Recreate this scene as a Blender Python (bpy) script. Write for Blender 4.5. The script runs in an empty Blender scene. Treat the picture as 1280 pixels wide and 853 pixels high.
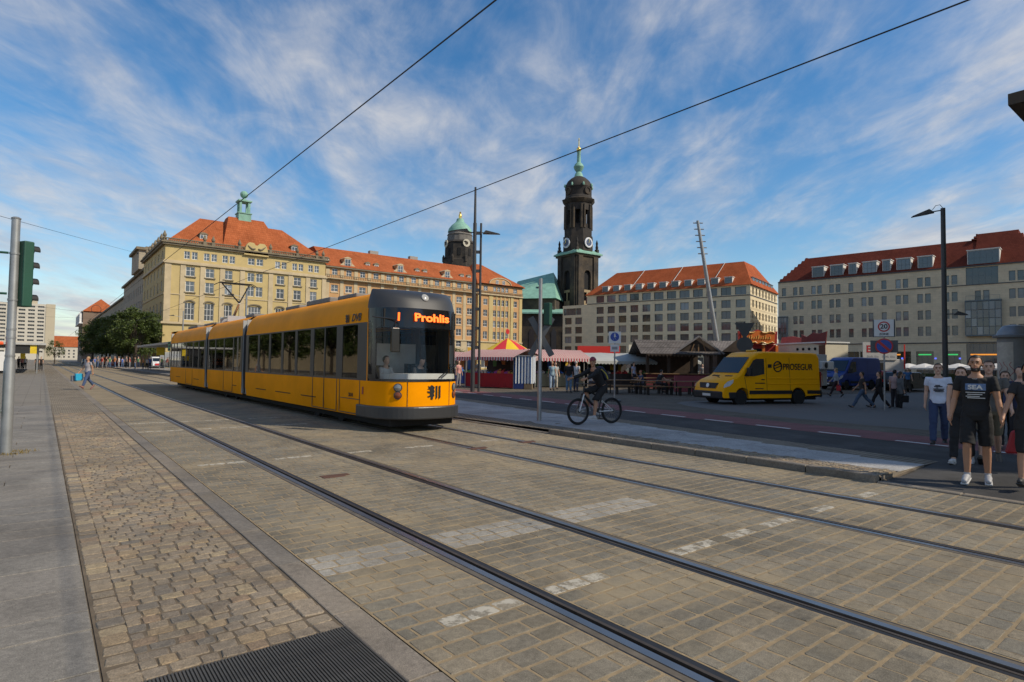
import bpy, bmesh, math, random
import numpy as np
from mathutils import Matrix, Vector, noise as mnoise

random.seed(7)
R = math.radians
scene = bpy.context.scene
col = scene.collection

# ------------------------------------------------------------------ camera
F_PX, YAW, PITCH, ROLL, EYE = 743.0, 0.6684, 0.03847, 0.01286, 1.63
_fw = Vector((math.sin(YAW) * math.cos(PITCH), math.cos(YAW) * math.cos(PITCH), math.sin(PITCH)))
_rt = Vector((math.cos(YAW), -math.sin(YAW), 0))
_up = _rt.cross(_fw)
_r2 = _rt * math.cos(ROLL) + _up * math.sin(ROLL)
_u2 = _r2.cross(_fw)
cam_data = bpy.data.cameras.new('camera')
cam_data.sensor_width = 36.0
cam_data.lens = F_PX / 1280 * 36
cam_data.clip_end = 6000
cam_data.clip_start = 0.05
cam = bpy.data.objects.new('camera', cam_data)
m3 = Matrix((_r2, _u2, -_fw)).transposed()
cam.matrix_world = Matrix.Translation((0, 0, EYE)) @ m3.to_4x4()
col.objects.link(cam)
scene.camera = cam

# ------------------------------------------------------------------ light
SUN_EL = R(40)
SUN_AZ = Vector((0.52, -0.854, 0)).normalized()          # horizontal direction towards the sun
sun_dir = Vector((SUN_AZ.x * math.cos(SUN_EL), SUN_AZ.y * math.cos(SUN_EL), math.sin(SUN_EL)))
sl = bpy.data.lights.new('sun', 'SUN')
sl.energy = 4.1
sl.angle = R(0.6)
sl.color = (1.0, 0.885, 0.71)
so = bpy.data.objects.new('sun', sl)
so.rotation_euler = (-sun_dir).to_track_quat('-Z', 'Y').to_euler()
so.location = (0, -20, 40)
col.objects.link(so)

world = bpy.data.worlds.new('World')
scene.world = world
world.use_nodes = True
wn = world.node_tree
wn.nodes.clear()
def WN(t, **k):
    n = wn.nodes.new(t)
    for a, b in k.items():
        setattr(n, a, b)
    return n
def wl(a, b): wn.links.new(a, b)
sky = WN('ShaderNodeTexSky', sky_type='NISHITA', sun_disc=False)
sky.sun_elevation = SUN_EL
sky.sun_rotation = math.atan2(SUN_AZ.x, SUN_AZ.y)
sky.air_density = 1.1
sky.dust_density = 0.25
sky.ozone_density = 2.0
tc = WN('ShaderNodeTexCoord')
sep = WN('ShaderNodeSeparateXYZ'); wl(tc.outputs['Generated'], sep.inputs[0])
def wmath(op, a, b=None, c=None, clamp=False):
    n = WN('ShaderNodeMath', operation=op, use_clamp=clamp)
    for i, v in enumerate((a, b, c)):
        if v is None: continue
        if isinstance(v, (int, float)): n.inputs[i].default_value = v
        else: wl(v, n.inputs[i])
    return n.outputs[0]
den = wmath('ADD', wmath('MAXIMUM', sep.outputs[2], 0.0), 0.13)
px_ = wmath('DIVIDE', sep.outputs[0], den)
py_ = wmath('DIVIDE', sep.outputs[1], den)
comb = WN('ShaderNodeCombineXYZ'); wl(px_, comb.inputs[0]); wl(py_, comb.inputs[1])
def cloud_noise(rot, scale, loc, nscale, detail, rough, dist):
    mp = WN('ShaderNodeMapping', vector_type='TEXTURE'); wl(comb.outputs[0], mp.inputs[0])
    mp.inputs['Rotation'].default_value = (0, 0, rot)
    mp.inputs['Scale'].default_value = scale
    mp.inputs['Location'].default_value = loc
    n = WN('ShaderNodeTexNoise'); wl(mp.outputs[0], n.inputs[0])
    n.inputs['Scale'].default_value = nscale
    n.inputs['Detail'].default_value = detail
    n.inputs['Roughness'].default_value = rough
    n.inputs['Distortion'].default_value = dist
    return n.outputs['Fac']
def ramp(v, lo, hi):
    n = WN('ShaderNodeMapRange', interpolation_type='SMOOTHSTEP'); wl(v, n.inputs[0])
    n.inputs[1].default_value = lo; n.inputs[2].default_value = hi
    return n.outputs[0]
big = cloud_noise(R(52), (1.5, 0.85, 1), (2.6, 0.9, 0), 0.85, 6, 0.58, 0.35)
wisp = cloud_noise(R(60), (2.2, 0.8, 1), (1.0, 5.0, 0), 2.4, 9, 0.66, 0.8)
fine = cloud_noise(R(48), (1.3, 0.8, 1), (7.0, 2.0, 0), 4.5, 8, 0.62, 0.6)
mass = wmath('ADD', wmath('MULTIPLY', big, 0.72), wmath('ADD', wmath('MULTIPLY', wisp, 0.22), wmath('MULTIPLY', fine, 0.11)))
lowsky = wmath('POWER', wmath('SUBTRACT', 1.0, wmath('MAXIMUM', sep.outputs[2], 0.0)), 14.0)
mass = wmath('ADD', mass, wmath('MULTIPLY', lowsky, 0.16))
mask = wmath('MULTIPLY', ramp(mass, 0.440, 0.668), 0.90)
shade = ramp(fine, 0.30, 0.75)
ccol = WN('ShaderNodeMix', data_type='RGBA')
wl(shade, ccol.inputs['Factor'])
ccol.inputs['A'].default_value = (4.3, 4.6, 5.3, 1)
ccol.inputs['B'].default_value = (6.3, 6.2, 6.2, 1)
hs = WN('ShaderNodeHueSaturation'); wl(sky.outputs[0], hs.inputs['Color'])
hs.inputs['Saturation'].default_value = 1.34
hs.inputs['Value'].default_value = 1.2
cm = WN('ShaderNodeMix', data_type='RGBA')
wl(mask, cm.inputs['Factor']); wl(hs.outputs[0], cm.inputs['A']); wl(ccol.outputs['Result'], cm.inputs['B'])
bg = WN('ShaderNodeBackground'); wl(cm.outputs['Result'], bg.inputs['Color'])
bg.inputs['Strength'].default_value = 0.11
wo = WN('ShaderNodeOutputWorld'); wl(bg.outputs[0], wo.inputs[0])

scene.view_settings.view_transform = 'Standard'
scene.view_settings.look = 'None'
scene.view_settings.exposure = 0.0
scene.view_settings.gamma = 1.0
scene.view_settings.use_curve_mapping = False
scene.cycles.max_bounces = 7
scene.cycles.transparent_max_bounces = 12
scene.cycles.use_denoising = True

# ------------------------------------------------------------------ pixel helpers (direction only; the distance comes from what is touched)
def ray(px, py):
    return _fw * F_PX + _r2 * (px - 640.0) + _u2 * (426.5 - py)
def G(px, py, z=0.0):
    d = ray(px, py); t = (z - EYE) / d.z
    return Vector((d.x * t, d.y * t, z))
def on_x(px, py, X):
    d = ray(px, py); t = X / d.x
    return Vector((X, d.y * t, EYE + d.z * t))
def on_y(px, py, Y):
    d = ray(px, py); t = Y / d.y
    return Vector((d.x * t, Y, EYE + d.z * t))
def height_at(px, py, p):
    d = ray(px, py); t = math.hypot(p[0], p[1]) / math.hypot(d.x, d.y)
    return EYE + d.z * t
def at_depth(px, py, Z):
    d = ray(px, py); t = Z / F_PX
    return Vector((d.x * t, d.y * t, EYE + d.z * t))

# ------------------------------------------------------------------ materials
MATS = {}
def M(name, c=(.5, .5, .5), rough=.7, metal=0.0, var=.12, vs=3.0, bump=0.0, bs=30.0, spec=.5, rnd=0.0, dirt=0.0, dirtcol=None, hue=0.0, coat=0.0, emit=0.0, warp=0.0):
    if name in MATS: return MATS[name]
    m = bpy.data.materials.new(name); m.use_nodes = True
    nt = m.node_tree; b = nt.nodes['Principled BSDF']; L = nt.links.new
    b.inputs['Roughness'].default_value = rough
    b.inputs['Metallic'].default_value = metal
    b.inputs['Specular IOR Level'].default_value = spec
    if coat: b.inputs['Coat Weight'].default_value = coat; b.inputs['Coat Roughness'].default_value = .08
    t = nt.nodes.new('ShaderNodeTexCoord')
    n1 = nt.nodes.new('ShaderNodeTexNoise'); L(t.outputs['Object'], n1.inputs[0])
    n1.inputs['Scale'].default_value = vs; n1.inputs['Detail'].default_value = 6; n1.inputs['Roughness'].default_value = .62
    n1.inputs['Distortion'].default_value = warp
    mr = nt.nodes.new('ShaderNodeMapRange'); L(n1.outputs['Fac'], mr.inputs[0])
    mr.inputs[1].default_value = .28; mr.inputs[2].default_value = .72
    mr.inputs[3].default_value = 1 - var; mr.inputs[4].default_value = 1 + var
    val = mr.outputs[0]
    if rnd:
        oi = nt.nodes.new('ShaderNodeObjectInfo')
        m2 = nt.nodes.new('ShaderNodeMapRange'); L(oi.outputs['Random'], m2.inputs[0])
        m2.inputs[3].default_value = 1 - rnd; m2.inputs[4].default_value = 1 + rnd
        mm = nt.nodes.new('ShaderNodeMath'); mm.operation = 'MULTIPLY'; L(val, mm.inputs[0]); L(m2.outputs[0], mm.inputs[1]); val = mm.outputs[0]
    hv = nt.nodes.new('ShaderNodeHueSaturation'); hv.inputs['Color'].default_value = (*c, 1)
    L(val, hv.inputs['Value'])
    if hue:
        oi = nt.nodes.new('ShaderNodeObjectInfo')
        m3_ = nt.nodes.new('ShaderNodeMapRange'); L(oi.outputs['Random'], m3_.inputs[0])
        m3_.inputs[3].default_value = .5 - hue; m3_.inputs[4].default_value = .5 + hue
        L(m3_.outputs[0], hv.inputs['Hue'])
    out = hv.outputs[0]
    if dirt:
        n3 = nt.nodes.new('ShaderNodeTexNoise'); L(t.outputs['Object'], n3.inputs[0]); n3.inputs['Scale'].default_value = vs * .37; n3.inputs['Detail'].default_value = 8
        n3.inputs['Roughness'].default_value = .7
        m4 = nt.nodes.new('ShaderNodeMapRange'); L(n3.outputs['Fac'], m4.inputs[0]); m4.inputs[1].default_value = .45; m4.inputs[2].default_value = .75; m4.inputs[4].default_value = dirt
        mx = nt.nodes.new('ShaderNodeMix'); mx.data_type = 'RGBA'; L(m4.outputs[0], mx.inputs['Factor']); L(out, mx.inputs['A'])
        mx.inputs['B'].default_value = (*(dirtcol or (.06, .05, .04)), 1); out = mx.outputs['Result']
    L(out, b.inputs['Base Color'])
    if emit:
        b.inputs['Emission Color'].default_value = (*c, 1); b.inputs['Emission Strength'].default_value = emit
    if bump:
        n2 = nt.nodes.new('ShaderNodeTexNoise'); L(t.outputs['Object'], n2.inputs[0]); n2.inputs['Scale'].default_value = bs; n2.inputs['Detail'].default_value = 5
        bp = nt.nodes.new('ShaderNodeBump'); bp.inputs['Strength'].default_value = bump; bp.inputs['Distance'].default_value = .01
        L(n2.outputs['Fac'], bp.inputs['Height']); L(bp.outputs[0], b.inputs['Normal'])
    MATS[name] = m
    return m

def brick_mat(name, c1, c2, cm_, bw, rh, mortar=.012, rot=0.0, bump=.6, rough=.8, var=.25, vs=1.2, offset=.5):
    """paving or ashlar too far away to be laid piece by piece (coordinates in metres)"""
    if name in MATS: return MATS[name]
    m = bpy.data.materials.new(name); m.use_nodes = True
    nt = m.node_tree; b = nt.nodes['Principled BSDF']; L = nt.links.new
    b.inputs['Roughness'].default_value = rough; b.inputs['Specular IOR Level'].default_value = .06
    t = nt.nodes.new('ShaderNodeTexCoord'); mp = nt.nodes.new('ShaderNodeMapping'); L(t.outputs['Object'], mp.inputs[0])
    mp.inputs['Rotation'].default_value = rot if isinstance(rot, tuple) else (0, 0, rot)
    br = nt.nodes.new('ShaderNodeTexBrick'); L(mp.outputs[0], br.inputs[0])
    br.inputs['Color1'].default_value = (*c1, 1); br.inputs['Color2'].default_value = (*c2, 1); br.inputs['Mortar'].default_value = (*cm_, 1)
    br.inputs['Scale'].default_value = 1.0; br.inputs['Brick Width'].default_value = bw; br.inputs['Row Height'].default_value = rh
    br.inputs['Mortar Size'].default_value = mortar; br.inputs['Mortar Smooth'].default_value = .3
    br.offset = offset
    n1 = nt.nodes.new('ShaderNodeTexNoise'); L(t.outputs['Object'], n1.inputs[0]); n1.inputs['Scale'].default_value = vs; n1.inputs['Detail'].default_value = 8; n1.inputs['Roughness'].default_value = .65
    mr = nt.nodes.new('ShaderNodeMapRange'); L(n1.outputs['Fac'], mr.inputs[0]); mr.inputs[1].default_value = .28; mr.inputs[2].default_value = .72
    mr.inputs[3].default_value = 1 - var; mr.inputs[4].default_value = 1 + var
    hv = nt.nodes.new('ShaderNodeHueSaturation'); L(br.outputs['Color'], hv.inputs['Color']); L(mr.outputs[0], hv.inputs['Value'])
    L(hv.outputs[0], b.inputs['Base Color'])
    bp = nt.nodes.new('ShaderNodeBump'); bp.inputs['Strength'].default_value = bump; bp.inputs['Distance'].default_value = .01; bp.invert = True
    L(br.outputs['Fac'], bp.inputs['Height']); L(bp.outputs[0], b.inputs['Normal'])
    MATS[name] = m
    return m

def glass_mat(name, tint=(.9, .95, .95), rough=.02, clear=.75, ior=1.6):
    if name in MATS: return MATS[name]
    m = bpy.data.materials.new(name); m.use_nodes = True
    nt = m.node_tree; nt.nodes.clear(); L = nt.links.new
    o = nt.nodes.new('ShaderNodeOutputMaterial'); tr = nt.nodes.new('ShaderNodeBsdfTransparent'); tr.inputs[0].default_value = (*[x * clear for x in tint], 1)
    gl = nt.nodes.new('ShaderNodeBsdfGlossy'); gl.inputs['Roughness'].default_value = rough; gl.inputs[0].default_value = (1, 1, 1, 1)
    fr = nt.nodes.new('ShaderNodeFresnel'); fr.inputs[0].default_value = ior
    mx = nt.nodes.new('ShaderNodeMixShader'); L(fr.outputs[0], mx.inputs[0]); L(tr.outputs[0], mx.inputs[1]); L(gl.outputs[0], mx.inputs[2]); L(mx.outputs[0], o.inputs[0])
    MATS[name] = m
    return m

def stripe_mat(name, ca, cb, width, axis=0, rough=.8):
    if name in MATS: return MATS[name]
    m = bpy.data.materials.new(name); m.use_nodes = True
    nt = m.node_tree; b = nt.nodes['Principled BSDF']; L = nt.links.new; b.inputs['Roughness'].default_value = rough
    t = nt.nodes.new('ShaderNodeTexCoord'); s = nt.nodes.new('ShaderNodeSeparateXYZ'); L(t.outputs['Object'], s.inputs[0])
    d = nt.nodes.new('ShaderNodeMath'); d.operation = 'DIVIDE'; L(s.outputs[axis], d.inputs[0]); d.inputs[1].default_value = width * 2
    fr = nt.nodes.new('ShaderNodeMath'); fr.operation = 'FRACT'; L(d.outputs[0], fr.inputs[0])
    g = nt.nodes.new('ShaderNodeMath'); g.operation = 'GREATER_THAN'; L(fr.outputs[0], g.inputs[0]); g.inputs[1].default_value = .5
    mx = nt.nodes.new('ShaderNodeMix'); mx.data_type = 'RGBA'; L(g.outputs[0], mx.inputs['Factor']); mx.inputs['A'].default_value = (*ca, 1); mx.inputs['B'].default_value = (*cb, 1)
    L(mx.outputs['Result'], b.inputs['Base Color'])
    MATS[name] = m
    return m

# ------------------------------------------------------------------ mesh builder
class MB:
    def __init__(s): s.v = []; s.f = []; s.m = []; s.M = Matrix.Identity(4); s.cur = 0
    def add(s, vs, fs, m=None):
        o = len(s.v)
        s.v.extend([tuple(s.M @ Vector(p)) for p in vs]); s.f.extend([tuple(i + o for i in f) for f in fs]); s.m.extend([s.cur if m is None else m] * len(fs)); return s
    def box(s, x0, x1, y0, y1, z0, z1, m=None):
        v = [(x0, y0, z0), (x1, y0, z0), (x1, y1, z0), (x0, y1, z0), (x0, y0, z1), (x1, y0, z1), (x1, y1, z1), (x0, y1, z1)]
        return s.add(v, [(0, 3, 2, 1), (4, 5, 6, 7), (0, 1, 5, 4), (1, 2, 6, 5), (2, 3, 7, 6), (3, 0, 4, 7)], m)
    def quad(s, *p, m=None): return s.add(list(p), [tuple(range(len(p)))], m)
    def bar(s, p, q, w, h=None, up=(0, 0, 1), m=None):
        h = w if h is None else h
        p = Vector(p); q = Vector(q); d = (q - p).normalized(); u = Vector(up)
        if abs(d.dot(u)) > .98: u = Vector((0, 1, 0))
        a = d.cross(u).normalized() * (w / 2); b = a.cross(d).normalized() * (h / 2)
        v = [p - a - b, p + a - b, p + a + b, p - a + b, q - a - b, q + a - b, q + a + b, q - a + b]
        return s.add(v, [(0, 1, 2, 3), (7, 6, 5, 4), (4, 5, 1, 0), (5, 6, 2, 1), (6, 7, 3, 2), (7, 4, 0, 3)], m)
    def tube(s, pts, r, n=8, caps=True, m=None, ell=1.0):
        pts = [Vector(p) for p in pts]; rs = r if isinstance(r, (list, tuple)) else [r] * len(pts)
        V = []; prev = None
        for i, p in enumerate(pts):
            d = (pts[min(i + 1, len(pts) - 1)] - pts[max(i - 1, 0)]).normalized()
            if prev is None:
                u = Vector((0, 0, 1)) if abs(d.z) < .9 else Vector((0, 1, 0))
                a = d.cross(u).normalized()
            else:
                a = (prev - d * prev.dot(d)).normalized()
            b = d.cross(a); prev = a
            for k in range(n):
                t = 2 * math.pi * k / n
                V.append(p + (a * math.cos(t) + b * math.sin(t) * ell) * rs[i])
        F = []
        for i in range(len(pts) - 1):
            for k in range(n):
                k2 = (k + 1) % n; F.append((i * n + k, i * n + k2, (i + 1) * n + k2, (i + 1) * n + k))
        if caps: F.append(tuple(range(n - 1, -1, -1))); F.append(tuple((len(pts) - 1) * n + k for k in range(n)))
        return s.add(V, F, m)
    def lathe(s, prof, n=16, c=(0, 0, 0), m=None, a0=0.0, sq=None):
        V = []; F = []
        for r, z in prof:
            for k in range(n):
                t = a0 + 2 * math.pi * k / n; V.append((c[0] + r * math.cos(t), c[1] + r * math.sin(t), c[2] + z))
        for i in range(len(prof) - 1):
            for k in range(n):
                k2 = (k + 1) % n; F.append((i * n + k, i * n + k2, (i + 1) * n + k2, (i + 1) * n + k))
        F.append(tuple(range(n - 1, -1, -1))); F.append(tuple((len(prof) - 1) * n + k for k in range(n)))
        return s.add(V, F, m)
    def prism(s, poly, axis, a, b, m=None):
        n = len(poly)
        def P(p, t): return (p[0], t, p[1]) if axis == 'y' else ((t, p[0], p[1]) if axis == 'x' else (p[0], p[1], t))
        V = [P(p, a) for p in poly] + [P(p, b) for p in poly]
        F = [tuple(range(n)), tuple(range(2 * n - 1, n - 1, -1))] + [(i, n + i, n + (i + 1) % n, (i + 1) % n) for i in range(n)]
        return s.add(V, F, m)
    def sphere(s, c, r, nu=12, nv=8, sc=(1, 1, 1), m=None):
        V = []; F = []
        for j in range(nv + 1):
            ph = math.pi * j / nv
            for i in range(nu):
                t = 2 * math.pi * i / nu
                V.append((c[0] + r * sc[0] * math.sin(ph) * math.cos(t), c[1] + r * sc[1] * math.sin(ph) * math.sin(t), c[2] + r * sc[2] * math.cos(ph)))
        for j in range(nv):
            for i in range(nu):
                i2 = (i + 1) % nu; F.append((j * nu + i, (j + 1) * nu + i, (j + 1) * nu + i2, j * nu + i2))
        return s.add(V, F, m)
    def grid(s, pts, m=None, flip=False):
        nr = len(pts); nc = len(pts[0]); V = [p for r_ in pts for p in r_]; F = []
        for i in range(nr - 1):
            for j in range(nc - 1):
                q = (i * nc + j, i * nc + j + 1, (i + 1) * nc + j + 1, (i + 1) * nc + j); F.append(q[::-1] if flip else q)
        return s.add(V, F, m)
    def mesh(s, name, mats, smooth=False, fix=True, weld=False):
        me = bpy.data.meshes.new(name); me.from_pydata(s.v, [], s.f)
        mats = mats if isinstance(mats, (list, tuple)) else [mats]
        for q in mats: me.materials.append(q)
        if len(mats) > 1: me.polygons.foreach_set('material_index', s.m)
        if fix or weld:
            bm = bmesh.new(); bm.from_mesh(me)
            if weld: bmesh.ops.remove_doubles(bm, verts=bm.verts, dist=1e-4)
            bmesh.ops.recalc_face_normals(bm, faces=bm.faces); bm.to_mesh(me); bm.free()
        if smooth:
            me.polygons.foreach_set('use_smooth', [True] * len(me.polygons))
            try: me.set_sharp_from_angle(angle=R(40))
            except Exception: pass
        me.update(); return me
    def build(s, name, mats, parent=None, loc=None, rz=0.0, smooth=False, bevel=0.0, fix=True, weld=False):
        return put(name, s.mesh(name, mats, smooth, fix, weld), parent, loc, rz, bevel)

def put(name, me, parent=None, loc=None, rz=0.0, bevel=0.0):
    o = bpy.data.objects.new(name, me)
    if parent is not None: o.parent = parent
    if loc is not None: o.location = loc
    if rz: o.rotation_euler = (0, 0, rz)
    if bevel:
        b = o.modifiers.new('bevel', 'BEVEL'); b.width = bevel; b.segments = 2; b.limit_method = 'ANGLE'; b.angle_limit = R(35)
    col.objects.link(o); return o
def tag(o, label=None, cat=None, group=None, kind=None):
    if label: o['label'] = label
    if cat: o['category'] = cat
    if group: o['group'] = group
    if kind: o['kind'] = kind
    return o
def thing(name, label, cat, loc=(0, 0, 0), rz=0.0, group=None):
    o = bpy.data.objects.new(name, None); o.location = loc; o.rotation_euler = (0, 0, rz); o.empty_display_size = .2
    col.objects.link(o); return tag(o, label, cat, group)
def copy_tree(o, parent=None):
    c = o.copy(); col.objects.link(c)
    if parent is not None: c.parent = parent
    for ch in list(o.children): copy_tree(ch, c)
    return c
def text_mesh(s, size, depth=.004, bold=0.0, shear=0.0):
    cu = bpy.data.curves.new('lettering', 'FONT'); cu.body = s; cu.size = size; cu.extrude = depth; cu.offset = bold; cu.shear = shear
    cu.align_x = 'CENTER'; cu.align_y = 'CENTER'
    o = bpy.data.objects.new('lettering', cu); col.objects.link(o)
    bpy.context.view_layer.update()
    me = bpy.data.meshes.new_from_object(o.evaluated_get(bpy.context.evaluated_depsgraph_get()))
    bpy.data.objects.remove(o); bpy.data.curves.remove(cu)
    return me
def put_text(s, size, mat, parent, loc, rot, bold=0.0, width=None, depth=.003, shear=0.0, name='lettering'):
    me = text_mesh(s, size, depth, bold, shear); me.materials.clear(); me.materials.append(mat)
    o = put(name, me, parent, loc); o.rotation_euler = rot
    if width:
        xs = [v.co.x for v in me.vertices]; w = max(xs) - min(xs); o.scale = (width / w, 1, 1)
    return o
# ------------------------------------------------------------------ stone paving
def stone_mat(name, colors, rough=.75, bump=.5, sand=.4, sandcol=(.27, .21, .13), paint=0.0, sand_lo=.42, sand_hi=.72, grain=140):
    if name in MATS: return MATS[name]
    m = bpy.data.materials.new(name); m.use_nodes = True
    nt = m.node_tree; b = nt.nodes['Principled BSDF']; L = nt.links.new
    N = nt.nodes.new
    ge = N('ShaderNodeNewGeometry'); oi = N('ShaderNodeObjectInfo')
    ad = N('ShaderNodeMath'); ad.operation = 'ADD'; L(ge.outputs['Random Per Island'], ad.inputs[0]); L(oi.outputs['Random'], ad.inputs[1])
    fr = N('ShaderNodeMath'); fr.operation = 'FRACT'; L(ad.outputs[0], fr.inputs[0])
    cr = N('ShaderNodeValToRGB'); L(fr.outputs[0], cr.inputs[0]); cr.color_ramp.interpolation = 'CONSTANT'
    els = cr.color_ramp.elements
    while len(els) < len(colors): els.new(.5)
    for i, c in enumerate(colors): els[i].position = i / len(colors); els[i].color = (*c, 1)
    n1 = N('ShaderNodeTexNoise'); L(ge.outputs['Position'], n1.inputs[0]); n1.inputs['Scale'].default_value = 22; n1.inputs['Detail'].default_value = 8; n1.inputs['Roughness'].default_value = .75
    mr = N('ShaderNodeMapRange'); L(n1.outputs['Fac'], mr.inputs[0]); mr.inputs[1].default_value = .25; mr.inputs[2].default_value = .75; mr.inputs[3].default_value = .62; mr.inputs[4].default_value = 1.38
    n1b = N('ShaderNodeTexNoise'); L(ge.outputs['Position'], n1b.inputs[0]); n1b.inputs['Scale'].default_value = grain; n1b.inputs['Detail'].default_value = 3
    mrb = N('ShaderNodeMapRange'); L(n1b.outputs['Fac'], mrb.inputs[0]); mrb.inputs[1].default_value = .3; mrb.inputs[2].default_value = .7; mrb.inputs[3].default_value = .7; mrb.inputs[4].default_value = 1.3
    mu = N('ShaderNodeMath'); mu.operation = 'MULTIPLY'; L(mr.outputs[0], mu.inputs[0]); L(mrb.outputs[0], mu.inputs[1])
    n0 = N('ShaderNodeTexNoise'); L(ge.outputs['Position'], n0.inputs[0]); n0.inputs['Scale'].default_value = .8; n0.inputs['Detail'].default_value = 7; n0.inputs['Roughness'].default_value = .7; n0.inputs['Distortion'].default_value = .8
    m0 = N('ShaderNodeMapRange'); L(n0.outputs['Fac'], m0.inputs[0]); m0.inputs[1].default_value = .33; m0.inputs[2].default_value = .62; m0.inputs[3].default_value = .66; m0.inputs[4].default_value = 1.12
    mu2 = N('ShaderNodeMath'); mu2.operation = 'MULTIPLY'; L(mu.outputs[0], mu2.inputs[0]); L(m0.outputs[0], mu2.inputs[1]); mu = mu2
    hv = N('ShaderNodeHueSaturation'); L(cr.outputs[0], hv.inputs['Color']); L(mu.outputs[0], hv.inputs['Value'])
    out = hv.outputs[0]
    n2 = N('ShaderNodeTexNoise'); L(ge.outputs['Position'], n2.inputs[0]); n2.inputs['Scale'].default_value = .55; n2.inputs['Detail'].default_value = 9; n2.inputs['Roughness'].default_value = .68
    m2 = N('ShaderNodeMapRange'); L(n2.outputs['Fac'], m2.inputs[0]); m2.inputs[1].default_value = sand_lo; m2.inputs[2].default_value = sand_hi; m2.inputs[4].default_value = sand
    m2.interpolation_type = 'SMOOTHSTEP'
    mx = N('ShaderNodeMix'); mx.data_type = 'RGBA'; L(m2.outputs[0], mx.inputs['Factor']); L(out, mx.inputs['A']); mx.inputs['B'].default_value = (*sandcol, 1); out = mx.outputs['Result']
    if paint:
        n3 = N('ShaderNodeTexNoise'); L(ge.outputs['Position'], n3.inputs[0]); n3.inputs['Scale'].default_value = 9; n3.inputs['Detail'].default_value = 10; n3.inputs['Roughness'].default_value = .75
        m3_ = N('ShaderNodeMapRange'); L(n3.outputs['Fac'], m3_.inputs[0]); m3_.inputs[1].default_value = .62 - paint * .3; m3_.inputs[2].default_value = .70 - paint * .3; m3_.inputs[3].default_value = .95; m3_.inputs[4].default_value = 0.0
        m3_.inputs[3].default_value = .12; m3_.inputs[4].default_value = .9
        mp_ = N('ShaderNodeMix'); mp_.data_type = 'RGBA'; L(m3_.outputs[0], mp_.inputs['Factor']); L(out, mp_.inputs['A']); mp_.inputs['B'].default_value = (.46, .425, .35, 1); out = mp_.outputs['Result']
    vo = N('ShaderNodeTexVoronoi'); L(ge.outputs['Position'], vo.inputs[0]); vo.inputs['Scale'].default_value = 2.1
    gm = N('ShaderNodeMapRange'); L(vo.outputs['Distance'], gm.inputs[0]); gm.inputs[1].default_value = .035; gm.inputs[2].default_value = .05; gm.inputs[3].default_value = .75; gm.inputs[4].default_value = 0.0
    gx = N('ShaderNodeMix'); gx.data_type = 'RGBA'; L(gm.outputs[0], gx.inputs['Factor']); L(out, gx.inputs['A']); gx.inputs['B'].default_value = (.05, .045, .04, 1); out = gx.outputs['Result']
    L(out, b.inputs['Base Color']); b.inputs['Roughness'].default_value = rough
    b.inputs['Specular IOR Level'].default_value = .3
    bp = N('ShaderNodeBump'); bp.inputs['Strength'].default_value = bump; bp.inputs['Distance'].default_value = .006
    ab = N('ShaderNodeMath'); ab.operation = 'ADD'; L(n1.outputs['Fac'], ab.inputs[0]); L(n1b.outputs['Fac'], ab.inputs[1])
    L(ab.outputs[0], bp.inputs['Height']); L(bp.outputs[0], b.inputs['Normal'])
    MATS[name] = m
    return m

road_cols = [(0.188, 0.162, 0.117), (0.207, 0.178, 0.129), (0.176, 0.157, 0.119), (0.22, 0.186, 0.133), (0.195, 0.171, 0.129), (0.181, 0.164, 0.129)]
M_sett = stone_mat('road_sett_granite', road_cols, sand=.75, sandcol=(.31, .245, .15), bump=.45, sand_lo=.46, sand_hi=.68)
M_sett_paint = stone_mat('road_sett_white_paint', road_cols, sand=.25, bump=.35, paint=.52)
M_sett_pale = stone_mat('road_sett_pale_band', [(.30, .28, .24), (.33, .305, .26), (.28, .262, .225)], sand=.3, bump=.35)
cob_cols = [(0.231, 0.184, 0.131), (0.262, 0.208, 0.144), (0.214, 0.174, 0.129), (0.289, 0.216, 0.133), (0.247, 0.201, 0.147), (0.177, 0.152, 0.121), (0.273, 0.216, 0.149), (0.252, 0.182, 0.12), (0.241, 0.196, 0.141), (0.31, 0.244, 0.154)]
M_cob = stone_mat('cobble_granite', cob_cols, sand=.25, bump=.9, grain=110)
M_slab = stone_mat('granite_slab', [(.20, .182, .157), (.212, .194, .166), (.187, .172, .15), (.205, .185, .157)], sand=.6, sandcol=(.15, .105, .06), bump=.25, sand_lo=.52, sand_hi=.85)
M_slab_b = stone_mat('granite_slab_blue', [(.36, .35, .335), (.38, .368, .35), (.34, .332, .318)], sand=.15, bump=.2, sand_lo=.5, sand_hi=.9)
M_kerb = stone_mat('kerb_granite', [(.19, .165, .135), (.21, .18, .145), (.18, .16, .135)], sand=.4, bump=.5)
M_sand = M('joint_sand', (.275, .205, .118), .95, var=.3, vs=6, bump=.6, bs=200)
M_joint = M('joint_earth', (.125, .095, .062), .95, var=.4, vs=5, bump=.6, bs=150)
M_asph = M('asphalt', (.066, .064, .062), .9, var=.35, vs=1.1, bump=.5, bs=260, dirt=.5, dirtcol=(.035, .034, .033), spec=.2)
M_red = M('red_asphalt', (.17, .062, .06), .9, var=.25, vs=1.6, bump=.4, bs=260)
M_white = M('road_paint_white', (.55, .55, .52), .7, var=.3, vs=7)
M_ground = brick_mat('square_paving_far', (.125, .108, .086), (.15, .13, .104), (.08, .066, .05), .22, .18, .015, var=.28, vs=.5)
M_roadfar = brick_mat('road_setts_far', (.235, .195, .135), (.265, .218, .15), (.24, .185, .115), .24, .17, .014, var=.25, vs=.45)
M_cobfar = brick_mat('cobbles_far', (.22, .19, .15), (.26, .225, .175), (.12, .095, .065), .11, .11, .012, var=.3, vs=.8, bump=1.0)
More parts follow.
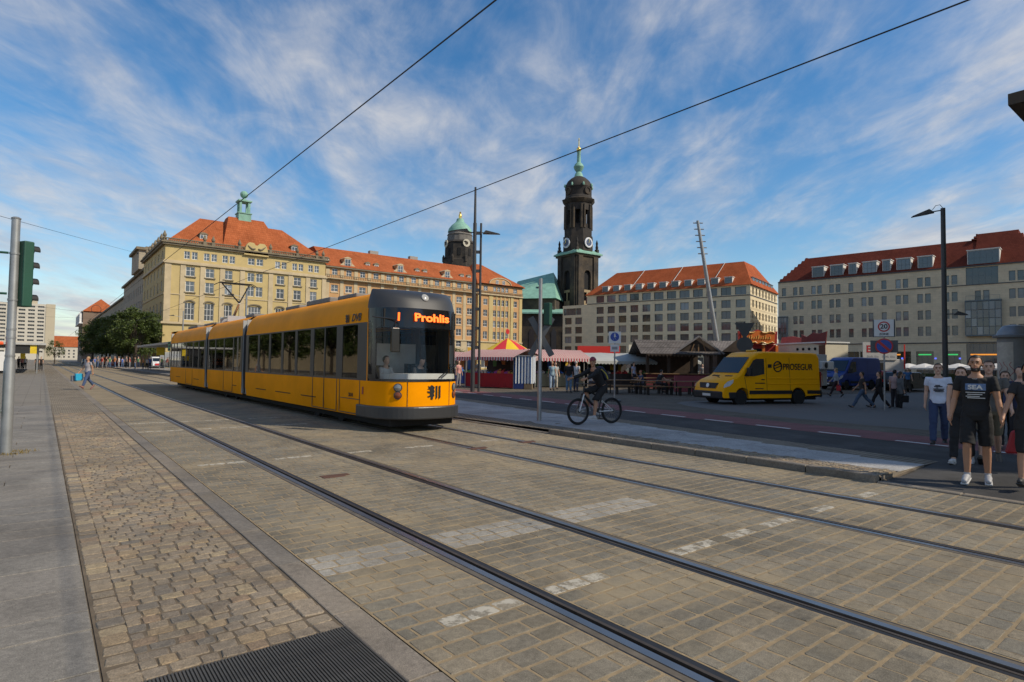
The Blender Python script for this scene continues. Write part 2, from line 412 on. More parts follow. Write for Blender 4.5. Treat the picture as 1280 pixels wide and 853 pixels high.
M_slabfar = brick_mat('slabs_far', (.20, .182, .157), (.212, .194, .166), (.12, .105, .088), .95, .45, .012, var=.15, vs=.7)

def sheet(name, poly, z, mat, parent=None, kind='structure'):
    mb = MB(); mb.add([(x, y, z) for x, y in poly], [tuple(range(len(poly)))])
    o = mb.build(name, mat, parent)
    if parent is None: tag(o, kind=kind)
    return o

sheet('ground', [(-1500, -1500), (1500, -1500), (1500, 1500), (-1500, 1500)], -.06, M('far_ground', (.11, .105, .098), .9, var=.2, vs=.05))

def stone_geo(w, l, inset=.007, drop=.006, jit=.004, corner=.14, depth=.04, rng=random):
    """one paving stone centred at 0: (verts, faces)"""
    a, b = w / 2, l / 2; ca, cb = w * corner, l * corner
    ring = [(-a + ca, -b), (a - ca, -b), (a, -b + cb), (a, b - cb), (a - ca, b), (-a + ca, b), (-a, b - cb), (-a, -b + cb)]
    ring = [(x + rng.uniform(-jit, jit), y + rng.uniform(-jit, jit)) for x, y in ring]
    V = [(x, y, -depth) for x, y in ring] + [(x, y, -drop) for x, y in ring]
    V += [(x * (1 - 2 * inset / w), y * (1 - 2 * inset / l), rng.uniform(-.0015, .0015)) for x, y in ring]
    F = []
    for i in range(8):
        j = (i + 1) % 8
        F.append((i, j, 8 + j, 8 + i)); F.append((8 + i, 8 + j, 16 + j, 16 + i))
    F.append(tuple(range(16, 24)))
    return V, F

def lay(parent, name, stones, mat_of, zt=0.0, n_single=300, variants=6, geo_kw={}, jit_rot=.02, jit_z=.002, tilt=.01):
    """stones: list of (x, y, w, l, matkey); the n_single largest in view are single objects, the rest one joined part"""
    stones = sorted(stones, key=lambda s: s[0] ** 2 + s[1] ** 2 + (1e6 if s[1] < s[0] * .19 + .1 or s[0] < -.042 * s[1] - .35 or s[0] ** 2 + s[1] ** 2 < 5.5 else 0))
    rng = random.Random(len(stones)); base = {}
    rest = {}
    for k, (x, y, w, l, mk) in enumerate(stones):
        rz = rng.uniform(-jit_rot, jit_rot); dz = zt + rng.uniform(-jit_z, jit_z)
        if k < n_single:
            key = (mk, k % variants)
            if key not in base:
                V, F = stone_geo(.2, .2, rng=rng, **geo_kw); mb = MB(); mb.add(V, F); base[key] = mb.mesh(name, mat_of[mk], fix=True)
            o = put(name, base[key], parent, (x, y, dz)); o.scale = (w / .2, l / .2, 1); o.rotation_euler = (rng.uniform(-tilt, tilt), rng.uniform(-tilt, tilt), rz)
        else:
            V, F = stone_geo(w, l, rng=rng, **geo_kw); c, s = math.cos(rz), math.sin(rz)
            mb = rest.setdefault(mk, MB()); mb.add([(x + vx * c - vy * s, y + vx * s + vy * c, dz + vz) for vx, vy, vz in V], F)
    for mk, mb in rest.items():
        tag(mb.build(name + '_field', mat_of[mk], parent, fix=False), kind='stuff')

X_COB0, X_COB1, X_KERB1, X_ROAD1, X_PK = .30, 1.52, 1.72, 9.40, 9.55
RAILS = [2.752, 4.262, 6.535, 8.045]
# --- carriageway: sand bed, granite setts in rows across the street
road = sheet('road', [(X_KERB1, -5), (X_ROAD1, -5), (X_ROAD1, 620), (X_KERB1, 620)], -.035, M_joint)
rngp = random.Random(3)
stones = []
row_p = .163; y = -.6
spans = [(X_KERB1 + .01, RAILS[0] - .105), (RAILS[0] + .155, RAILS[1] - .155), (RAILS[1] + .105, RAILS[2] - .105), (RAILS[2] + .155, RAILS[3] - .155), (RAILS[3] + .105, X_ROAD1 - .01)]
ri = 0
for (a, b) in spans: sheet('sand_bed', [(a - .008, -5), (b + .008, -5), (b + .008, 620), (a - .008, 620)], -.0028, M_sand, road)
while y < 25:
    for (a, b) in spans:
        x = a; first = True
        while x < b - .05:
            w = rngp.uniform(.17, .25)
            if first and ri % 2: w *= .55
            first = False
            if b - (x + w) < .09: w = b - x
            cx, cy = x + w / 2, y + row_p / 2
            mk = 'a'
            if 4.38 < cy < 4.92 and 1.75 < cx < 5.75: mk = 'p'
            for (d0, d1) in ((1.98, 2.5), (2.95, 3.46), (4.46, 5.02), (5.35, 5.6), (6.0, 6.4), (7.0, 7.4), (8.25, 8.7)):
                if abs(cy - 3.19) < .086 and d0 - .05 < cx < d1 + .05: mk = 'w'
            for (d0, d1) in ((1.95, 2.6), (3.0, 3.7), (4.3, 4.9), (5.6, 6.2), (7.2, 7.7)):
                if abs(cy - 10.2) < .086 and d0 < cx < d1: mk = 'w'
            for (d0, d1) in ((1.75, 3.2), (3.4, 4.4), (4.6, 5.6), (6.6, 7.4)):
                if (abs(cy - 17.8) < .09 or abs(cy - 15.6) < .09) and d0 < cx < d1: mk = 'w'
            if w > .05: stones.append((cx, cy, w - .017, row_p - .022, mk))
            x += w
    y += row_p; ri += 1
lay(road, 'sett', stones, {'a': M_sett, 'p': M_sett_pale, 'w': M_sett_paint}, zt=.0, geo_kw=dict(corner=.07, jit=.004, inset=.004, drop=.0024), tilt=.0022, jit_z=.0008)
for (a, b) in spans: sheet('sett_surface', [(a - .008, y), (b + .008, y), (b + .008, 620), (a - .008, 620)], .0, M_roadfar, road)

# --- tram rails (grooved rail, bitumen joints)
M_steel = M('rail_steel', (.36, .335, .32), .36, metal=1.0, var=.12, vs=2)
M_groove = M('rail_groove', (.012, .012, .012), .9)
M_lip = M('rail_lip_brown', (.085, .066, .05), .55, metal=.5, var=.3, vs=5)
M_bit = M('bitumen', (.014, .013, .013), .55, var=.3, vs=4)
rail_labels = ['steel tram rail beside the cobbled strip and metal grille', 'second tram rail, inner rail of the track nearer the cobbles', 'third tram rail, inner rail of the track the tram stands on', 'fourth tram rail, outer rail nearest the raised kerb']
for i, x in enumerate(RAILS):
    s = 1 if i % 2 == 0 else -1      # the groove lies towards the track centre
    t = thing('tram_rail', rail_labels[i], 'tram rail', (x, 0, 0), group='rails of the two tram tracks')
    Y0, Y1 = -5, 500
    def strip(name, a, b, z0, z1, mat, par=t):
        xa, xb = sorted((a * s, b * s)); mb = MB(); mb.box(xa, xb, Y0, Y1, z0, z1); return mb.build(name, mat, par)
    strip('rail_head', -.03, .03, -.03, .002, M_steel)
    strip('rail_groove', .03, .072, -.03, -.022, M_groove)
    strip('guard_lip', .072, .098, -.03, -.001, M_lip)
    strip('joint_fill', -.082, -.03, -.034, -.003, M('rail_joint_fill', (.11, .092, .07), .8, var=.3, vs=7))
    strip('joint_strip', -.100, -.082, -.034, -.004, M_bit)
    strip('joint_strip', .098, .150, -.034, -.004, M_bit)
for (x, yy) in ((3.3, 8.25), (6.6, 9.4), (8.0, 9.6)):
    mb = MB(); mb.box(-.16, .16, -.10, .10, -.02, .006); mb.box(.16, .25, -.02, .10, -.02, .006)
    tag(mb.build('drain_cover', M('rust_brown', (.10, .045, .025), .8, var=.3), None, (x, yy, 0)), 'small rusty rail drain cover set into the road setts', 'drain cover', 'rail drain covers')

# --- left pavement: granite slabs, cobbled strip, flush kerb, metal grille
pave = sheet('pavement_left', [(-60, -5), (X_COB0, -5), (X_COB0, 620), (-60, 620)], -.012, M_joint)
rs = random.Random(11); y = 1.2; slabs = []; k = 0
while y < 26:
    dp = rs.choice([.34, .42, .5, .5, .6]); x = X_COB0 - .005
    while x > -2.6 - .06 * y * 0:
        w = rs.choice([.62, .8, 1.0, 1.2, 1.35]); slabs.append((x - w / 2, y + dp / 2, w - .010, dp - .010)); x -= w
        if x < -.1 - .09 * y: break
    y += dp
cache = {}
for (x, yy, w, l) in slabs:
    key = (round(w, 2), round(l, 2))
    if key not in cache:
        V, F = stone_geo(w, l, inset=.004, drop=.003, jit=.001, corner=.01, rng=rs); mb = MB(); mb.add(V, F); cache[key] = mb.mesh('slab', M_slab)
    o = put('slab', cache[key], pave, (x, yy, rs.uniform(-.001, .0015))); o.rotation_euler = (0, 0, rs.uniform(-.002, .002))
sheet('slab_surface', [(-60, y), (X_COB0, y), (X_COB0, 620), (-60, 620)], -.003, M_slabfar, pave)
sheet('slab_surface', [(-60, -5), (-3.0, -5), (-3.0, y), (-60, y)], -.003, M_slabfar, pave)

strip_ = sheet('cobbled_strip', [(X_COB0, -5), (X_COB1, -5), (X_COB1, 620), (X_COB0, 620)], -.0055, M_joint)
G_Y1 = 3.56
stones = []; rc = random.Random(5)
y = -1.0
while y < 22:      # edging rows on both sides, random cobbles between
    for x0 in (X_COB0 + .012, X_COB1 - .162):
        l = rc.uniform(.12, .17)
        if y + l / 2 > G_Y1 + .02: stones.append((x0 + .075, y + l / 2, .14, l - .012, 'c'))
    y += .142
y = G_Y1 + .01 - .0; ri = 0
while y < 22:
    x = X_COB0 + .155 + (0 if ri % 2 else -.0); b = X_COB1 - .165; rh = rc.uniform(.095, .125); first = True
    while x < b - .03:
        w = rc.uniform(.095, .165)
        if first and ri % 2: w *= .6
        first = False
        if b - (x + w) < .06: w = b - x
        stones.append((x + w / 2, y + rh / 2 + rc.uniform(-.008, .008), w - .009, rh - .009, 'c')); x += w
    y += rh; ri += 1
lay(strip_, 'cobble', stones, {'c': M_cob}, zt=0.0, geo_kw=dict(corner=.11, jit=.008, inset=.008, drop=.006), jit_rot=.06, jit_z=.003, tilt=.025, variants=12)
sheet('cobble_surface', [(X_COB0, 22), (X_COB1, 22), (X_COB1, 620), (X_COB0, 620)], -.004, M_cobfar, strip_)
kerb_l = sheet('kerb_flush', [(X_COB1, -5), (X_KERB1, -5), (X_KERB1, 620), (X_COB1, 620)], -.011, M_joint)
y = -1.0
kc = {}
while y < 26:
    l = rc.choice([.8, 1.0, 1.15])
    if l not in kc:
        V, F = stone_geo(X_KERB1 - X_COB1 - .012, l - .012, inset=.006, drop=.004, jit=.003, corner=.02, rng=rc); mb = MB(); mb.add(V, F); kc[l] = mb.mesh('kerb_stone', M_kerb)
    put('kerb_stone', kc[l], kerb_l, ((X_COB1 + X_KERB1) / 2, y + l / 2, .001)); y += l
sheet('kerb_surface', [(X_COB1, y), (X_KERB1, y), (X_KERB1, 620), (X_COB1, 620)], -.003, M_kerb, kerb_l)

gr = thing('pavement_grille', 'dark ribbed metal foot grille set flush into the cobbled strip', 'grille', (X_COB0 + .14, G_Y1, 0))
M_gs = M('grille_slat', (.085, .078, .066), .55, metal=.35, var=.3, vs=6, bump=.3, bs=90)
mb = MB(); mb.box(0, 1.09, -2.6, 0, -.05, -.022); mb.build('tray', M('grille_tray', (.016, .015, .014), .9), gr)
mb = MB(); mb.box(0, .0095, -2.59, 0, -.022, .002); slat = mb.mesh('slat', M_gs)
for i in range(64): put('slat', slat, gr, (.004 + i * .0170, -.004, random.uniform(-.001, .001)))
for yy in (-.45, -.95, -1.5, -2.1):
    mb = MB(); mb.box(0, 1.09, yy - .006, yy + .006, -.022, -.006); mb.build('cross_bar', M_gs, gr)


# --- right-hand pavement (a low step up from the road)
PZ = .08
def xr(x0, y): return x0 + .145 * y
kr = sheet('kerb_right', [(X_ROAD1, -5), (X_PK, -5), (X_PK, 200), (X_ROAD1, 200)], -.012, M_joint)
y = -4.52
while y < 42:
    l = 1.0; hz = PZ + .03 if 3.4 < y < 10.4 else .02
    mb = MB(); V, F = stone_geo(X_PK - X_ROAD1 - .006, l - .012, inset=.012, drop=.012, jit=.003, corner=.03, depth=.18, rng=rc); mb.add(V, F)
    mb.build('kerb_stone', M_kerb, kr, ((X_ROAD1 + X_PK) / 2, y + l / 2, hz)); y += l
YS = [-6, 0, 3.5, 10.5, 20, 45, 90]
def band(name, xa, xb, z, mat, y0, y1, kind='structure', zf=None):
    ys = [y0] + [v for v in YS if y0 < v < y1] + [y1]; mb = MB()
    mb.grid([[(xa(v), v, zf(v, 0) if zf else z), (xb(v), v, zf(v, 1) if zf else z)] for v in ys]); return tag(mb.build(name, mat), kind=kind)
def rampz(v, side):
    return PZ if 3.5 <= v <= 10.5 else (.012 if side == 0 else PZ)
pr = band('pavement_right', lambda v: X_PK, lambda v: X_PK + 1.2, 0, M_joint, 3.4, 90, zf=lambda v, s_: (rampz(v, s_) - .012))
st2 = []; y = 3.5; ri = 0
while y < 10.45:
    x = X_PK + .01; rh = rc.uniform(.1, .125)
    while x < X_PK + .66:
        w = rc.uniform(.1, .15); st2.append((x + w / 2, y + rh / 2, w - .013, rh - .013, 'c')); x += w
    y += rh
lay(pr, 'cobble', st2, {'c': M_cob}, zt=PZ + .002, geo_kw=dict(corner=.16, jit=.007, inset=.011, drop=.010), jit_rot=.07, jit_z=.004, tilt=.03, variants=8)
band('pavement_edge', lambda v: X_PK, lambda v: X_PK + 1.2, 0, M_cobfar, 10.5, 90, zf=lambda v, s_: rampz(v, s_) + (0 if s_ else 0))
sk = MB(); sk.add([(X_PK - .02, 3.455, -.02), (xr(10.75, 3.45), 3.455, -.02), (xr(10.75, 3.45), 3.455, PZ + .004), (X_PK - .02, 3.455, PZ + .004)], [(0, 1, 2, 3)]); tag(sk.build('pavement_end', M_kerb), kind='structure')
sl2 = sheet('pavement_slabs', [(10.22, 3.45), (xr(10.75, 3.45), 3.45), (xr(10.75, 90), 90), (10.22, 90)], PZ - .008, M_joint)
y = 3.46; rr = random.Random(21); sc = {}
while y < 30:
    dp = 1.0; x = 10.23
    xe = xr(10.75, y + .5)
    while x < xe - .1:
        w = min(rr.choice([.9, 1.2, 1.5]), xe - x); w = xe - x if xe - x - w < .3 else w
        key = round(w, 2)
        if key not in sc:
            V, F = stone_geo(key - .012, dp - .012, inset=.004, drop=.003, jit=.001, corner=.01, rng=rr); mb = MB(); mb.add(V, F); sc[key] = mb.mesh('slab', M_slab_b)
        put('slab', sc[key], sl2, (x + w / 2, y + dp / 2, PZ + rr.uniform(-.001, .002))); x += w
    y += dp
sheet('slab_surface', [(10.22, y), (xr(10.75, y), y), (xr(10.75, 90), 90), (10.22, 90)], PZ - .001, brick_mat('slabs_blue_far', (.36, .35, .335), (.38, .368, .35), (.24, .225, .20), 1.2, 1.0, .012, var=.12), sl2)
band('cobble_margin', lambda v: xr(10.75, v) - .02, lambda v: xr(11.45, v), PZ - .004, M_cobfar, 3.45, 90)
band('cycle_path', lambda v: xr(11.45, v) - .01, lambda v: xr(13.7, v), PZ - .008, M_asph, -6, 90)
band('red_path', lambda v: xr(13.7, v) - .01, lambda v: xr(15.4, v), PZ - .003, M_red, -6, 90)
tag(band('crossing_asphalt', lambda v: X_PK, lambda v: xr(11.45, v), 0, M_asph, -6, 3.46, zf=lambda v, s_: .014 if s_ == 0 else PZ - .004), kind='structure')
v = -3.0
while v < 60:
    mb = MB(); w = .07
    mb.add([(xr(13.86, v) - w, v, PZ + .001), (xr(13.86, v) + w, v, PZ + .001), (xr(13.86, v + 1.0) + w, v + 1.0, PZ + .001), (xr(13.86, v + 1.0) - w, v + 1.0, PZ + .001)], [(0, 1, 2, 3)])
    tag(mb.build('lane_dash', M_white), kind='structure'); v += 1.75
def sstep(a, b, x):
    t = min(1, max(0, (x - a) / (b - a))); return t * t * (3 - 2 * t)
def gz(x, y):
    """the square dips a little towards the south-west corner"""
    e = x - xr(15.4, y)
    return PZ - .010 - .27 * math.exp(-((y - 9) / 9.5) ** 2) * sstep(0, 6, e) * (1 - sstep(40, 70, x))
def GS(px, py):
    z = 0.0
    for _ in range(12):
        p = G(px, py, z); z = gz(p.x, p.y)
    return Vector((p.x, p.y, z))
ys_ = [-120, -60, -30, -20] + [-12 + 1.6 * k for k in range(36)] + [50, 70, 110, 180, 420]
es_ = [0, 1, 2, 3, 4, 5, 6, 9, 14, 22, 30, 40, 50, 60, 80, 120, 400]
mb = MB(); mb.grid([[(xr(15.4, v) + e, v, gz(xr(15.4, v) + e, v)) for e in es_] for v in ys_])
square = tag(mb.build('square_paving', M_ground, smooth=True), kind='structure')
# pavement tongue with a rounded kerb at the corner of the square
CPZ = -.09
arc = [G(px, py, CPZ) for px, py in ((1178, 547), (1138, 540.6), (1094, 533.5), (1070, 528), (1061, 523), (1063, 519), (1072, 516.5), (1094, 514.5), (1128, 511), (1158, 508))]
arc = [(p.x, p.y) for p in arc]; tail = [(arc[-1][0] + 45, arc[-1][1] - 1.5), (arc[-1][0] + 45, -30), (arc[0][0] + .6, -30)]
mb = MB(); mb.prism((arc + tail)[::-1], 'z', CPZ - .4, CPZ); cpv = tag(mb.build('corner_pavement', brick_mat('corner_slabs', (.17, .165, .16), (.19, .183, .175), (.11, .10, .09), .6, .6, .012, var=.15)), kind='structure')
cen_ = Vector((arc[0][0] + 10, arc[0][1], 0))
for k in range(len(arc) - 1):
    a, b = Vector((*arc[k], 0)), Vector((*arc[k + 1], 0)); d = (b - a); n = d.length; q = max(1, round(n / .9))
    nrm = Vector((-d.y, d.x, 0)).normalized() * .06
    for j_ in range(q):
        p0 = a + d * (j_ / q) + nrm; p1 = a + d * ((j_ + 1) / q - .012 / n) + nrm; mb = MB()
        mb.bar(p0 + Vector((0, 0, CPZ - .09)), p1 + Vector((0, 0, CPZ - .09)), .14, .2); mb.build('kerb_stone', M_kerb, cpv)
# far tram-stop platform beside the tracks
mb = MB(); mb.box(9.75, 17.2, 62, 175, -.05, .16); plat = tag(mb.build('platform', brick_mat('platform_slabs', (.24, .225, .205), (.27, .25, .225), (.15, .13, .11), .6, .6)), kind='structure')
# ------------------------------------------------------------------ building kit (local frame: x along the facade, y inwards, z up)
def wall_open(mb, u0, u1, z0, z1, ops, depth=.22, M_=None):
    """wall sheet facing -y with real openings and reveals; ops = (x0, x1, z0, z1)"""
    old = mb.M
    if M_ is not None: mb.M = M_
    us = sorted({u0, u1} | {round(o[i], 3) for o in ops for i in (0, 1) if u0 < o[i] < u1})
    rows = sorted({z0, z1} | {round(o[i], 3) for o in ops for i in (2, 3) if z0 < o[i] < z1})
    for a, b in zip(rows[:-1], rows[1:]):
        zc = (a + b) / 2
        live = sorted([(o[0], o[1]) for o in ops if o[2] < zc < o[3]])
        x = u0
        for (p, q) in live:
            if p > x + 1e-4: mb.quad((x, 0, a), (p, 0, a), (p, 0, b), (x, 0, b))
            x = max(x, q)
        if u1 > x + 1e-4: mb.quad((x, 0, a), (u1, 0, a), (u1, 0, b), (x, 0, b))
    for (p, q, a, b) in ops:
        mb.quad((p, 0, a), (p, depth, a), (p, depth, b), (p, 0, b)); mb.quad((q, 0, a), (q, 0, b), (q, depth, b), (q, depth, a))
        mb.quad((p, 0, a), (q, 0, a), (q, depth, a), (p, depth, a)); mb.quad((p, 0, b), (p, depth, b), (q, depth, b), (q, 0, b))
    mb.M = old

def pane_mat(name, c=(.05, .06, .07), rough=.06, rnd=.5):
    if name in MATS: return MATS[name]
    m = bpy.data.materials.new(name); m.use_nodes = True
    nt = m.node_tree; b = nt.nodes['Principled BSDF']; L = nt.links.new
    oi = nt.nodes.new('ShaderNodeObjectInfo'); cr = nt.nodes.new('ShaderNodeValToRGB'); L(oi.outputs['Random'], cr.inputs[0])
    e = cr.color_ramp.elements; e[0].position = 0; e[0].color = (*[x * (1 - rnd) for x in c], 1); e[1].position = 1; e[1].color = (*[x * (1 + rnd) for x in c], 1)
    cr.color_ramp.elements.new(.7).color = (*[x * (1 + rnd * .4) for x in c], 1); cr.color_ramp.elements.new(.8).color = (*[min(1, x * (1 + rnd * 2.2) + .04) for x in c], 1); cr.color_ramp.elements.new(.9).color = (*[min(1, x * .6) for x in c], 1)
    L(cr.outputs[0], b.inputs['Base Color']); b.inputs['Roughness'].default_value = rough; b.inputs['Specular IOR Level'].default_value = .9
    n = nt.nodes.new('ShaderNodeTexNoise'); g = nt.nodes.new('ShaderNodeNewGeometry'); L(g.outputs['Position'], n.inputs[0]); n.inputs['Scale'].default_value = .9
    bp = nt.nodes.new('ShaderNodeBump'); bp.inputs['Strength'].default_value = .03; bp.inputs['Distance'].default_value = .2; L(n.outputs['Fac'], bp.inputs['Height']); L(bp.outputs[0], b.inputs['Normal'])
    MATS[name] = m
    return m
WINC = {}
def window_meshes(w, h, nx, nz, fm, pm, fw=.07, arch=False, transom=None):
    key = (round(w, 2), round(h, 2), nx, nz, fm.name, pm.name, arch, transom)
    if key in WINC: return WINC[key]
    mb = MB(); d0, d1 = -.05, .03
    mb.box(-w / 2, -w / 2 + fw, d0, d1, 0, h); mb.box(w / 2 - fw, w / 2, d0, d1, 0, h)
    mb.box(-w / 2 + fw, w / 2 - fw, d0, d1, 0, fw); mb.box(-w / 2 + fw, w / 2 - fw, d0, d1, h - fw, h)
    for i in range(1, nx):
        x = -w / 2 + w * i / nx; mb.box(x - fw * .42, x + fw * .42, d0 + .01, d1 - .01, fw, h - fw)
    zs = [h * transom] if transom else [h * i / nz for i in range(1, nz)]
    for z in zs: mb.box(-w / 2 + fw, w / 2 - fw, d0 + .015, d1 - .015, z - fw * .35, z + fw * .35)
    p = MB(); p.box(-w / 2 + fw * .5, w / 2 - fw * .5, -.012, .004, fw * .5, h - fw * .5)
    WINC[key] = (mb.mesh('window', fm, fix=False), p.mesh('pane', pm, fix=False))
    return WINC[key]
def window(root, x, z, w, h, nx, nz, fm, pm, y=.16, rz=0.0, fw=.07, transom=None, name='window', M_=None):
    f, p = window_meshes(w, h, nx, nz, fm, pm, fw, transom=transom)
    loc = Vector((x, y, z)); 
    if M_ is not None: loc = M_ @ loc; rz = M_.to_euler().z
    o = put(name, f, root, loc, rz); put('pane', p, o)
    return o
def hip_roof(mb, x0, x1, y0, y1, z, rx0, rx1, ry, rz, over=.5):
    """hipped roof with ridge from rx0 to rx1 at depth ry; thickness through closed eaves"""
    a = [(x0 - over, y0 - over, z), (x1 + over, y0 - over, z), (x1 + over, y1 + over, z), (x0 - over, y1 + over, z), (rx0, ry, rz), (rx1, ry, rz)]
    b = [(p[0], p[1], p[2] - .25) for p in a[:4]]
    mb.add(a + b, [(0, 1, 5, 4), (1, 2, 5), (2, 3, 4, 5), (3, 0, 4), (6, 9, 8, 7), (0, 6, 7, 1), (1, 7, 8, 2), (2, 8, 9, 3), (3, 9, 6, 0)])
def tile_mat(name, c1, c2):
    return brick_mat(name, c1, c2, [x * .6 for x in c1], .35, .4, .02, rot=0, bump=.5, var=.22, vs=.35)
def rotz_at(x, y, a): return Matrix.Translation((x, y, 0)) @ Matrix.Rotation(a, 4, 'Z')

M_ystone = M('yellow_plaster', (.50, .385, .17), .85, var=.10, vs=.5, dirt=.25, dirtcol=(.35, .27, .15), bump=.1)
M_sand_st = M('pale_sandstone', (.50, .405, .255), .85, var=.14, vs=.7, dirt=.35, dirtcol=(.30, .24, .16), bump=.15)
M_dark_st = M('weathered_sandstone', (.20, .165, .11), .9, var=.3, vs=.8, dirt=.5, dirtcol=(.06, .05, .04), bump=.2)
M_orange = M('apricot_plaster', (.50, .285, .125), .85, var=.08, vs=.5, dirt=.2, dirtcol=(.4, .25, .12))
M_winw = M('white_window_frame', (.72, .71, .68), .5, var=.05)
M_pane = pane_mat('old_window_pane', (.085, .095, .105), rnd=.45)
M_tile = tile_mat('red_roof_tiles', (.33, .092, .034), (.39, .115, .045))
M_tile2 = tile_mat('orange_roof_tiles', (.33, .08, .028), (.37, .098, .038))
M_tile3 = tile_mat('brown_red_roof_tiles', (.115, .027, .017), (.14, .034, .021))
M_copper = M('verdigris_copper', (.21, .40, .31), .7, var=.22, vs=.6, dirt=.35, dirtcol=(.10, .22, .18))
M_gold = M('gilding', (.85, .58, .16), .25, metal=1.0, var=.05)

YB = 127.0     # the east side of the square: its front stands square to the tracks
# ---------- corner pavilion
PX0, PX1 = 17.4, 48.0
pav = thing('corner_palace', 'yellow corner palace with red hipped roof and green copper lantern', 'building', (PX0, YB, 0))
W = PX1 - PX0; D = 30.0
bays = [21.7 - PX0, 25.1 - PX0, 28.4 - PX0, 38.5 - PX0, 42.0 - PX0, 45.4 - PX0]; cen = [32.65 - PX0, 34.3 - PX0]
ops = []; wins = []
def op(x, z, w, h, nx, nz, transom=None): ops.append((x - w / 2, x + w / 2, z, z + h)); wins.append((x, z, w, h, nx, nz, transom))
for x in bays:
    for dx in (-.66, .66): op(x + dx, 20.85, 1.0, 1.45, 2, 2)
    op(x, 17.6, 1.55, 1.75, 2, 2, .62); op(x, 14.6, 1.55, 2.0, 2, 2, .62); op(x, 9.2, 1.75, 3.3, 3, 3); op(x, 4.6, 1.7, 2.6, 2, 2); op(x, .8, 1.9, 2.6, 2, 1)
for x in cen:
    op(x, 21.0, 1.3, 1.35, 2, 2); op(x, 17.6, 1.3, 1.75, 2, 2, .62); op(x, 14.6, 1.3, 2.0, 2, 2, .62); op(x, 4.6, 1.2, 2.6, 2, 2)
op(33.5 - PX0, 9.2, 2.4, 3.3, 4, 3); op(33.5 - PX0, .3, 2.8, 3.3, 2, 1)
mb = MB(); wall_open(mb, 0, W, 0, 23.2, ops, .25)
side_ops = []; side_w = []
Ms = Matrix.Translation((0, 0, 0)) @ Matrix.Rotation(-math.pi / 2, 4, 'Z')       # side facade: u runs from far (-D) to near (0)
for k in range(6):
    u = -3.2 - k * 4.7
    for (z, w, h) in ((20.8, 1.5, 1.5), (17.6, 1.5, 1.75), (14.6, 1.5, 2.0), (9.2, 1.7, 3.3), (4.6, 1.6, 2.6), (.8, 1.8, 2.6)):
        side_ops.append((u - w / 2, u + w / 2, z, z + h)); side_w.append((u, z, w, h))
wall_open(mb, -D, 0, 0, 23.2, side_ops, .25, Ms)
mb.quad((W, 0, 0), (W, D, 0), (W, D, 23.2), (W, 0, 23.2))
mb.build('wall', M_ystone, pav)
for (x, z, w, h, nx, nz, tr) in wins: window(pav, x, z, w, h, nx, nz, M_winw, M_pane, transom=tr, fw=.085)
for (u, z, w, h) in side_w: window(pav, u, z, w, h, 2, 2, M_winw, M_pane, M_=Ms, fw=.085)
def ledge(root, name, mat, segs, z0, z1, out, W_, side=None):
    mb = MB(); mb.box(-out, W_ + out, -out, .02, z0, z1)
    if side: mb.box(-out, -.001, .02, side, z0, z1)
    return mb.build(name, mat, root)
for (z0, z1, o_) in ((19.75, 20.1, .35), (20.1, 20.35, .22), (8.35, 8.75, .4), (13.9, 14.05, .12)): ledge(pav, 'string_course', M_sand_st, None, z0, z1, o_, W, D)
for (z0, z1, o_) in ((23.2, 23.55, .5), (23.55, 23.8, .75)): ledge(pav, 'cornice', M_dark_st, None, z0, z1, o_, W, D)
ped = .0
for (a, b) in ((-.3, 14.0), (18.3, W + .3)):      # parapet
    mb = MB(); mb.box(a, b, -.3, .1, 24.35, 24.5); mb.box(a, b, -.25, .05, 23.8, 23.95)
    x = a
    while x < b: mb.box(x, x + .16, -.2, .0, 23.95, 24.35); x += .36
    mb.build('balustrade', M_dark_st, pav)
mb = MB(); mb.box(-.35, -.05, .1, D, 23.8, 24.5); mb.build('balustrade', M_dark_st, pav)
def urn(root, x, y, z, s=1.0):
    mb = MB(); mb.box(x - .28 * s, x + .28 * s, y - .28 * s, y + .28 * s, z, z + .7 * s)
    mb.lathe([(.15 * s, .7 * s), (.34 * s, 1.0 * s), (.36 * s, 1.25 * s), (.2 * s, 1.55 * s), (.12 * s, 1.8 * s), (.02, 2.0 * s)], 8, (x, y, z)); mb.build('finial', M_dark_st, root)
for x in (9.0 - .9, 6.6, 12.9, 18.9, 24.4, 28.6, 30.0): urn(pav, x, -.1, 23.85)
for y_ in (.2, 4, 8, 12, 16, 20, 24): urn(pav, -.15, y_, 23.85)
for x in (0, 2.6, 6.0, 9.5, 13.2, 18.7, 22.7, 26.4, 29.9):         # pilasters
    mb = MB(); mb.box(x if x else .002, x + .9 if x else 1.1, -.14, -.004, 8.75, 19.75); mb.build('pilaster', M_sand_st, pav)
for x in bays + [33.5 - PX0]:                                     # arch heads over the tall windows
    w = 2.1 if x != 33.5 - PX0 else 2.9; n = 10; mb = MB()
    pts = [(x + math.cos(math.pi * i / n) * w / 2, 12.45 + math.sin(math.pi * i / n) * .62) for i in range(n + 1)]
    inn = [(x + math.cos(math.pi * i / n) * (w / 2 - .22), 12.4 + math.sin(math.pi * i / n) * .42) for i in range(n + 1)]
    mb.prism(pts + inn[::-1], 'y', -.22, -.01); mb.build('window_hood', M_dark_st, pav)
for x in bays:
    for z in (17.35, 14.35):
        mb = MB(); mb.box(x - 1.0, x + 1.0, -.22, -.004, z, z + .2); mb.build('window_sill', M_dark_st, pav)
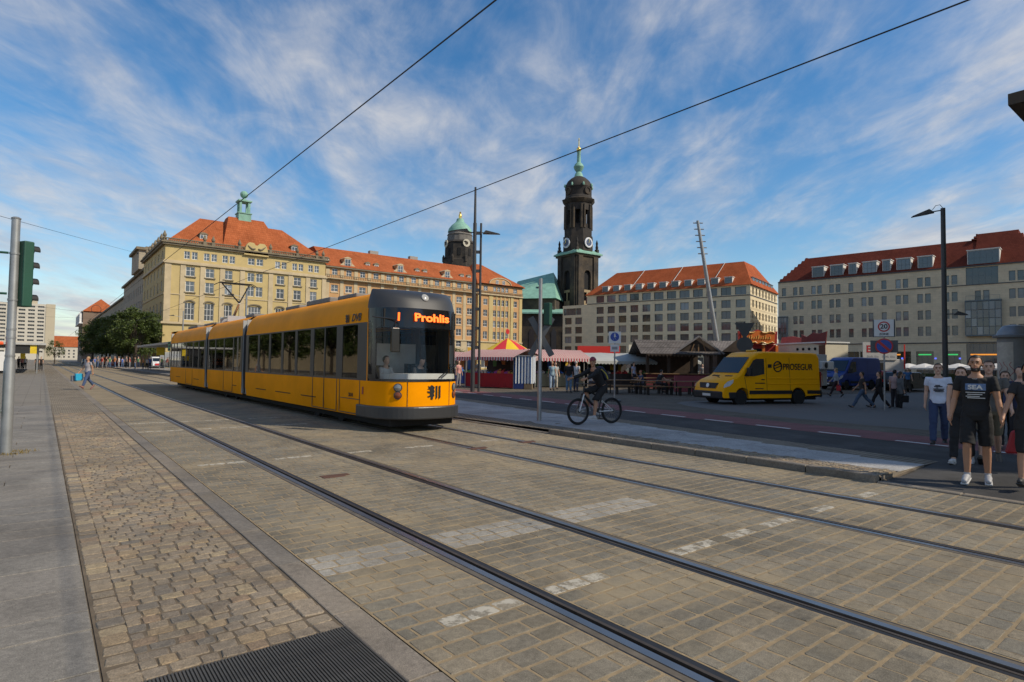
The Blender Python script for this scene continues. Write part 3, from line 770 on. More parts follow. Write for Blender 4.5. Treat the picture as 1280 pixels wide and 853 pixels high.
# scrolled gable in the middle
c = 33.5 - PX0; n = 14
gp = [(c - 2.4, 22.9)] + [(c - 2.2 + .9 * (1 - math.cos(t * math.pi / 8)), 23.6 + 1.9 * math.sin(t * math.pi / 8)) for t in range(5)] + [(c - .55, 25.45), (c - .2, 25.0), (c + .2, 25.0), (c + .55, 25.45)] + [(c + 2.2 - .9 * (1 - math.cos(t * math.pi / 8)), 23.6 + 1.9 * math.sin(t * math.pi / 8)) for t in range(4, -1, -1)] + [(c + 2.4, 22.9)]
mb = MB(); mb.prism(gp, 'y', -.5, .35); mb.build('scroll_gable', M_ystone, pav)
mb = MB()
for sx in (-1, 1):
    pts = [(c + sx * (.3 + .28 * i), -.55, 24.3 - .25 * math.sin(i * .8) + .07 * i) for i in range(6)]; mb.tube(pts, [.16, .2, .2, .18, .14, .08], 6)
mb.build('scroll_relief', M_dark_st, pav)
# roof: main hips with a higher centre block
def roof_piece(name, x0, x1, y0, y1, z, rx0, rx1, ry, rz, mat, par, over=.2):
    mb = MB(); hip_roof(mb, x0, x1, y0, y1, z, rx0, rx1, ry, rz, over); return mb.build(name, mat, par)
rp = roof_piece('roof', .3, W - .2, .4, D - 1, 23.9, 7.0, W - 7.2, 7.6, 30.6, M_tile, pav)
mb = MB()
mb.add([(c - 6.2, .3, 24.0), (c + 6.2, .3, 24.0), (c + 6.2, 14, 24.0), (c - 6.2, 14, 24.0), (c - 4.0, 6.2, 31.6), (c + 3.0, 6.2, 31.6), (c + 3.0, 9, 31.6), (c - 4.0, 9, 31.6)], [(0, 1, 5, 4), (1, 2, 6, 5), (2, 3, 7, 6), (3, 0, 4, 7), (4, 5, 6, 7)])
mb.build('centre_roof', M_tile, pav)
mb = MB(); cx, cy = c - .9, 7.0
mb.box(cx - 1.25, cx + 1.25, cy - 1.25, cy + 1.25, 31.0, 32.6); mb.box(cx - 1.4, cx + 1.4, cy - 1.4, cy + 1.4, 32.6, 32.8)
for sx in (-1, 1):
    for sy in (-1, 1): mb.box(cx + sx * .85 - .22, cx + sx * .85 + .22, cy + sy * .85 - .22, cy + sy * .85 + .22, 32.8, 35.2)
mb.box(cx - 1.35, cx + 1.35, cy - 1.35, cy + 1.35, 35.2, 35.5); mb.lathe([(.9, 0), (.7, .25), (.3, .5), (.25, .7)], 10, (cx, cy, 35.5)); mb.sphere((cx, cy, 36.9), .8, 12, 8)
mb.build('lantern', M_copper, pav)
def dormer(root, x, y, z, w, h, roofm, wallm, fm=M_winw, pm=M_pane, dep=2.2, M_=None, style='gable', nx=2):
    old = MB(); old.M = M_ or Matrix.Identity(4)
    old.box(x - w / 2, x + w / 2, y, y + dep, z, z + h); d = old.build('dormer', wallm, root)
    r = MB(); r.M = M_ or Matrix.Identity(4)
    if style == 'gable':
        r.prism([(x - w / 2 - .15, z + h + .002), (x + w / 2 + .15, z + h + .002), (x + w * .3, z + h + .3), (x, z + h + .42), (x - w * .3, z + h + .3)], 'y', y - .15, y + dep)
    else: r.box(x - w / 2 - .12, x + w / 2 + .12, y - .15, y + dep, z + h + .002, z + h + .16)
    r.build('dormer_roof', roofm, d)
    window(root, x, z + .12, w - .3, h - .25, nx, 2, fm, pm, y=y - .06, M_=M_)
    return d
for x in (25.2 - PX0 - 1.1, 41.8 - PX0): dormer(pav, x, 1.9, 24.6, 1.5, 1.7, M_dark_st, M_dark_st)

# ---------- long wing along the square
WX0, WX1 = PX1 + .02, 88.6
wing = thing('palace_wing', 'long apricot palace wing with red roof, attic balustrade and dormers', 'building', (WX0, YB + .9, 0))
Wl = WX1 - WX0; ops = []; wins = []
xs = [50.5 + 3.3 * k - WX0 for k in range(12)]
for i, x in enumerate(xs):
    if x > Wl - .8: continue
    op(x, 20.95, 1.25, 1.35, 2, 2)
    op(x, 17.2, 1.6, 1.5, 2, 2); op(x, 14.3, 1.6, 1.6, 2, 2); op(x, 11.6, 1.6, 1.6, 2, 2); op(x, 8.7, 1.6, 1.7, 2, 2); op(x, 5.9, 1.5, 1.5, 2, 2); op(x, .6, 2.2, 3.4, 2, 1)
mb = MB(); wall_open(mb, 0, Wl, 0, 22.5, ops, .25); mb.quad((Wl, 0, 0), (Wl, 16, 0), (Wl, 16, 22.5), (Wl, 0, 22.5)); mb.build('wall', M_orange, wing)
for (x, z, w, h, nx, nz, tr) in wins: window(wing, x, z, w, h, nx, nz, M_winw, M_pane, transom=tr, fw=.085)
for i in range(len(xs) + 1):
    x = xs[0] - 1.65 + 3.3 * i
    if x + .5 > Wl: break
    for (z0, z1) in ((7.6, 19.8), (20.5, 22.3)):
        mb = MB(); mb.box(max(0, x - .42), x + .42, -.12, -.004, z0, z1); mb.build('pilaster', M_sand_st, wing)
for i, x in enumerate(xs):
    if x > Wl - .8: continue
    for z in (16.9, 14.0, 11.3):
        mb = MB(); mb.box(x - .95, x + .95, -.1, -.004, z, z + .18); mb.build('window_sill', M_sand_st, wing)
mb = MB(); mb.box(0, Wl, -.10, -.003, 0, 7.2); 
base_ops = [o for o in ops if o[2] < 7.2]
mb = MB(); mb.M = Matrix.Translation((0, -.1, 0)); wall_open(mb, 0, Wl, 0, 7.4, base_ops, .095); mb.build('base_course', M_sand_st, wing)
def ledges(root, W_, items, mat, name):
    for (z0, z1, o_) in items:
        mb = MB(); mb.box(0, W_, -o_, -.002, z0, z1); mb.build(name, mat, root)
ledges(wing, Wl, ((19.8, 20.1, .55), (7.4, 7.7, .3)), M_sand_st, 'string_course'); ledges(wing, Wl, ((22.5, 22.8, .55),), M_dark_st, 'cornice')
mb = MB(); mb.box(0, Wl, -.9, -.7, 20.75, 20.85)
x = .1
while x < Wl: mb.box(x, x + .12, -.86, -.76, 20.1, 20.75); x += .42
mb.build('balustrade', M_dark_st, wing)
mb = MB(); mb.box(0, Wl, -.95, -.551, 19.95, 20.1); mb.build('balcony_slab', M_sand_st, wing)
mb = MB(); mb.prism([(-.1 - .5, 22.81), (7.0, 28.1), (14.5, 28.1), (16, 22.81)], 'x', .0, Wl + 4); mb.build('roof', M_tile, wing)
for x in (53.5, 66.7, 79.9):
    x -= WX0
    g = dormer(wing, x, .15, 22.8, 1.7, 2.1, M_sand_st, M_orange, dep=3)
    for sx in (-1, 1):
        mb = MB(); mb.prism([(x + sx * .86, 22.82), (x + sx * 2.1, 22.82), (x + sx * 1.7, 23.4), (x + sx * 1.05, 23.9), (x + sx * .86, 24.3)], 'y', .1, .5); mb.build('scroll', M_sand_st, g)
for x in (48.9, 58.7, 60.9, 71.8, 74.0, 85.0, 87.2): dormer(wing, x - WX0 + .2, 1.4, 23.35, 1.2, 1.25, M_dark_st, M_sand_st, dep=2)
for x in (62, 73): 
    mb = MB(); mb.box(x - WX0, x - WX0 + 2.2, 7.0, 8.2, 28.0, 28.9); mb.build('chimney', M('grey_render', (.3, .28, .25), .9), wing)
mb = MB()      # bay with balconies
for z in (7.7, 10.6, 13.4, 16.4): mb.box(80.1 - WX0 - 1.25, 80.1 - WX0 + 1.25, -1.1, -.13, z, z + .2)
mb.build('balcony', M_sand_st, wing)
# ---------- end pavilion
EX0, EX1 = 88.7, 103.7
endp = thing('palace_end_block', 'end block of the palace with gold pilasters and tall hipped red roof', 'building', (EX0, YB, 0))
We = EX1 - EX0; ops = []; wins = []
for x in (91.2, 94.2, 95.55, 96.95, 98.3, 101.2):
    w = 1.35 if x in (91.2, 101.2) else 1.0
    for (z, h) in ((17.1, 1.6), (14.1, 1.7), (11.3, 1.7), (8.1, 2.0), (20.9, 1.2)): op(x - EX0, z, w, h, 2, 2)
for x in (91.2, 96.2, 101.2): op(x - EX0, .6, 2.4, 4.2, 2, 2)
mb = MB(); wall_open(mb, 0, We, 0, 22.5, ops, .25); mb.quad((We, 0, 0), (We, 18, 0), (We, 18, 22.5), (We, 0, 22.5)); mb.quad((0, 0, 0), (0, 18, 0), (0, 18, 22.5), (0, 0, 22.5)); mb.build('wall', M_orange, endp)
for (x, z, w, h, nx, nz, tr) in wins: window(endp, x, z, w, h, nx, nz, M_winw, M_pane, fw=.085)
mb = MB(); mb.M = Matrix.Translation((0, -.1, 0)); wall_open(mb, 0, We, 0, 7.2, [o for o in ops if o[2] < 7], .095); mb.build('base_course', M_ystone, endp)
for x in (89.0, 92.6, 99.9, 102.9):
    mb = MB(); mb.box(x - EX0 - .3, x - EX0 + .65, -.16, -.004, 7.5, 19.8); mb.build('pilaster', M_ystone, endp)
for x in (93.45, 94.87, 96.25, 97.6, 99.0):
    mb = MB(); mb.box(x - EX0 - .2, x - EX0 + .2, -.12, -.004, 7.5, 19.8); mb.build('pilaster', M_ystone, endp)
ledges(endp, We, ((19.8, 20.1, .5), (7.2, 7.5, .35)), M_sand_st, 'string_course'); ledges(endp, We, ((22.5, 22.75, .5),), M_dark_st, 'cornice')
mb = MB(); mb.box(0, We, -.45, -.3, 20.75, 20.85); x = .1
while x < We: mb.box(x, x + .12, -.42, -.33, 20.1, 20.75); x += .42
mb.build('balustrade', M_dark_st, endp)
roof_piece('roof', 0, We, 0, 18, 22.76, 3.2, 5.8, 7.0, 29.0, M_tile, endp, .5)
n = 12; ec = 95.8 - EX0; pts = [(ec + math.cos(math.pi * i / n) * 3.6, 22.78 + math.sin(math.pi * i / n) * 1.7) for i in range(n + 1)]
mb = MB(); mb.prism(pts, 'y', -.35, 3.0); mb.build('segmental_gable', M_orange, endp)
inn = [(ec + math.cos(math.pi * i / n) * 3.75, 22.8 + math.sin(math.pi * i / n) * 1.85) for i in range(n + 1)]
mb = MB(); mb.prism(inn + [(p[0] * .94 + ec * .06, 22.8 + (p[1] - 22.8) * .86) for p in inn[::-1]], 'y', -.5, -.36); mb.build('gable_rim', M_sand_st, endp)
for dx in (-1.1, 1.1): window(endp, ec + dx, 22.9, .9, 1.0, 2, 2, M_winw, M_pane, y=-.38)

# ---------- modern hotel with orange roof (its front turns 14 degrees off the tracks)
HO = Vector((142.5, 81.7, 0)); HA = R(-14)
# local x runs from the far end to the near corner: facing -X
hotel = thing('hotel_block', 'pale stone block with square windows and bright orange roof', 'building', HO, -math.pi / 2 - HA, None)
M_pst = brick_mat('pale_ashlar', (.66, .57, .39), (.73, .62, .42), (.54, .46, .32), 1.2, .55, .012, rot=(math.pi / 2, 0, 0), bump=.15, var=.10, vs=.6, rough=.85)
M_blkfr = M('dark_window_frame', (.06, .06, .065), .5)
M_bpane = pane_mat('blue_window_pane', (.07, .085, .10), rnd=.6)
us = [2.45 + 3.765 * k for k in range(15)]; ops = []; wins = []
for k, u in enumerate(us):
    for z in (17.1, 14.2, 11.3, 8.35, 5.3):
        w = 2.45
        if z == 17.1 and k == 14: op(-u + .6, z, 4.6, 2.05, 3, 1); continue
        if z == 17.1 and k == 13: op(-u - .1, z, 2.1, 2.05, 2, 1); continue
        op(-u, z, w, 2.05, 2, 1)
    if k < 13: op(-u - .0, 20.45, 2.7 if k % 2 else 2.9, 2.05, 2, 1)
    if k % 3 == 0: op(-u, .4, 3.0, 3.6, 2, 1)
mb = MB(); wall_open(mb, -48.4, 0, 0, 22.9, [o for o in ops if o[0] > -48.4 and o[1] < 0], .4)
wall_open(mb, -57.2, -48.4, 0, 20.1, [o for o in ops if o[1] < -48.3], .4)
mb.quad((-57.2, 0, 20.1), (-48.4, 0, 20.1), (-48.4, 18, 20.1), (-57.2, 18, 20.1)); mb.quad((-57.2, 0, 0), (-57.2, 18, 0), (-57.2, 18, 20.1), (-57.2, 0, 20.1)); mb.quad((-48.4, 0, 20.1), (-48.4, 0, 22.9), (-48.4, 18, 22.9), (-48.4, 18, 20.1))
Mr = Matrix.Rotation(math.pi / 2, 4, 'Z')          # end wall: u = depth
eo = []; ew = []
for k in range(8):
    u = 2.4 + k * 3.1
    for (z, h) in ((20.5, 1.9), (17.2, 1.9), (14.3, 1.9), (11.4, 1.9), (8.4, 1.9), (5.3, 1.9)): eo.append((u - .65, u + .65, z, z + h)); ew.append((u, z, 1.3, h))
wall_open(mb, 0, 27, 0, 22.9, eo, .4, Mr)
mb.build('wall', M_pst, hotel)
for (x, z, w, h, nx, nz, tr) in wins: window(hotel, x, z, w, h, nx, nz, M_blkfr, M_bpane, y=.34)
for (u, z, w, h) in ew: window(hotel, u, z, w, h, 1, 1, M_blkfr, M_bpane, y=.34, M_=Mr)
mb = MB(); mb.box(-48.4, .12, -.12, -.004, 20.1, 20.3); mb.box(.004, .12, .0, 27, 20.1, 20.3); mb.build('string_course', M_blkfr, hotel)
mb = MB()
mb.add([(-48.9, -.5, 22.9), (.5, -.5, 22.9), (.5, 27.5, 22.9), (-48.9, 27.5, 22.9), (-42.5, 8, 30.4), (-3.9, 8, 30.4), (-3.9, 18, 30.4), (-42.5, 18, 30.4)], [(0, 1, 5, 4), (1, 2, 6, 5), (2, 3, 7, 6), (3, 0, 4, 7), (4, 5, 6, 7), (3, 2, 1, 0)])
mb.build('roof', M_tile2, hotel)
M_dwall = M('pale_dormer', (.62, .60, .56), .7, var=.05)
for k in range(11): dormer(hotel, -5.7 - 3.67 * k, .45, 23.35, 2.0, 1.9, M_dwall, M_dwall, M_blkfr, M_bpane, dep=2.6, style='box', nx=1)
for k in range(7): dormer(hotel, 4.5 + 3.0 * k, .45, 23.5, 2.2, 1.7, M_blkfr, M_dwall, M_blkfr, M_bpane, dep=2, style='box', nx=1, M_=Mr)
for x in (-34, -22, -10):
    mb = MB(); mb.bar((x, .6, 24.2), (x + 1.0, 7.9, 30.5), .12, .1); mb.build('lightning_rod', M_dwall, hotel)

# ---------- right-hand block with dark red roof
RO = Vector((139.0, 72.5, 0)); RA = R(-7)
rblk = thing('office_block', 'grey stone office block with dark red stepped roof and glass bay', 'building', RO, -math.pi / 2 - RA)
M_gst = brick_mat('grey_ashlar', (.53, .455, .325), (.60, .505, .36), (.40, .345, .25), 1.1, .5, .012, rot=(math.pi / 2, 0, 0), bump=.15, var=.12, vs=.5, rough=.85)
M_teal = M('steel_blue_frame', (.10, .125, .14), .4, metal=.3)
ops = []; wins = []
prs = [(1.35,), (3.95, 5.33), (8.0, 9.3), (11.85, 13.2), (15.8,), (18.35, 19.7), (22.2,), (24.8, 26.15), (28.7, 30.05), (33.15, 34.5), (38.2, 39.5), (43.4, 44.65), (47.8, 49.1), (52.3, 53.6)]
for i, p in enumerate(prs):
    for u in p:
        for z in (18.7, 15.3, 11.85, 8.5):
            if 35.8 < u < 41.8 and z < 15: continue
            if i == 10 and z > 18: continue
            if i == 0 and z < 14: continue
            op(u, z, .95, 1.9, 1, 2, .25)
    m_ = sum(p) / len(p)
    if i != 10: op(m_, .3, 3.0, 5.0, 3, 2, .75)
op(38.85, 18.4, 5.0, 6.1 if False else 3.4, 5, 2)
op(38.85, .3, 5.2, 6.5, 5, 2)
RW = 58.0
mb = MB(); wall_open(mb, 0, RW, 0, 22.1, ops, .3); mb.quad((0, 0, 0), (0, 20, 0), (0, 20, 22.1), (0, 0, 22.1)); mb.build('wall', M_gst, rblk)
M_lit = pane_mat('shop_window_pane', (.03, .035, .035), rnd=.5)
for (x, z, w, h, nx, nz, tr) in wins: window(rblk, x, z, w, h, nx, nz, M_teal, M_bpane if z > 5 else M_lit, y=.25, transom=tr)
ledges(rblk, RW, ((18.3, 18.45, .12), (21.95, 22.2, .2), (6.9, 7.1, .15)), M_blkfr, 'string_course')
mb = MB()      # stepped mansard roof: main run then the taller corner part
mb.prism([(-.25, 22.2), (6.4, 28.3), (12, 28.3), (18, 22.2)], 'x', 4.6, 37.5)
mb.prism([(-.25, 22.2), (7.5, 29.7), (12, 29.7), (18, 22.2)], 'x', 37.5, 43.0)
mb.build('roof', M_tile3, rblk)
for k in range(8):        # stair-stepped hip ends
    mb = MB(); z = 22.2 + k * .78
    mb.prism([(-.25 + k * .83, z), (-.25 + (k + 1) * .83, z + .78), (18 - k, z + .78), (18 - k, z)], 'x', .3 + k * .55, 4.6); mb.build('roof_step', M_tile3, rblk)
    mb = MB(); z = 22.2 + k * .94
    mb.prism([(-.25 + k * .97, z), (-.25 + (k + 1) * .97, z + .94), (18 - k * .8, z + .94), (18 - k * .8, z)], 'x', 43.0, 49.0 - k * .72); mb.build('roof_step', M_tile3, rblk)
for k in range(3):
    mb = MB(); mb.prism([(5.6 + k * .6, 28.3 + k * .46), (7.0, 28.3 + (k + 1) * .46), (12, 28.3 + (k + 1) * .46), (12, 28.3 + k * .46)], 'x', 36.6 + k * .32, 37.5); mb.build('roof_step', M_tile3, rblk)
for (a, b) in ((7.6, 10.2), (11.5, 14.2), (15.3, 16.9), (18.1, 20.8), (21.9, 23.4), (24.5, 27.1), (28.3, 30.9)):
    dormer(rblk, (a + b) / 2, .3, 22.2, b - a, 2.8, M_dwall, M_dwall, M_teal, M_bpane, dep=3, style='box', nx=3 if b - a > 2 else 2)
dormer(rblk, 39.1, .1, 22.2, 5.0, 3.0, M_dwall, M_dwall, M_teal, M_bpane, dep=4, style='box', nx=5)
def glass_bay(root, a, b, z0, z1, nx, nz):
    w = b - a; h = z1 - z0; f = MB()
    bay = MB(); bay.box(a, b, -1.1, -.004, z0, z0 + .25); bay.box(a - .06, b + .06, -1.16, -.004, z1, z1 + .25); bo = bay.build('glass_bay', M_teal, root)
    for i in range(nx + 1):
        x = a + w * i / nx; f.box(x - .06, x + .06, -1.1, -1.0, z0 + .25, z1)
    f.build('mullion_frame', M_teal, bo)
    for i in range(nx):
        for j in range(nz):
            p = MB(); p.box(a + w * i / nx + .065, a + w * (i + 1) / nx - .065, -1.06, -1.03, z0 + .27 + (h - .27) * j / nz, z0 + .27 + (h - .27) * (j + 1) / nz - .08); p.build('pane', M_bpane, bo)
    for x0 in (a, b - .05):
        p = MB(); p.box(x0, x0 + .05, -1.0, -.01, z0 + .25, z1); p.build('side_pane', M_bpane, bo)
glass_bay(rblk, 36.3, 41.8, 8.2, 15.0, 6, 4)
glass_bay(rblk, .35, 2.3, 8.2, 13.5, 3, 4)
mb = MB(); 
for x in (36.4, 38, 39.9, 41.6): mb.box(x, x + .04, -1.08, -1.04, 15.25, 16.1)
mb.box(36.4, 41.64, -1.08, -1.04, 16.1, 16.15); mb.build('railing', M_teal, rblk)
M_neon = [M('neon_orange', (1.0, .35, .04), .5, emit=.8), M('neon_green', (.08, .8, .2), .5, emit=.5), M('neon_blue', (.15, .2, 1), .5, emit=1.0)]
for (x, k) in ((24.0, 0), (29.4, 1), (33.8, 1), (38.0, 0), (40.2, 0)):
    mb = MB(); mb.box(x - 1.1, x + 1.1, -.12, -.02, 4.5, 4.75); mb.build('neon_sign', M_neon[k], rblk)
for x in (22.9, 25.4, 31.2, 35.2):
    mb = MB(); mb.box(x - .16, x + .16, -.1, -.02, 3.7, 4.0); mb.build('blue_lamp', M_neon[2], rblk)

# ---------- church with tall dark tower
KC = at_depth(722, 380, 236); KC.z = 0
church = thing('church', 'sandstone church with blackened bell tower and green copper roof', 'church', KC, R(-3))
M_blk = M('blackened_sandstone', (.036, .030, .025), .92, var=.5, vs=.28, dirt=.8, dirtcol=(.17, .12, .065), bump=.5, bs=2.0)
M_blk2 = M('soot_sandstone', (.030, .026, .023), .92, var=.5, vs=.4, dirt=.5, dirtcol=(.12, .09, .06), bump=.5, bs=2.0)
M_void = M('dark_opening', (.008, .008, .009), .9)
def tz(py): return height_at(722, py, KC)
z_g, z_cl, z_b, z_bt, z_d, z_dt, z_l, z_ball = tz(372), tz(323), tz(322), tz(258), tz(249), tz(222), tz(196), tz(186)
hw = 5.7
def tier(root, name, w, z0, z1, mat, ow, oz0, oz1, arch=True, pil=True):
    """square tower tier with an arched opening on each face"""
    mb = MB(); n = 10
    for k in range(4):
        mb.M = Matrix.Rotation(k * math.pi / 2, 4, 'Z') @ Matrix.Translation((0, -w, 0))
        ops_ = [(-ow / 2, ow / 2, oz0, oz1)]
        wall_open(mb, -w, w, z0, z1, ops_, 1.2)
        if arch:
            for sx in (-1, 1):
                pts = [(sx * ow / 2, oz1), (sx * ow / 2, oz1 - ow / 2)] + [(sx * ow / 2 * math.cos(t * math.pi / 2 / n), oz1 - ow / 2 + ow / 2 * math.sin(t * math.pi / 2 / n)) for t in range(1, n + 1)]
                mb.prism(pts, 'y', .02, .5)
    o = mb.build(name, mat, root)
    if pil:
        for k in range(4):
            for sx in (-1, 1):
                for q in ((.62, .9), (.2 + ow / 2 / w, .33 + ow / 2 / w)):
                    p = MB(); p.M = Matrix.Rotation(k * math.pi / 2, 4, 'Z'); a, b = sorted((sx * q[0] * w, sx * q[1] * w))
                    p.box(a, b, -w - .55, -w - .003, z0, z1); p.build('pilaster', mat, root)
    return o
tier(church, 'tower_base', hw, 0, z_cl, M_blk, 3.4, z_cl - 20, z_cl - 5.5)
for k in range(4):
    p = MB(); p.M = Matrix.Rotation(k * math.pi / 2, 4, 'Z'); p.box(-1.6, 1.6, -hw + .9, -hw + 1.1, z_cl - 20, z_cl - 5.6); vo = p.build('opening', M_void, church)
    p = MB(); p.M = Matrix.Rotation(k * math.pi / 2, 4, 'Z'); p.box(-1.68, 1.68, -hw + .1, -hw + .5, z_cl - 20, z_cl - 17.5); p.box(-1.68, 1.68, -hw + .1, -hw + .5, z_cl - 14.2, z_cl - 13.2); p.box(-.3, .3, -hw + .1, -hw + .45, z_cl - 17.5, z_cl - 14.2); p.build('tracery', M('pale_tracery', (.34, .25, .14), .9, var=.3), church)
# cornice and clock storey
def sq_ring(root, name, w, z0, z1, mat, n=4):
    mb = MB(); s2 = math.sqrt(2); mb.lathe([(w * s2, z0), (w * s2, z1)], n, a0=math.pi / 4); return mb.build(name, mat, root)
zc = z_cl
sq_ring(church, 'cornice', hw + .6, zc, zc + .7, M_blk); sq_ring(church, 'cornice', hw + 1.2, zc + .7, zc + 1.3, M_copper)
mb = MB(); mb.lathe([((hw + 1.1) * 1.414, zc + 1.3), ((hw - .8) * 1.414, zc + 2.6)], 4, a0=math.pi / 4); mb.build('skirt_roof', M_copper, church)
wc = hw - .3; zt_ = tz(298)
mb = MB(); oct_ = 1 / math.cos(math.pi / 8); mb.lathe([(wc * oct_ * 1.06, zc + 2.0), (wc * oct_ * 1.06, zt_)], 8, a0=math.pi / 8); mb.build('clock_storey', M_blk2, church)
for k in range(4):
    p = MB(); p.M = Matrix.Rotation(k * math.pi / 2, 4, 'Z') @ Matrix.Translation((0, -wc * 1.06 - .25, zc + 5.3)) @ Matrix.Rotation(math.pi / 2, 4, 'X')
    p.lathe([(2.0, 0), (2.0, .3), (1.75, .35)], 24); ck = p.build('clock', M('clock_white', (.62, .64, .66), .6), church)
    p = MB(); p.M = Matrix.Rotation(k * math.pi / 2, 4, 'Z') @ Matrix.Translation((0, -wc * 1.06 - .62, zc + 5.3)) @ Matrix.Rotation(math.pi / 2, 4, 'X')
    p.lathe([(1.35, 0), (1.35, .05)], 24); p.build('dial', M('clock_blue', (.05, .08, .16), .5), ck)
    p = MB(); p.M = Matrix.Rotation(k * math.pi / 2, 4, 'Z'); p.bar((0, -wc * 1.06 - .78, zc + 5.3), (0, -wc * 1.06 - .78, zc + 6.9), .22, .06); p.bar((0, -wc * 1.06 - .78, zc + 5.3), (-1.0, -wc * 1.06 - .78, zc + 4.9), .25, .06); p.build('clock_hands', M_gold, ck)
for k in range(4):
    a = math.pi / 4 + k * math.pi / 2; x, y_ = math.cos(a) * hw * 1.3, math.sin(a) * hw * 1.3
    mb = MB(); mb.box(x - .6, x + .6, y_ - .6, y_ + .6, zc + 1.4, zc + 3.2); mb.lathe([(.45, 3.2), (.6, 4.0), (.35, 5.0), (.5, 5.6), (.1, 7.0)], 8, (x, y_, zc)); mb.build('corner_urn', M_blk2, church)
    sq = .75
# belfry (octagon of piers)
zb0, zb1 = zt_, tz(253)
wb = 4.9
mb = MB(); mb.lathe([(wb * 1.08 * oct_, zb0), (wb * 1.08 * oct_, zb0 + 3.2)], 8, a0=math.pi / 8); mb.build('belfry_plinth', M_blk2, church)
for k in range(8):
    a = math.pi / 8 + k * math.pi / 4; p = MB(); p.M = Matrix.Rotation(a, 4, 'Z'); r0 = wb * oct_ * .93
    p.box(r0 - .8, r0 + .35, -.95, .95, zb0 + 3.2, zb1 - 1.0); pr_ = p.build('belfry_pier', M_blk2, church)
    p = MB(); p.M = Matrix.Rotation(a, 4, 'Z'); p.lathe([(.45, zb0 + 3.2), (.4, zb1 - 2)], 8, (r0 + .5, -.6, 0)); p.lathe([(.45, zb0 + 3.2), (.4, zb1 - 2)], 8, (r0 + .5, .6, 0)); p.build('columns', M_blk, pr_)
for k in range(8):
    a = k * math.pi / 4; p = MB(); p.M = Matrix.Rotation(a, 4, 'Z'); p.box(wb - .9, wb + .1, -1.5, 1.5, zb1 - 4.0, zb1 - 1.0); p.build('spandrel', M_blk2, church)
    p = MB(); p.M = Matrix.Rotation(a, 4, 'Z'); p.box(wb - .6, wb - .1, -1.5, 1.5, zb0 + 3.2, zb0 + 5.0); p.build('belfry_parapet', M_blk2, church)
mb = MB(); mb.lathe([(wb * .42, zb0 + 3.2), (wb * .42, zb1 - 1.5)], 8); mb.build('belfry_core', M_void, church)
mb = MB(); mb.lathe([(wb * 1.1 * oct_, zb1 - 1.0), (wb * 1.22 * oct_, zb1 - .3), (wb * 1.3 * oct_, zb1 + .3), (wb * 1.1 * oct_, zb1 + .8)], 8, a0=math.pi / 8); mb.build('belfry_cornice', M_blk, church)
# dome, lantern, ball, cross
zd0 = zb1 + .8; zd1 = tz(222)
hgt = zd1 - zd0
mb = MB(); mb.lathe([(5.6, zd0), (5.4, zd0 + hgt * .10), (5.2, zd0 + hgt * .12), (5.2, zd0 + hgt * .45), (5.5, zd0 + hgt * .5), (5.3, zd0 + hgt * .62), (4.5, zd0 + hgt * .78), (3.0, zd0 + hgt * .93), (1.9, zd1)], 16); mb.build('dome', M_blk2, church, smooth=True)
for k in range(4):
    a = k * math.pi / 2; p = MB(); p.M = Matrix.Rotation(a, 4, 'Z') @ Matrix.Translation((0, -5.25, zd0 + hgt * .3)) @ Matrix.Rotation(math.pi / 2, 4, 'X'); p.lathe([(1.5, -.4), (1.5, .35), (1.1, .4), (1.1, .1)], 14); p.build('oculus', M_blk, church)
    for s_ in (-1, 1):
        p = MB(); p.M = Matrix.Rotation(a + s_ * .38, 4, 'Z'); p.lathe([(.35, 0), (.5, .6), (.2, 1.3)], 6, (0, -5.7, zd0 + hgt * .5)); p.build('small_finial', M_copper, church)
zl1 = tz(190)
mb = MB(); hh = zl1 - zd1
mb.lathe([(1.9, zd1 - .1), (1.5, zd1 + hh * .12), (.95, zd1 + hh * .2), (1.7, zd1 + hh * .3), (2.1, zd1 + hh * .4), (1.6, zd1 + hh * .5), (.8, zd1 + hh * .58), (.7, zd1 + hh * .95), (.9, zl1)], 14); mb.build('copper_spire', M_copper, church, smooth=True)
mb = MB(); mb.sphere((0, 0, zl1 + .9), 1.0, 12, 8); mb.bar((0, 0, zl1 + 1.6), (0, 0, tz(173)), .28); mb.M = Matrix.Rotation(R(45), 4, 'Z'); mb.bar((-1.2, 0, zl1 + 4.6), (1.2, 0, zl1 + 4.6), .26); mb.build('ball_and_cross', M_gold, church)
# nave behind and to the left of the tower: walls, aisle eaves, copper roof
def w2l(v): return church.matrix_basis.inverted() @ Vector(v)
nv_c = at_depth(668, 400, 240); nv_c.z = 0
nave = MB(); e = Vector((math.cos(R(8)), -math.sin(R(8)), 0))
def depthpt(px, Z): p = at_depth(px, 430, Z); p.z = 0; return p
A, B, C_, D_ = [w2l(p) for p in (depthpt(640, 226), depthpt(693, 222), depthpt(712, 250), depthpt(640, 262))]
zE = height_at(690, 373, depthpt(690, 222)); zR = height_at(690, 341, depthpt(690, 238)); zA = height_at(690, 391, depthpt(690, 214))
def upz(p, z): return (p.x, p.y, z)
nave.add([upz(A, 0), upz(B, 0), upz(C_, 0), upz(D_, 0), upz(A, zE), upz(B, zE), upz(C_, zE), upz(D_, zE)], [(0, 1, 5, 4), (1, 2, 6, 5), (2, 3, 7, 6), (3, 0, 4, 7)]); nave.build('nave_wall', M_blk, church)
rl, rr_ = [w2l(p) for p in (depthpt(646, 243), depthpt(691, 238))]; zRl = height_at(648, 352, depthpt(648, 243))
over = MB(); c_ = (A + B + C_ + D_) / 4
Ao, Bo, Co, Do = [p + (p - c_).normalized() * 1.2 for p in (A, B, C_, D_)]
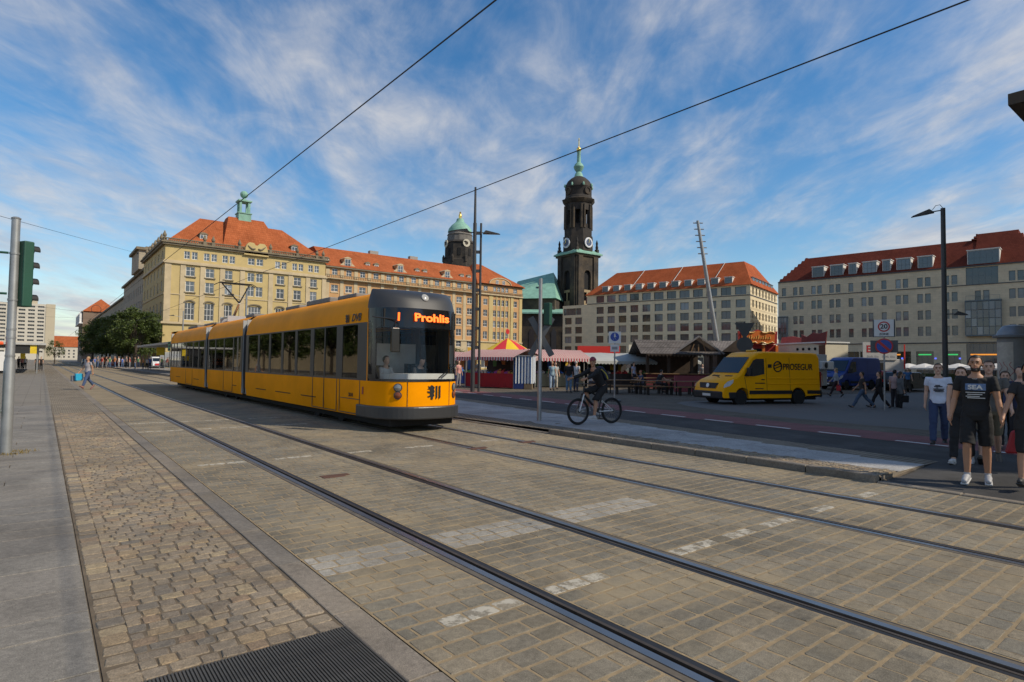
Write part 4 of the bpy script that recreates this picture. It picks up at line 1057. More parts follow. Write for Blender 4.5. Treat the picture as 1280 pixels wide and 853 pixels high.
over.add([upz(Ao, zE), upz(Bo, zE), upz(Co, zE), upz(Do, zE), upz(rl, zRl), upz(rr_, zR)], [(0, 1, 5, 4), (1, 2, 5), (2, 3, 4, 5), (3, 0, 4), (3, 2, 1, 0)]); over.build('nave_roof', M_copper, church)
a1, b1, a2, b2 = [w2l(p) for p in (depthpt(638, 216), depthpt(745, 212), depthpt(638, 226), depthpt(745, 222))]
ai = MB(); ai.add([upz(a1, 0), upz(b1, 0), upz(b2, 0), upz(a2, 0), upz(a1, zA), upz(b1, zA), upz(b2, zA + 2), upz(a2, zA + 2)], [(0, 1, 5, 4), (1, 2, 6, 5), (3, 0, 4, 7)]); ai.build('aisle_wall', M_blk, church)
ai = MB(); ai.add([upz(a1 + (a1 - a2) * .12, zA), upz(b1 + (b1 - b2) * .12, zA), upz(b2, zA + 2.2), upz(a2, zA + 2.2), upz(a1 + (a1 - a2) * .12, zA - .5), upz(b1 + (b1 - b2) * .12, zA - .5)], [(0, 1, 2, 3), (4, 5, 1, 0), (1, 5, 2)]); ai.build('aisle_roof', M_copper, church)
for k in range(6):
    t0 = .22 + k * .13
    p0 = a1.lerp(b1, t0); p1 = a1.lerp(b1, t0 + .06); nn = (a1 - a2).normalized() * .12
    p = MB(); p.add([upz(p0 + nn, 6), upz(p1 + nn, 6), upz(p1 + nn, zA - 7), upz(p0.lerp(p1, .5) + nn, zA - 5.5), upz(p0 + nn, zA - 7)], [(0, 1, 2, 3, 4)]); p.build('aisle_window', M('church_glass', (.03, .03, .035), .3), church)
mb = MB(); dd = w2l(at_depth(673, 361, 232)); mb.box(dd.x - 1.6, dd.x + 1.6, dd.y - 2, dd.y + 2, dd.z - .6, dd.z + .5); mb.build('roof_hatch', M('dark_copper', (.04, .07, .06), .8), church)

# ---------- town hall tower far behind
TC = at_depth(573.5, 380, 388); TC.z = 0
th = thing('town_hall_tower', 'distant dark round tower with green dome and gilded figure', 'tower', TC, R(-35))
def t2(py): return height_at(573.5, py, TC)
mb = MB(); mb.lathe([(10.5 * oct_, 0), (10.5 * oct_, t2(327)), (9.3 * oct_, t2(326)), (9.3 * oct_, t2(306)), (9.9 * oct_, t2(305.5)), (8.7 * oct_, t2(303))], 8, a0=math.pi / 8); mb.build('tower_shaft', M_blk2, th)
mb = MB(); mb.lathe([(8.6, t2(304)), (8.0, t2(296)), (8.4, t2(295)), (7.2, t2(291))], 16); mb.build('tower_drum', M('grey_stone_drum', (.14, .13, .115), .9, var=.3, vs=.3), th)
for k in range(8):
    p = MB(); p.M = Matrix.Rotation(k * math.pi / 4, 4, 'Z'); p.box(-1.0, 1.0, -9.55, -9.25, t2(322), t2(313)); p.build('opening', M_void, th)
for k in range(8):
    p = MB(); p.M = Matrix.Rotation(k * math.pi / 4 + math.pi / 8, 4, 'Z'); p.lathe([(.9, t2(330)), (.9, t2(324)), (.2, t2(321))], 6, (0, -11, 0)); p.build('pinnacle', M_blk2, th)
mb = MB(); H0, H1 = t2(291), t2(274); hh = H1 - H0; mb.lathe([(8.0, H0), (7.4, H0 + hh * .25), (5.6, H0 + hh * .5), (3.6, H0 + hh * .68), (2.6, H0 + hh * .8), (2.2, H1)], 16); mb.build('dome', M_copper, th, smooth=True)
mb = MB(); mb.lathe([(.9, H1), (1.1, H1 + 2), (.8, H1 + 3.2), (.5, H1 + 3.6), (.7, H1 + 4.3), (.2, H1 + 4.9)], 8); mb.build('gilded_figure', M_gold, th)
for k in (0, 2, 4, 6):
    p = MB(); p.M = Matrix.Rotation(k * math.pi / 4 + R(28), 4, 'Z') @ Matrix.Translation((0, -9.6, t2(307))) @ Matrix.Rotation(math.pi / 2, 4, 'X'); p.lathe([(2.5, 0), (2.5, .4)], 20); ck = p.build('clock', M('clock_cream', (.5, .46, .36), .6), th)
    p = MB(); p.M = Matrix.Rotation(k * math.pi / 4 + R(28), 4, 'Z') @ Matrix.Translation((0, -10.05, t2(307))) @ Matrix.Rotation(math.pi / 2, 4, 'X'); p.lathe([(1.1, 0), (1.1, .05)], 16); p.build('dial', M_blk2, ck)

# ---------- buildings along the street on the left
M_tan = M('tan_sandstone', (.36, .31, .23), .88, var=.15, vs=.4, dirt=.3, dirtcol=(.2, .16, .12))
M_dpane = pane_mat('dim_window_pane', (.035, .037, .04), rnd=.5)
def street_house(name, label, y0, y1, x, zt, rows, roofm, roofh, wallm, bay=3.6, setback=0):
    b = thing(name, label, 'building', (x, y1, 0), -math.pi / 2); Wd = y1 - y0; ops.clear(); wins.clear(); k = 0
    u = bay * .6
    while u < Wd - 1:
        for z in rows: op(u, z, 1.5, 2.0, 2, 2)
        u += bay
    mb = MB(); wall_open(mb, 0, Wd, 0, zt, ops, .25); mb.quad((Wd, 0, 0), (Wd, 14, 0), (Wd, 14, zt), (Wd, 0, zt)); mb.quad((0, 0, 0), (0, 14, 0), (0, 14, zt), (0, 0, zt)); mb.build('wall', wallm, b)
    for (a, z, w, h, nx, nz, tr) in wins: window(b, a, z, w, h, nx, nz, M_winw, M_dpane)
    mb = MB(); mb.box(-.5, Wd + .5, -.6, .1, zt, zt + .5); mb.build('cornice', M_dark_st, b)
    mb = MB(); hip_roof(mb, 0, Wd, .2, 14, zt + .75, 4, Wd - 4, 7, zt + roofh, .3); mb.build('roof', roofm, b)
    return b
sh = street_house('street_house', 'tan sandstone street house next to the yellow corner palace', YB + D + .1, YB + D + 48, 18.0, 22.0, (3, 6.6, 10.2, 13.6, 17.2), M_tan, 3.2, M_tan)
mb = MB(); mb.box(30, 44, -1.2, 6, 22.5, 27.0); mb.build('attic_block', M_tan, sh); mb = MB(); mb.box(29.4, 44.6, -1.8, 6.5, 27.0, 27.6); mb.build('cornice', M_dark_st, sh)
mb = MB(); mb.box(33, 36, 1, 4, 27.6, 29.2); mb.build('chimney', M_dark_st, sh)
s2 = street_house('street_house', 'long low tan street house standing behind the roadside trees', 206, 330, 18.6, 19.5, (3, 6.6, 10.2, 13.6, 16.6), M_tan, 3.5, M_tan, bay=4.4)
for k in range(9): 
    mb = MB(); mb.box(8 + k * 12, 10.5 + k * 12, 2, 5, 20.2, 22.6); mb.build('dormer', M_dark_st, s2)
s3 = street_house('street_house', 'far street house with white loggia storey and red roof', 345, 385, 14.5, height_at(122, 392, (14.5, 350)), (3, 7, 11, 15), M_tile, 7, M('brown_brick', (.20, .14, .10), .9, var=.15, vs=.3), bay=5)
zl3 = height_at(122, 392, (14.5, 350))
mb = MB(); mb.box(-.6, 40.6, -1.5, .0, zl3 - 5.4, zl3 - 5); mb.build('loggia_floor', M_winw, s3)
for k in range(7):
    mb = MB(); mb.box(.0 + k * 6.5, .8 + k * 6.5, -1.3, -.5, zl3 - 5, zl3 - .1); mb.build('loggia_pier', M_winw, s3)
# high-rise slab
hr = thing('apartment_tower', 'pale concrete high-rise apartment slab with rows of loggias', 'building', (7.5, 640, 0), 0)
M_conc = M('cream_concrete', (.52, .48, .40), .9, var=.06, vs=.1); M_conc2 = M('tan_concrete', (.46, .40, .29), .9, var=.06, vs=.1)
ops.clear(); wins.clear()
for k in range(9):
    for j in range(15): op(-9.5 - 6.2 * k, 6 + 3.15 * j, 4.4, 1.55, 3, 1)
zt = height_at(45, 380, (0, 640)); mb = MB(); wall_open(mb, -66, -.1, 0, zt, [o for o in ops if o[3] < zt - .5 and o[0] > -66], .9); mb.quad((-.1, 0, 0), (-.1, 16, 0), (-.1, 16, zt), (-.1, 0, zt)); mb.quad((-66, 0, zt), (-.1, 0, zt), (-.1, 16, zt), (-66, 16, zt)); mb.build('wall', M_conc, hr)
for (a, z, w, h, nx, nz, tr) in wins:
    if z + h < zt - .5 and a > -63: window(hr, a, z, w, h, nx, nz, M_winw, M_dpane, y=.85)
mb = MB(); mb.box(-6.2, .1, -.4, -.003, 0, zt + .3); mb.build('blank_end_panel', M_conc2, hr)
mb = MB(); mb.box(-64, -50, 3, 10, zt, zt + 4); mb.box(-26, -12, 3, 10, zt, zt + 3.2); mb.build('plant_room', M_conc2, hr)
# far end of the street
fb = thing('far_terrace', 'far terrace with long red roof closing the end of street', 'building', (6.5, 760, 0), 0)
zt = height_at(80, 436, (6, 760)); ops.clear(); wins.clear()
for k in range(14):
    for j in range(5): op(3 + 4 * k, 2 + 3.2 * j, 1.6, 1.8, 2, 1)
mb = MB(); wall_open(mb, 0, 58, 0, zt + 2, [o for o in ops if o[3] < zt + 1.8], .3); mb.build('wall', M_conc, fb)
for (a, z, w, h, nx, nz, tr) in wins:
    if z + h < zt + 1.8: window(fb, a, z, w, h, nx, nz, M_winw, M_dpane)
mb = MB(); hip_roof(mb, 0, 58, 0, 16, zt + 2, 1, 57, 8, zt + 13, .6); mb.build('roof', M_tile, fb)
# roof slab corner seen upper right; unseen tall block added to shade the square
ZR_ = 12.0
tip = None
d_ = ray(1260, 132); t_ = (ZR_ - EYE) / d_.z; tip = Vector((d_.x * t_, d_.y * t_, 0))
rbd = thing('shading_building', 'unseen tall block added to shade the square, with brown roof slab jutting out', 'building', (23.4, 3.3, 0), 0)
M_soff = M('brown_soffit', (.075, .058, .04), .7, var=.15, vs=.5)
mb = MB(); mb.box(tip.x - 23.4, 60, 0.02, tip.y - 3.3, ZR_, ZR_ + .45); mb.build('roof_slab', M_soff, rbd)
BH, BY = 22.0, 20.3
ops.clear(); wins.clear()
for k in range(4):
    for z in (.5, 4.6, 8.0, 11.4, 14.8, 18.2): op(2.6 + 5.0 * k, z, 3.2, 2.2 if z > 1 else 3.2, 3, 1)
Mq = Matrix.Rotation(-math.pi / 2, 4, 'Z')
mb = MB(); wall_open(mb, 0, BY, 0, BH, ops, .3, Mq)
for q_ in (((0, 0), (60, 0)), ((60, 0), (60, -BY)), ((60, -BY), (0, -BY))): mb.quad((*q_[0], 0), (*q_[1], 0), (*q_[1], BH), (*q_[0], BH))
mb.build('wall', M_gst, rbd); mb = MB(); mb.box(0, 60, -BY, 0, BH, BH + .3); mb.build('roof', M_soff, rbd)
for (a, z, w, h, nx, nz, tr) in wins: window(rbd, a, z, w, h, nx, nz, M_teal, M_bpane, M_=Mq, y=.25)
# ------------------------------------------------------------------ tram
M_ty = M('tram_yellow', (.90, .315, .0), .5, var=.10, vs=.9, dirt=.35, dirtcol=(.50, .18, .002), spec=.05)
M_ty2 = M('tram_roof_yellow', (.64, .42, .12), .5, var=.12, vs=1.0, dirt=.3, dirtcol=(.4, .27, .1))
M_td = M('tram_dark_grey', (.035, .036, .038), .4, var=.12, vs=2)
M_tb = M('tram_black_gloss', (.008, .008, .009), .12, var=.0, spec=.6)
M_tg = glass_mat('tram_glass', (.97, .99, .99), .015, .98, 1.38)
M_tgs = glass_mat('tram_side_glass', (.75, .80, .80), .02, .72)
M_rub = M('rubber_bellows', (.014, .014, .015), .75, var=.1)
M_int = M('tram_interior_grey', (.36, .36, .35), .7, var=.05)
M_intl = M('tram_interior_light', (.62, .62, .60), .6)
M_und = M('underframe_black', (.010, .010, .010), .85)
M_blkprint = M('black_lettering', (.012, .012, .012), .5)
M_alu = M('aluminium', (.55, .55, .55), .35, metal=.8, var=.06)
TX, TY0 = 7.29, 12.35
tram = thing('tram', 'yellow three-section tram with black front and raised pantograph', 'tram', (TX, TY0, 0))
HWD = 1.15
def side_prof():      # half cross-section (x, z) of the body from skirt to roof centre
    return [(1.10, .30), (1.15, .62), (1.155, 1.18), (1.155, 2.60), (1.13, 2.85), (1.07, 3.05), (.95, 3.24), (.78, 3.36), (.5, 3.42), (0, 3.44)]
SEC = [(1.05, 11.9), (12.45, 18.6), (19.15, 28.9)]
WZ0, WZ1 = 1.22, 2.56
SP = side_prof()
def win_layout(k):
    if k == 0: return [(1.60, 2.55), (2.95, 3.75), (3.82, 4.62), (4.9, 6.05), (6.25, 7.4), (7.6, 8.75), (8.95, 10.1), (10.3, 11.55)]
    if k == 1: return [(12.7, 13.75), (13.9, 15.35), (15.5, 16.95), (17.1, 18.35)]
    return [(19.45, 20.6), (20.8, 22.0), (22.2, 23.0), (23.07, 23.87), (24.1, 25.3), (25.5, 26.7), (26.9, 27.7), (27.9, 28.6)]
for k, (a, b) in enumerate(SEC):
    low = SP[:3]; top = SP[3:]
    for sx in (-1, 1):
        # lower side panel
        mb = MB(); ys = [a, b]
        P = [(sx * x, z) for x, z in low]; mb.grid([[(x, a, z) for x, z in P], [(x, b, z) for x, z in P]], flip=sx > 0); 
        mb.build('side_panel', M_ty, tram, smooth=True)
        # black window band with real openings
        mb = MB(); mb.M = Matrix.Translation((sx * 1.155, 0, 0)) @ Matrix.Rotation(-math.pi / 2 * (1 if sx < 0 else -1), 4, 'Z')
        L_ = win_layout(k); o_ = [((-q, -p) if sx < 0 else (p, q)) for p, q in L_]
        wall_open(mb, -b if sx < 0 else a, -a if sx < 0 else b, 1.18, 2.60, [(p, q, WZ0, WZ1) for p, q in o_], .05)
        mb.build('window_band', M_td, tram)
        for (p, q) in L_:
            mb = MB(); x0 = sx * 1.145; mb.box(min(x0, x0 - sx * .012), max(x0, x0 - sx * .012), p - .01, q + .01, WZ0 - .01, WZ1 + .01); mb.build('side_window', M_tgs, tram)
    # roof shell over both sides
    full = [(-x, z) for x, z in top] + [(x, z) for x, z in top[::-1][1:]]
    nb = 3
    mb = MB(); mb.grid([[(x, a, z) for x, z in full], [(x, b, z) for x, z in full]], flip=True); ro = mb.build('roof', M_ty, tram, smooth=True)
    for yy in ((a, b) if k else (b,)):      # end bulkheads with a gangway opening
        mb = MB(); yq = yy - .02 if yy == b else yy + .02
        mb.box(-1.14, -.55, yq - .02, yq + .02, .35, 3.2); mb.build('bulkhead', M_int, tram); mb = MB(); mb.box(.55, 1.14, yq - .02, yq + .02, .35, 3.2); mb.build('bulkhead', M_int, tram)
    mb = MB(); mb.box(-1.08, 1.08, a, b, .34, .40); mb.build('floor', M_int, tram)
    mb = MB(); mb.box(-.95, .95, a, b, 2.7, 2.75); mb.build('ceiling', M_intl, tram)
# seats inside, poles
M_seat = M('seat_blue', (.03, .05, .10), .8)
mb = MB(); mb.box(-.22, .22, -.22, .2, .8, .88); mb.box(-.22, .22, .16, .24, .88, 1.45); mb.box(-.05, .05, -.1, .1, .4, .8); seat_me = mb.mesh('seat', M_seat)
for y_ in [4.9, 5.9, 6.9, 7.9, 8.9, 9.9, 13.2, 14.4, 15.6, 16.8, 20, 21, 22, 24.6, 25.6, 26.6]:
    for x in (-.78, .78): put('seat', seat_me, tram, (x, y_, 0))
for y_ in (3.0, 4.7, 7.0, 9.2, 13.4, 16.5, 20.3, 23.2, 26):
    mb = MB(); mb.tube([(-.45, y_, .4), (-.45, y_, 2.7)], .02, 6); mb.build('grab_pole', M('grab_yellow', (.6, .4, .03), .4), tram)
# joint lines, doors: thin dark gaps in the lower panel and stacked door leaves
for (p, q) in ((1.42, 2.68), (2.88, 3.78), (3.79, 4.66), (13.85, 15.38), (22.15, 23.9)):
    mb = MB()
    for y_ in (p, q): mb.box(-1.162, -1.150, y_ - .012, y_ + .012, .34, 1.18)
    mb.box(-1.162, -1.150, p, q, .335, .355); mb.build('door_seam', M_td, tram)
for (p, q, z) in ((4.4, 5.6, .62), (6.6, 8.1, .62), (9.2, 10.4, .62), (20.5, 21.7, .66), (25.5, 26.8, .66), (13.2, 13.8, .62)):
    mb = MB(); mb.box(-1.163, -1.150, p, q, z - .012, z + .012); mb.build('vent_line', M_und, tram)
# bellows
for (a, b) in ((11.9, 12.45), (18.6, 19.15)):
    n = 7; prof = [(1.06, .36), (1.10, 1.2), (1.10, 2.6), (1.0, 3.1), (.7, 3.3), (0, 3.34)]
    full = [(-x, z) for x, z in prof] + [(x, z) for x, z in prof[::-1][1:]]; mb = MB(); rows = []
    for i in range(n * 2 + 1):
        t = i / (n * 2); sc = 1.0 if i % 2 == 0 else .95; rows.append([(x * sc, a + (b - a) * t, 1.8 + (z - 1.8) * sc) for x, z in full])
    mb.grid(rows, flip=True); mb.build('bellows', M_rub, tram)
# front: plan contour pushed back with height
def nose(z):
    if z < 1.2: return 0.0
    if z < 2.9: return (z - 1.2) * .10
    return .17 + (z - 2.9) * .55 + max(0, z - 3.2) ** 2 * 6
def contour(u, z, w=1.155, L=1.05):
    """u in -1..1 round the front from the near side to the far side; returns x, y"""
    x = w * math.sin(u * math.pi / 2); f = abs(math.sin(u * math.pi / 2)); n_ = nose(z)
    return x, n_ + (L - n_) * (1 - (1 - f ** 3.0) ** .55)
NU = 28
def front_patch(u0, u1, zs, off=0.0, n=NU):
    return [[(lambda xy: (xy[0], xy[1] - off, z))(contour(u0 + (u1 - u0) * i / n, z)) for i in range(n + 1)] for z in zs]
def fp(name, mat, u0, u1, zs, off=0.0, par=tram, smooth=True):
    mb = MB(); mb.grid(front_patch(u0, u1, zs, off)); return mb.build(name, mat, par, smooth=smooth)
lower = fp('front_panel', M_ty, -1, 1, [.60, .8, 1.0, 1.18])
fp('front_sill', M_tb, -.94, .94, [1.18, 1.24], .012)
UW = .83
wsc = fp('windscreen', M_tg, -UW, UW, [1.24, 1.5, 1.8, 2.1, 2.46])
fp('destination_band', M_tb, -UW, UW, [2.46, 2.6, 2.8, 2.93])
for s_ in (-1, 1):
    fp('corner_window', M_tg, s_ * (UW + .0), s_ * .975, [1.34, 1.5, 1.8, 2.2, 2.6])
    fp('corner_band', M_tb, s_ * UW, s_ * .985, [2.6, 2.8, 2.93]); fp('corner_sill', M_tb, s_ * UW, s_ * .985, [1.24, 1.34])
    fp('front_pillar', M_tb, s_ * (UW - .035), s_ * (UW + .04), [1.24, 1.6, 2.0, 2.5, 2.93], .012); fp('corner_pillar', M_ty if s_ < 0 else M_ty, s_ * .972, s_ * 1.0, [1.18, 1.6, 2.0, 2.5, 2.93])
zs = [2.93, 3.0, 3.08, 3.16, 3.24, 3.3, 3.36, 3.40]
mb = MB(); rows = front_patch(-1, 1, zs)
rows = [[(x * (1 - max(0, (z - 2.95)) ** 1.6 * .28), y, z) for (x, y, z) in r_] for r_ in rows]
rows.append([(x * .5, 1.06, 3.435) for (x, y, z) in rows[-1]])
mb.grid(rows); mb.build('roof_cap', M_td, tram, smooth=True)
mb = MB()
full = [(-x, z) for x, z in SP[3:]] + [(x, z) for x, z in SP[3:][::-1][1:]]; mb.grid([[(x * .995, .92, z - .012) for x, z in full], [(x * .998, 1.06, z - .004) for x, z in full]], flip=True); mb.build('roof_joint', M_td, tram, smooth=True)
mb = MB(); mb.M = Matrix.Translation((.0, .36, 3.2)) @ Matrix.Rotation(R(62), 4, 'X'); mb.lathe([(.10, 0), (.095, .05), (.04, .07)], 14); mb.build('top_headlight', M('lamp_glass', (.34, .34, .33), .2), tram, smooth=True)
# bumper
mb = MB()
for z0, z1 in ((.30, .60),):
    outer = [contour(-1 + 2 * i / 30, .5, 1.20, 1.2) for i in range(31)]; poly = [(x, y - .14) for x, y in outer] + [(1.2, 1.55), (-1.2, 1.55)]
    mb.prism(poly, 'z', z0, z1)
mb.build('bumper', M_td, tram, bevel=.03)
mb = MB(); mb.box(-.85, .85, .35, 28.2, .12, .34); mb.build('underframe', M_und, tram)
for y_ in (3.4, 5.2, 14.6, 16.4, 24, 25.8):
    for x in (-.755, .755):
        mb = MB(); mb.M = Matrix.Translation((x, y_, .30)) @ Matrix.Rotation(math.pi / 2, 4, 'Y'); mb.lathe([(.30, -.05), (.30, .05)], 20); mb.build('wheel', M_und, tram)
# lights, emblem, seams, wipers
def on_front(u, z, off=.01): x, y = contour(u, z); return Vector((x, y - off, z))
def front_normal_rot(u):
    a = Vector((*contour(u - .01, 1.0), 0)); b = Vector((*contour(u + .01, 1.0), 0)); t = (b - a).normalized(); return math.atan2(t.y, t.x)
for s_ in (-1, 1):
    for (z, mat, r_) in ((1.04, M('headlamp_glass', (.30, .31, .31), .12, metal=.5), .082), (.86, M('amber_lamp', (.20, .055, .02), .2), .075)):
        p = on_front(s_ * .46, z, .0); rz = front_normal_rot(s_ * .46); mb = MB(); mb.M = Matrix.Translation(p) @ Matrix.Rotation(rz, 4, 'Z') @ Matrix.Rotation(math.pi / 2, 4, 'X')
        mb.lathe([(r_ + .02, -.01), (r_ + .02, .016), (r_, .018)], 18); hl = mb.build('headlight', M_td, tram)
        mb = MB(); mb.M = Matrix.Translation(p) @ Matrix.Rotation(rz, 4, 'Z') @ Matrix.Rotation(math.pi / 2, 4, 'X'); mb.lathe([(r_, .018), (r_ * .7, .035), (.005, .042)], 18); mb.build('lamp_lens', mat, hl, smooth=True)
    pts = [on_front(s_ * .33, z, .004) for z in (.61, .8, 1.0, 1.17)]; mb = MB(); mb.tube(pts, .008, 4); mb.build('panel_seam', M_td, tram)
def shield(par, M_, s=1.0):      # city arms: rampant lion and two pales
    mb = MB(); mb.M = M_
    for x0 in (.06, .15): mb.prism([(x0 * s, -.17 * s), (x0 * s + .045 * s, -.13 * s), (x0 * s + .045 * s, .17 * s), (x0 * s, .17 * s)], 'y', -.006, .0)
    lion = [(-.02, .17), (-.07, .19), (-.12, .15), (-.17, .17), (-.14, .12), (-.18, .09), (-.11, .08), (-.10, .03), (-.19, .04), (-.17, .0), (-.10, -.02), (-.11, -.07), (-.18, -.09), (-.15, -.12), (-.08, -.10), (-.09, -.16), (-.03, -.18), (-.02, -.12), (.02, -.08), (.0, -.02), (.03, .03), (.0, .08), (.03, .12)]
    mb.prism([(x * s, z * s) for x, z in lion], 'y', -.006, 0); return mb.build('coat_of_arms', M_blkprint, par)
p = on_front(.05, .92, .01); shield(tram, Matrix.Translation(p), .95)
mb = MB(); a_ = on_front(.12, 1.27, .03); b_ = on_front(.50, 1.60, .05); mb.tube([a_, b_], .012, 5); mb.build('wiper', M_tb, tram)
mb = MB(); a_ = on_front(.16, 1.27, .03); b_ = on_front(.58, 1.56, .05); mb.tube([a_, b_], .01, 5); mb.build('wiper', M_tb, tram)
# destination display
M_led = M('led_orange', (1.0, .13, .01), .5, emit=2.4)
put_text('1', .26, M_led, tram, on_front(-.44, 2.70, .03), (R(85), 0, front_normal_rot(-.44)), bold=.01)
put_text('Prohlis', .26, M_led, tram, on_front(.04, 2.70, .05), (R(85), 0, 0), bold=.008, width=.95)
# side lettering
put_text('DVB', .27, M_blkprint, tram, (-1.152, 1.72, 2.735), (R(83), 0, -math.pi / 2), bold=.004, shear=.15, width=.55)
shield(tram, Matrix.Translation((-1.158, 2.27, 2.73)) @ Matrix.Rotation(-math.pi / 2, 4, 'Z'), .62)
put_text('2614', .13, M_blkprint, tram, (-1.160, 1.95, .80), (R(90), 0, -math.pi / 2), bold=.003)
mb = MB(); mb.box(-1.163, -1.157, 1.2, 1.28, .85, 1.03); mb.build('marker_lamp', M('marker_red', (.30, .03, .02), .3), tram)
mb = MB(); mb.box(-1.165, -1.150, 1.4, 2.6, .70, .715); mb.build('trim_line', M_td, tram)
# mirror on its arm (near side)
mb = MB(); a_ = on_front(-.86, 2.72, .02); b_ = Vector((-1.02, -.06, 2.45)); mb.tube([a_, (-.95, -.02, 2.62), b_], .02, 6); mr = mb.build('mirror', M_tb, tram)
mb = MB(); mb.box(-1.10, -.90, -.14, -.04, 1.86, 2.42); mb.build('mirror_housing', M_tb, mr, bevel=.02)
# cab
mb = MB(); mb.box(-.9, .9, .36, .85, 1.10, 1.36); mb.build('dashboard', M_intl, tram)
mb = MB(); mb.box(-1.1, -.35, 2.72, 2.76, .4, 2.6); mb.build('cab_wall', M_int, tram); mb = MB(); mb.box(-.1, 1.1, 2.72, 2.76, .4, 2.15); mb.build('cab_wall', M_intl, tram)
mb = MB(); mb.box(-1.0, 1.0, .5, 1.05, 2.48, 2.9); mb.build('display_box', M_und, tram)
mb = MB(); mb.box(-1.05, 1.05, .9, 2.7, .36, .5); mb.build('cab_floor', M_int, tram)
mb = MB(); mb.box(.32, .85, 1.45, 1.85, .80, .90); mb.box(.32, .85, 1.8, 1.92, .90, 1.6); mb.box(.5, .65, 1.6, 1.7, .5, .80); mb.build('driver_seat', M_tb, tram)
mb = MB(); mb.box(-.62, -.17, 1.45, 1.85, .80, .90); mb.box(-.62, -.17, 1.8, 1.92, .90, 1.55); mb.box(-.47, -.32, 1.6, 1.7, .5, .80); mb.build('folding_seat', M_tb, tram)
# roof gear
for (a, b, h_) in ((3.0, 4.3, .10), (4.9, 6.9, .14), (7.6, 9.0, .10), (13.0, 14.2, .12), (20.2, 22.4, .10), (24.2, 26.8, .12)):
    mb = MB(); mb.box(-.62, .62, a, b, 3.40, 3.42 + h_); mb.build('roof_box', M('roof_box_grey', (.16, .16, .155), .6, var=.1), tram, bevel=.03)
# pantograph
py0 = 18.4
pan = MB(); pan.box(-.55, .55, py0 - .75, py0 - .65, 3.45, 3.72); pan.box(-.55, .55, py0 + .65, py0 + .75, 3.45, 3.72); pan.box(-.5, -.42, py0 - .65, py0 + .65, 3.62, 3.70); pan.box(.42, .5, py0 - .65, py0 + .65, 3.62, 3.70)
pg = pan.build('pantograph_base', M_alu, tram)
mb = MB(); mb.tube([(0, py0 + .6, 3.7), (0, py0 - .5, 4.35)], [.07, .05], 8); mb.build('lower_arm', M_alu, pg)
mb = MB(); mb.tube([(0, py0 - .5, 4.35), (-.62, py0 + .25, 5.33)], [.035, .03], 6); mb.tube([(0, py0 - .5, 4.35), (.62, py0 + .25, 5.33)], [.035, .03], 6); mb.tube([(-.62, py0 + .25, 5.33), (.62, py0 + .25, 5.33)], .025, 6); mb.build('upper_arm', M_und, pg)
mb = MB()
for dy in (-.14, .14): mb.tube([(-.95, py0 + .25 + dy, 5.24), (-.72, py0 + .25 + dy, 5.37), (.72, py0 + .25 + dy, 5.37), (.95, py0 + .25 + dy, 5.24)], .022, 6)
mb.build('contact_strips', M_und, pg)
# rear end
mb = MB(); mb.grid([[(-1.155, 28.9, z) for z in (.3, 1.18, 2.6, 3.0, 3.3)], [(-.9, 29.5, z) for z in (.3, 1.18, 2.6, 3.0, 3.25)], [(0, 29.75, z) for z in (.3, 1.18, 2.6, 3.0, 3.2)], [(.9, 29.5, z) for z in (.3, 1.18, 2.6, 3.0, 3.25)], [(1.155, 28.9, z) for z in (.3, 1.18, 2.6, 3.0, 3.3)]], flip=True); mb.build('rear_end', M_ty, tram, smooth=True)
mb = MB(); mb.grid([[(-1.155, 28.88, 3.3), (-.5, 28.88, 3.42), (.5, 28.88, 3.42), (1.155, 28.88, 3.3)], [(-.9, 29.5, 3.25), (-.4, 29.6, 3.22), (.4, 29.6, 3.22), (.9, 29.5, 3.25)]]); mb.build('rear_roof', M_td, tram)
# ------------------------------------------------------------------ vans and cars (local x forward, y to the left side)
M_tyre = M('tyre', (.012, .012, .012), .85); M_rim = M('wheel_rim', (.10, .10, .105), .4, metal=.7)
M_cglass = M('vehicle_glass', (.016, .02, .022), .06, var=.0, spec=.8)
M_trim = M('black_plastic', (.014, .014, .015), .6, var=.1)
M_lampc = M('headlamp_clear', (.62, .64, .66), .1, var=.2, vs=20); M_lampr = M('tail_lamp', (.30, .012, .01), .2)
M_platew = M('number_plate', (.65, .65, .62), .5)
def arch_pts(cx, r, z0, n=8):
    return [(cx + r * math.cos(t), z0 + r * math.sin(t)) for t in [math.pi * (1 - i / n) for i in range(n + 1)]]
def wheel(par, x, y, r, w=.20, s=1):
    mb = MB(); mb.M = Matrix.Translation((x, y, r)) @ Matrix.Rotation(math.pi / 2, 4, 'X')
    mb.lathe([(r * .62, -w / 2), (r * .94, -w / 2), (r, -w * .35), (r, w * .35), (r * .94, w / 2), (r * .62, w / 2)], 22); o = mb.build('wheel', M_tyre, par, smooth=True)
    mb = MB(); mb.M = Matrix.Translation((x, y, r)) @ Matrix.Rotation(math.pi / 2, 4, 'X'); mb.lathe([(r * .62, -w * .36), (r * .58, -w * .3), (r * .2, -w * .42), (r * .15, w * .42), (r * .58, w * .3), (r * .62, w * .36)], 16); mb.build('rim', M_rim, o, smooth=True)
    for k in range(5):
        a = 2 * math.pi * k / 5
        for sy in (-1, 1):
            mb = MB(); c_ = Vector((x + r * .4 * math.cos(a), y + sy * w * .39, r + r * .4 * math.sin(a))); mb.M = Matrix.Translation(c_); mb.sphere((0, 0, 0), r * .085, 6, 4, (1, .3, 1)); 
            if sy == s: mb.build('rim_hole', M_trim, o)
    return o
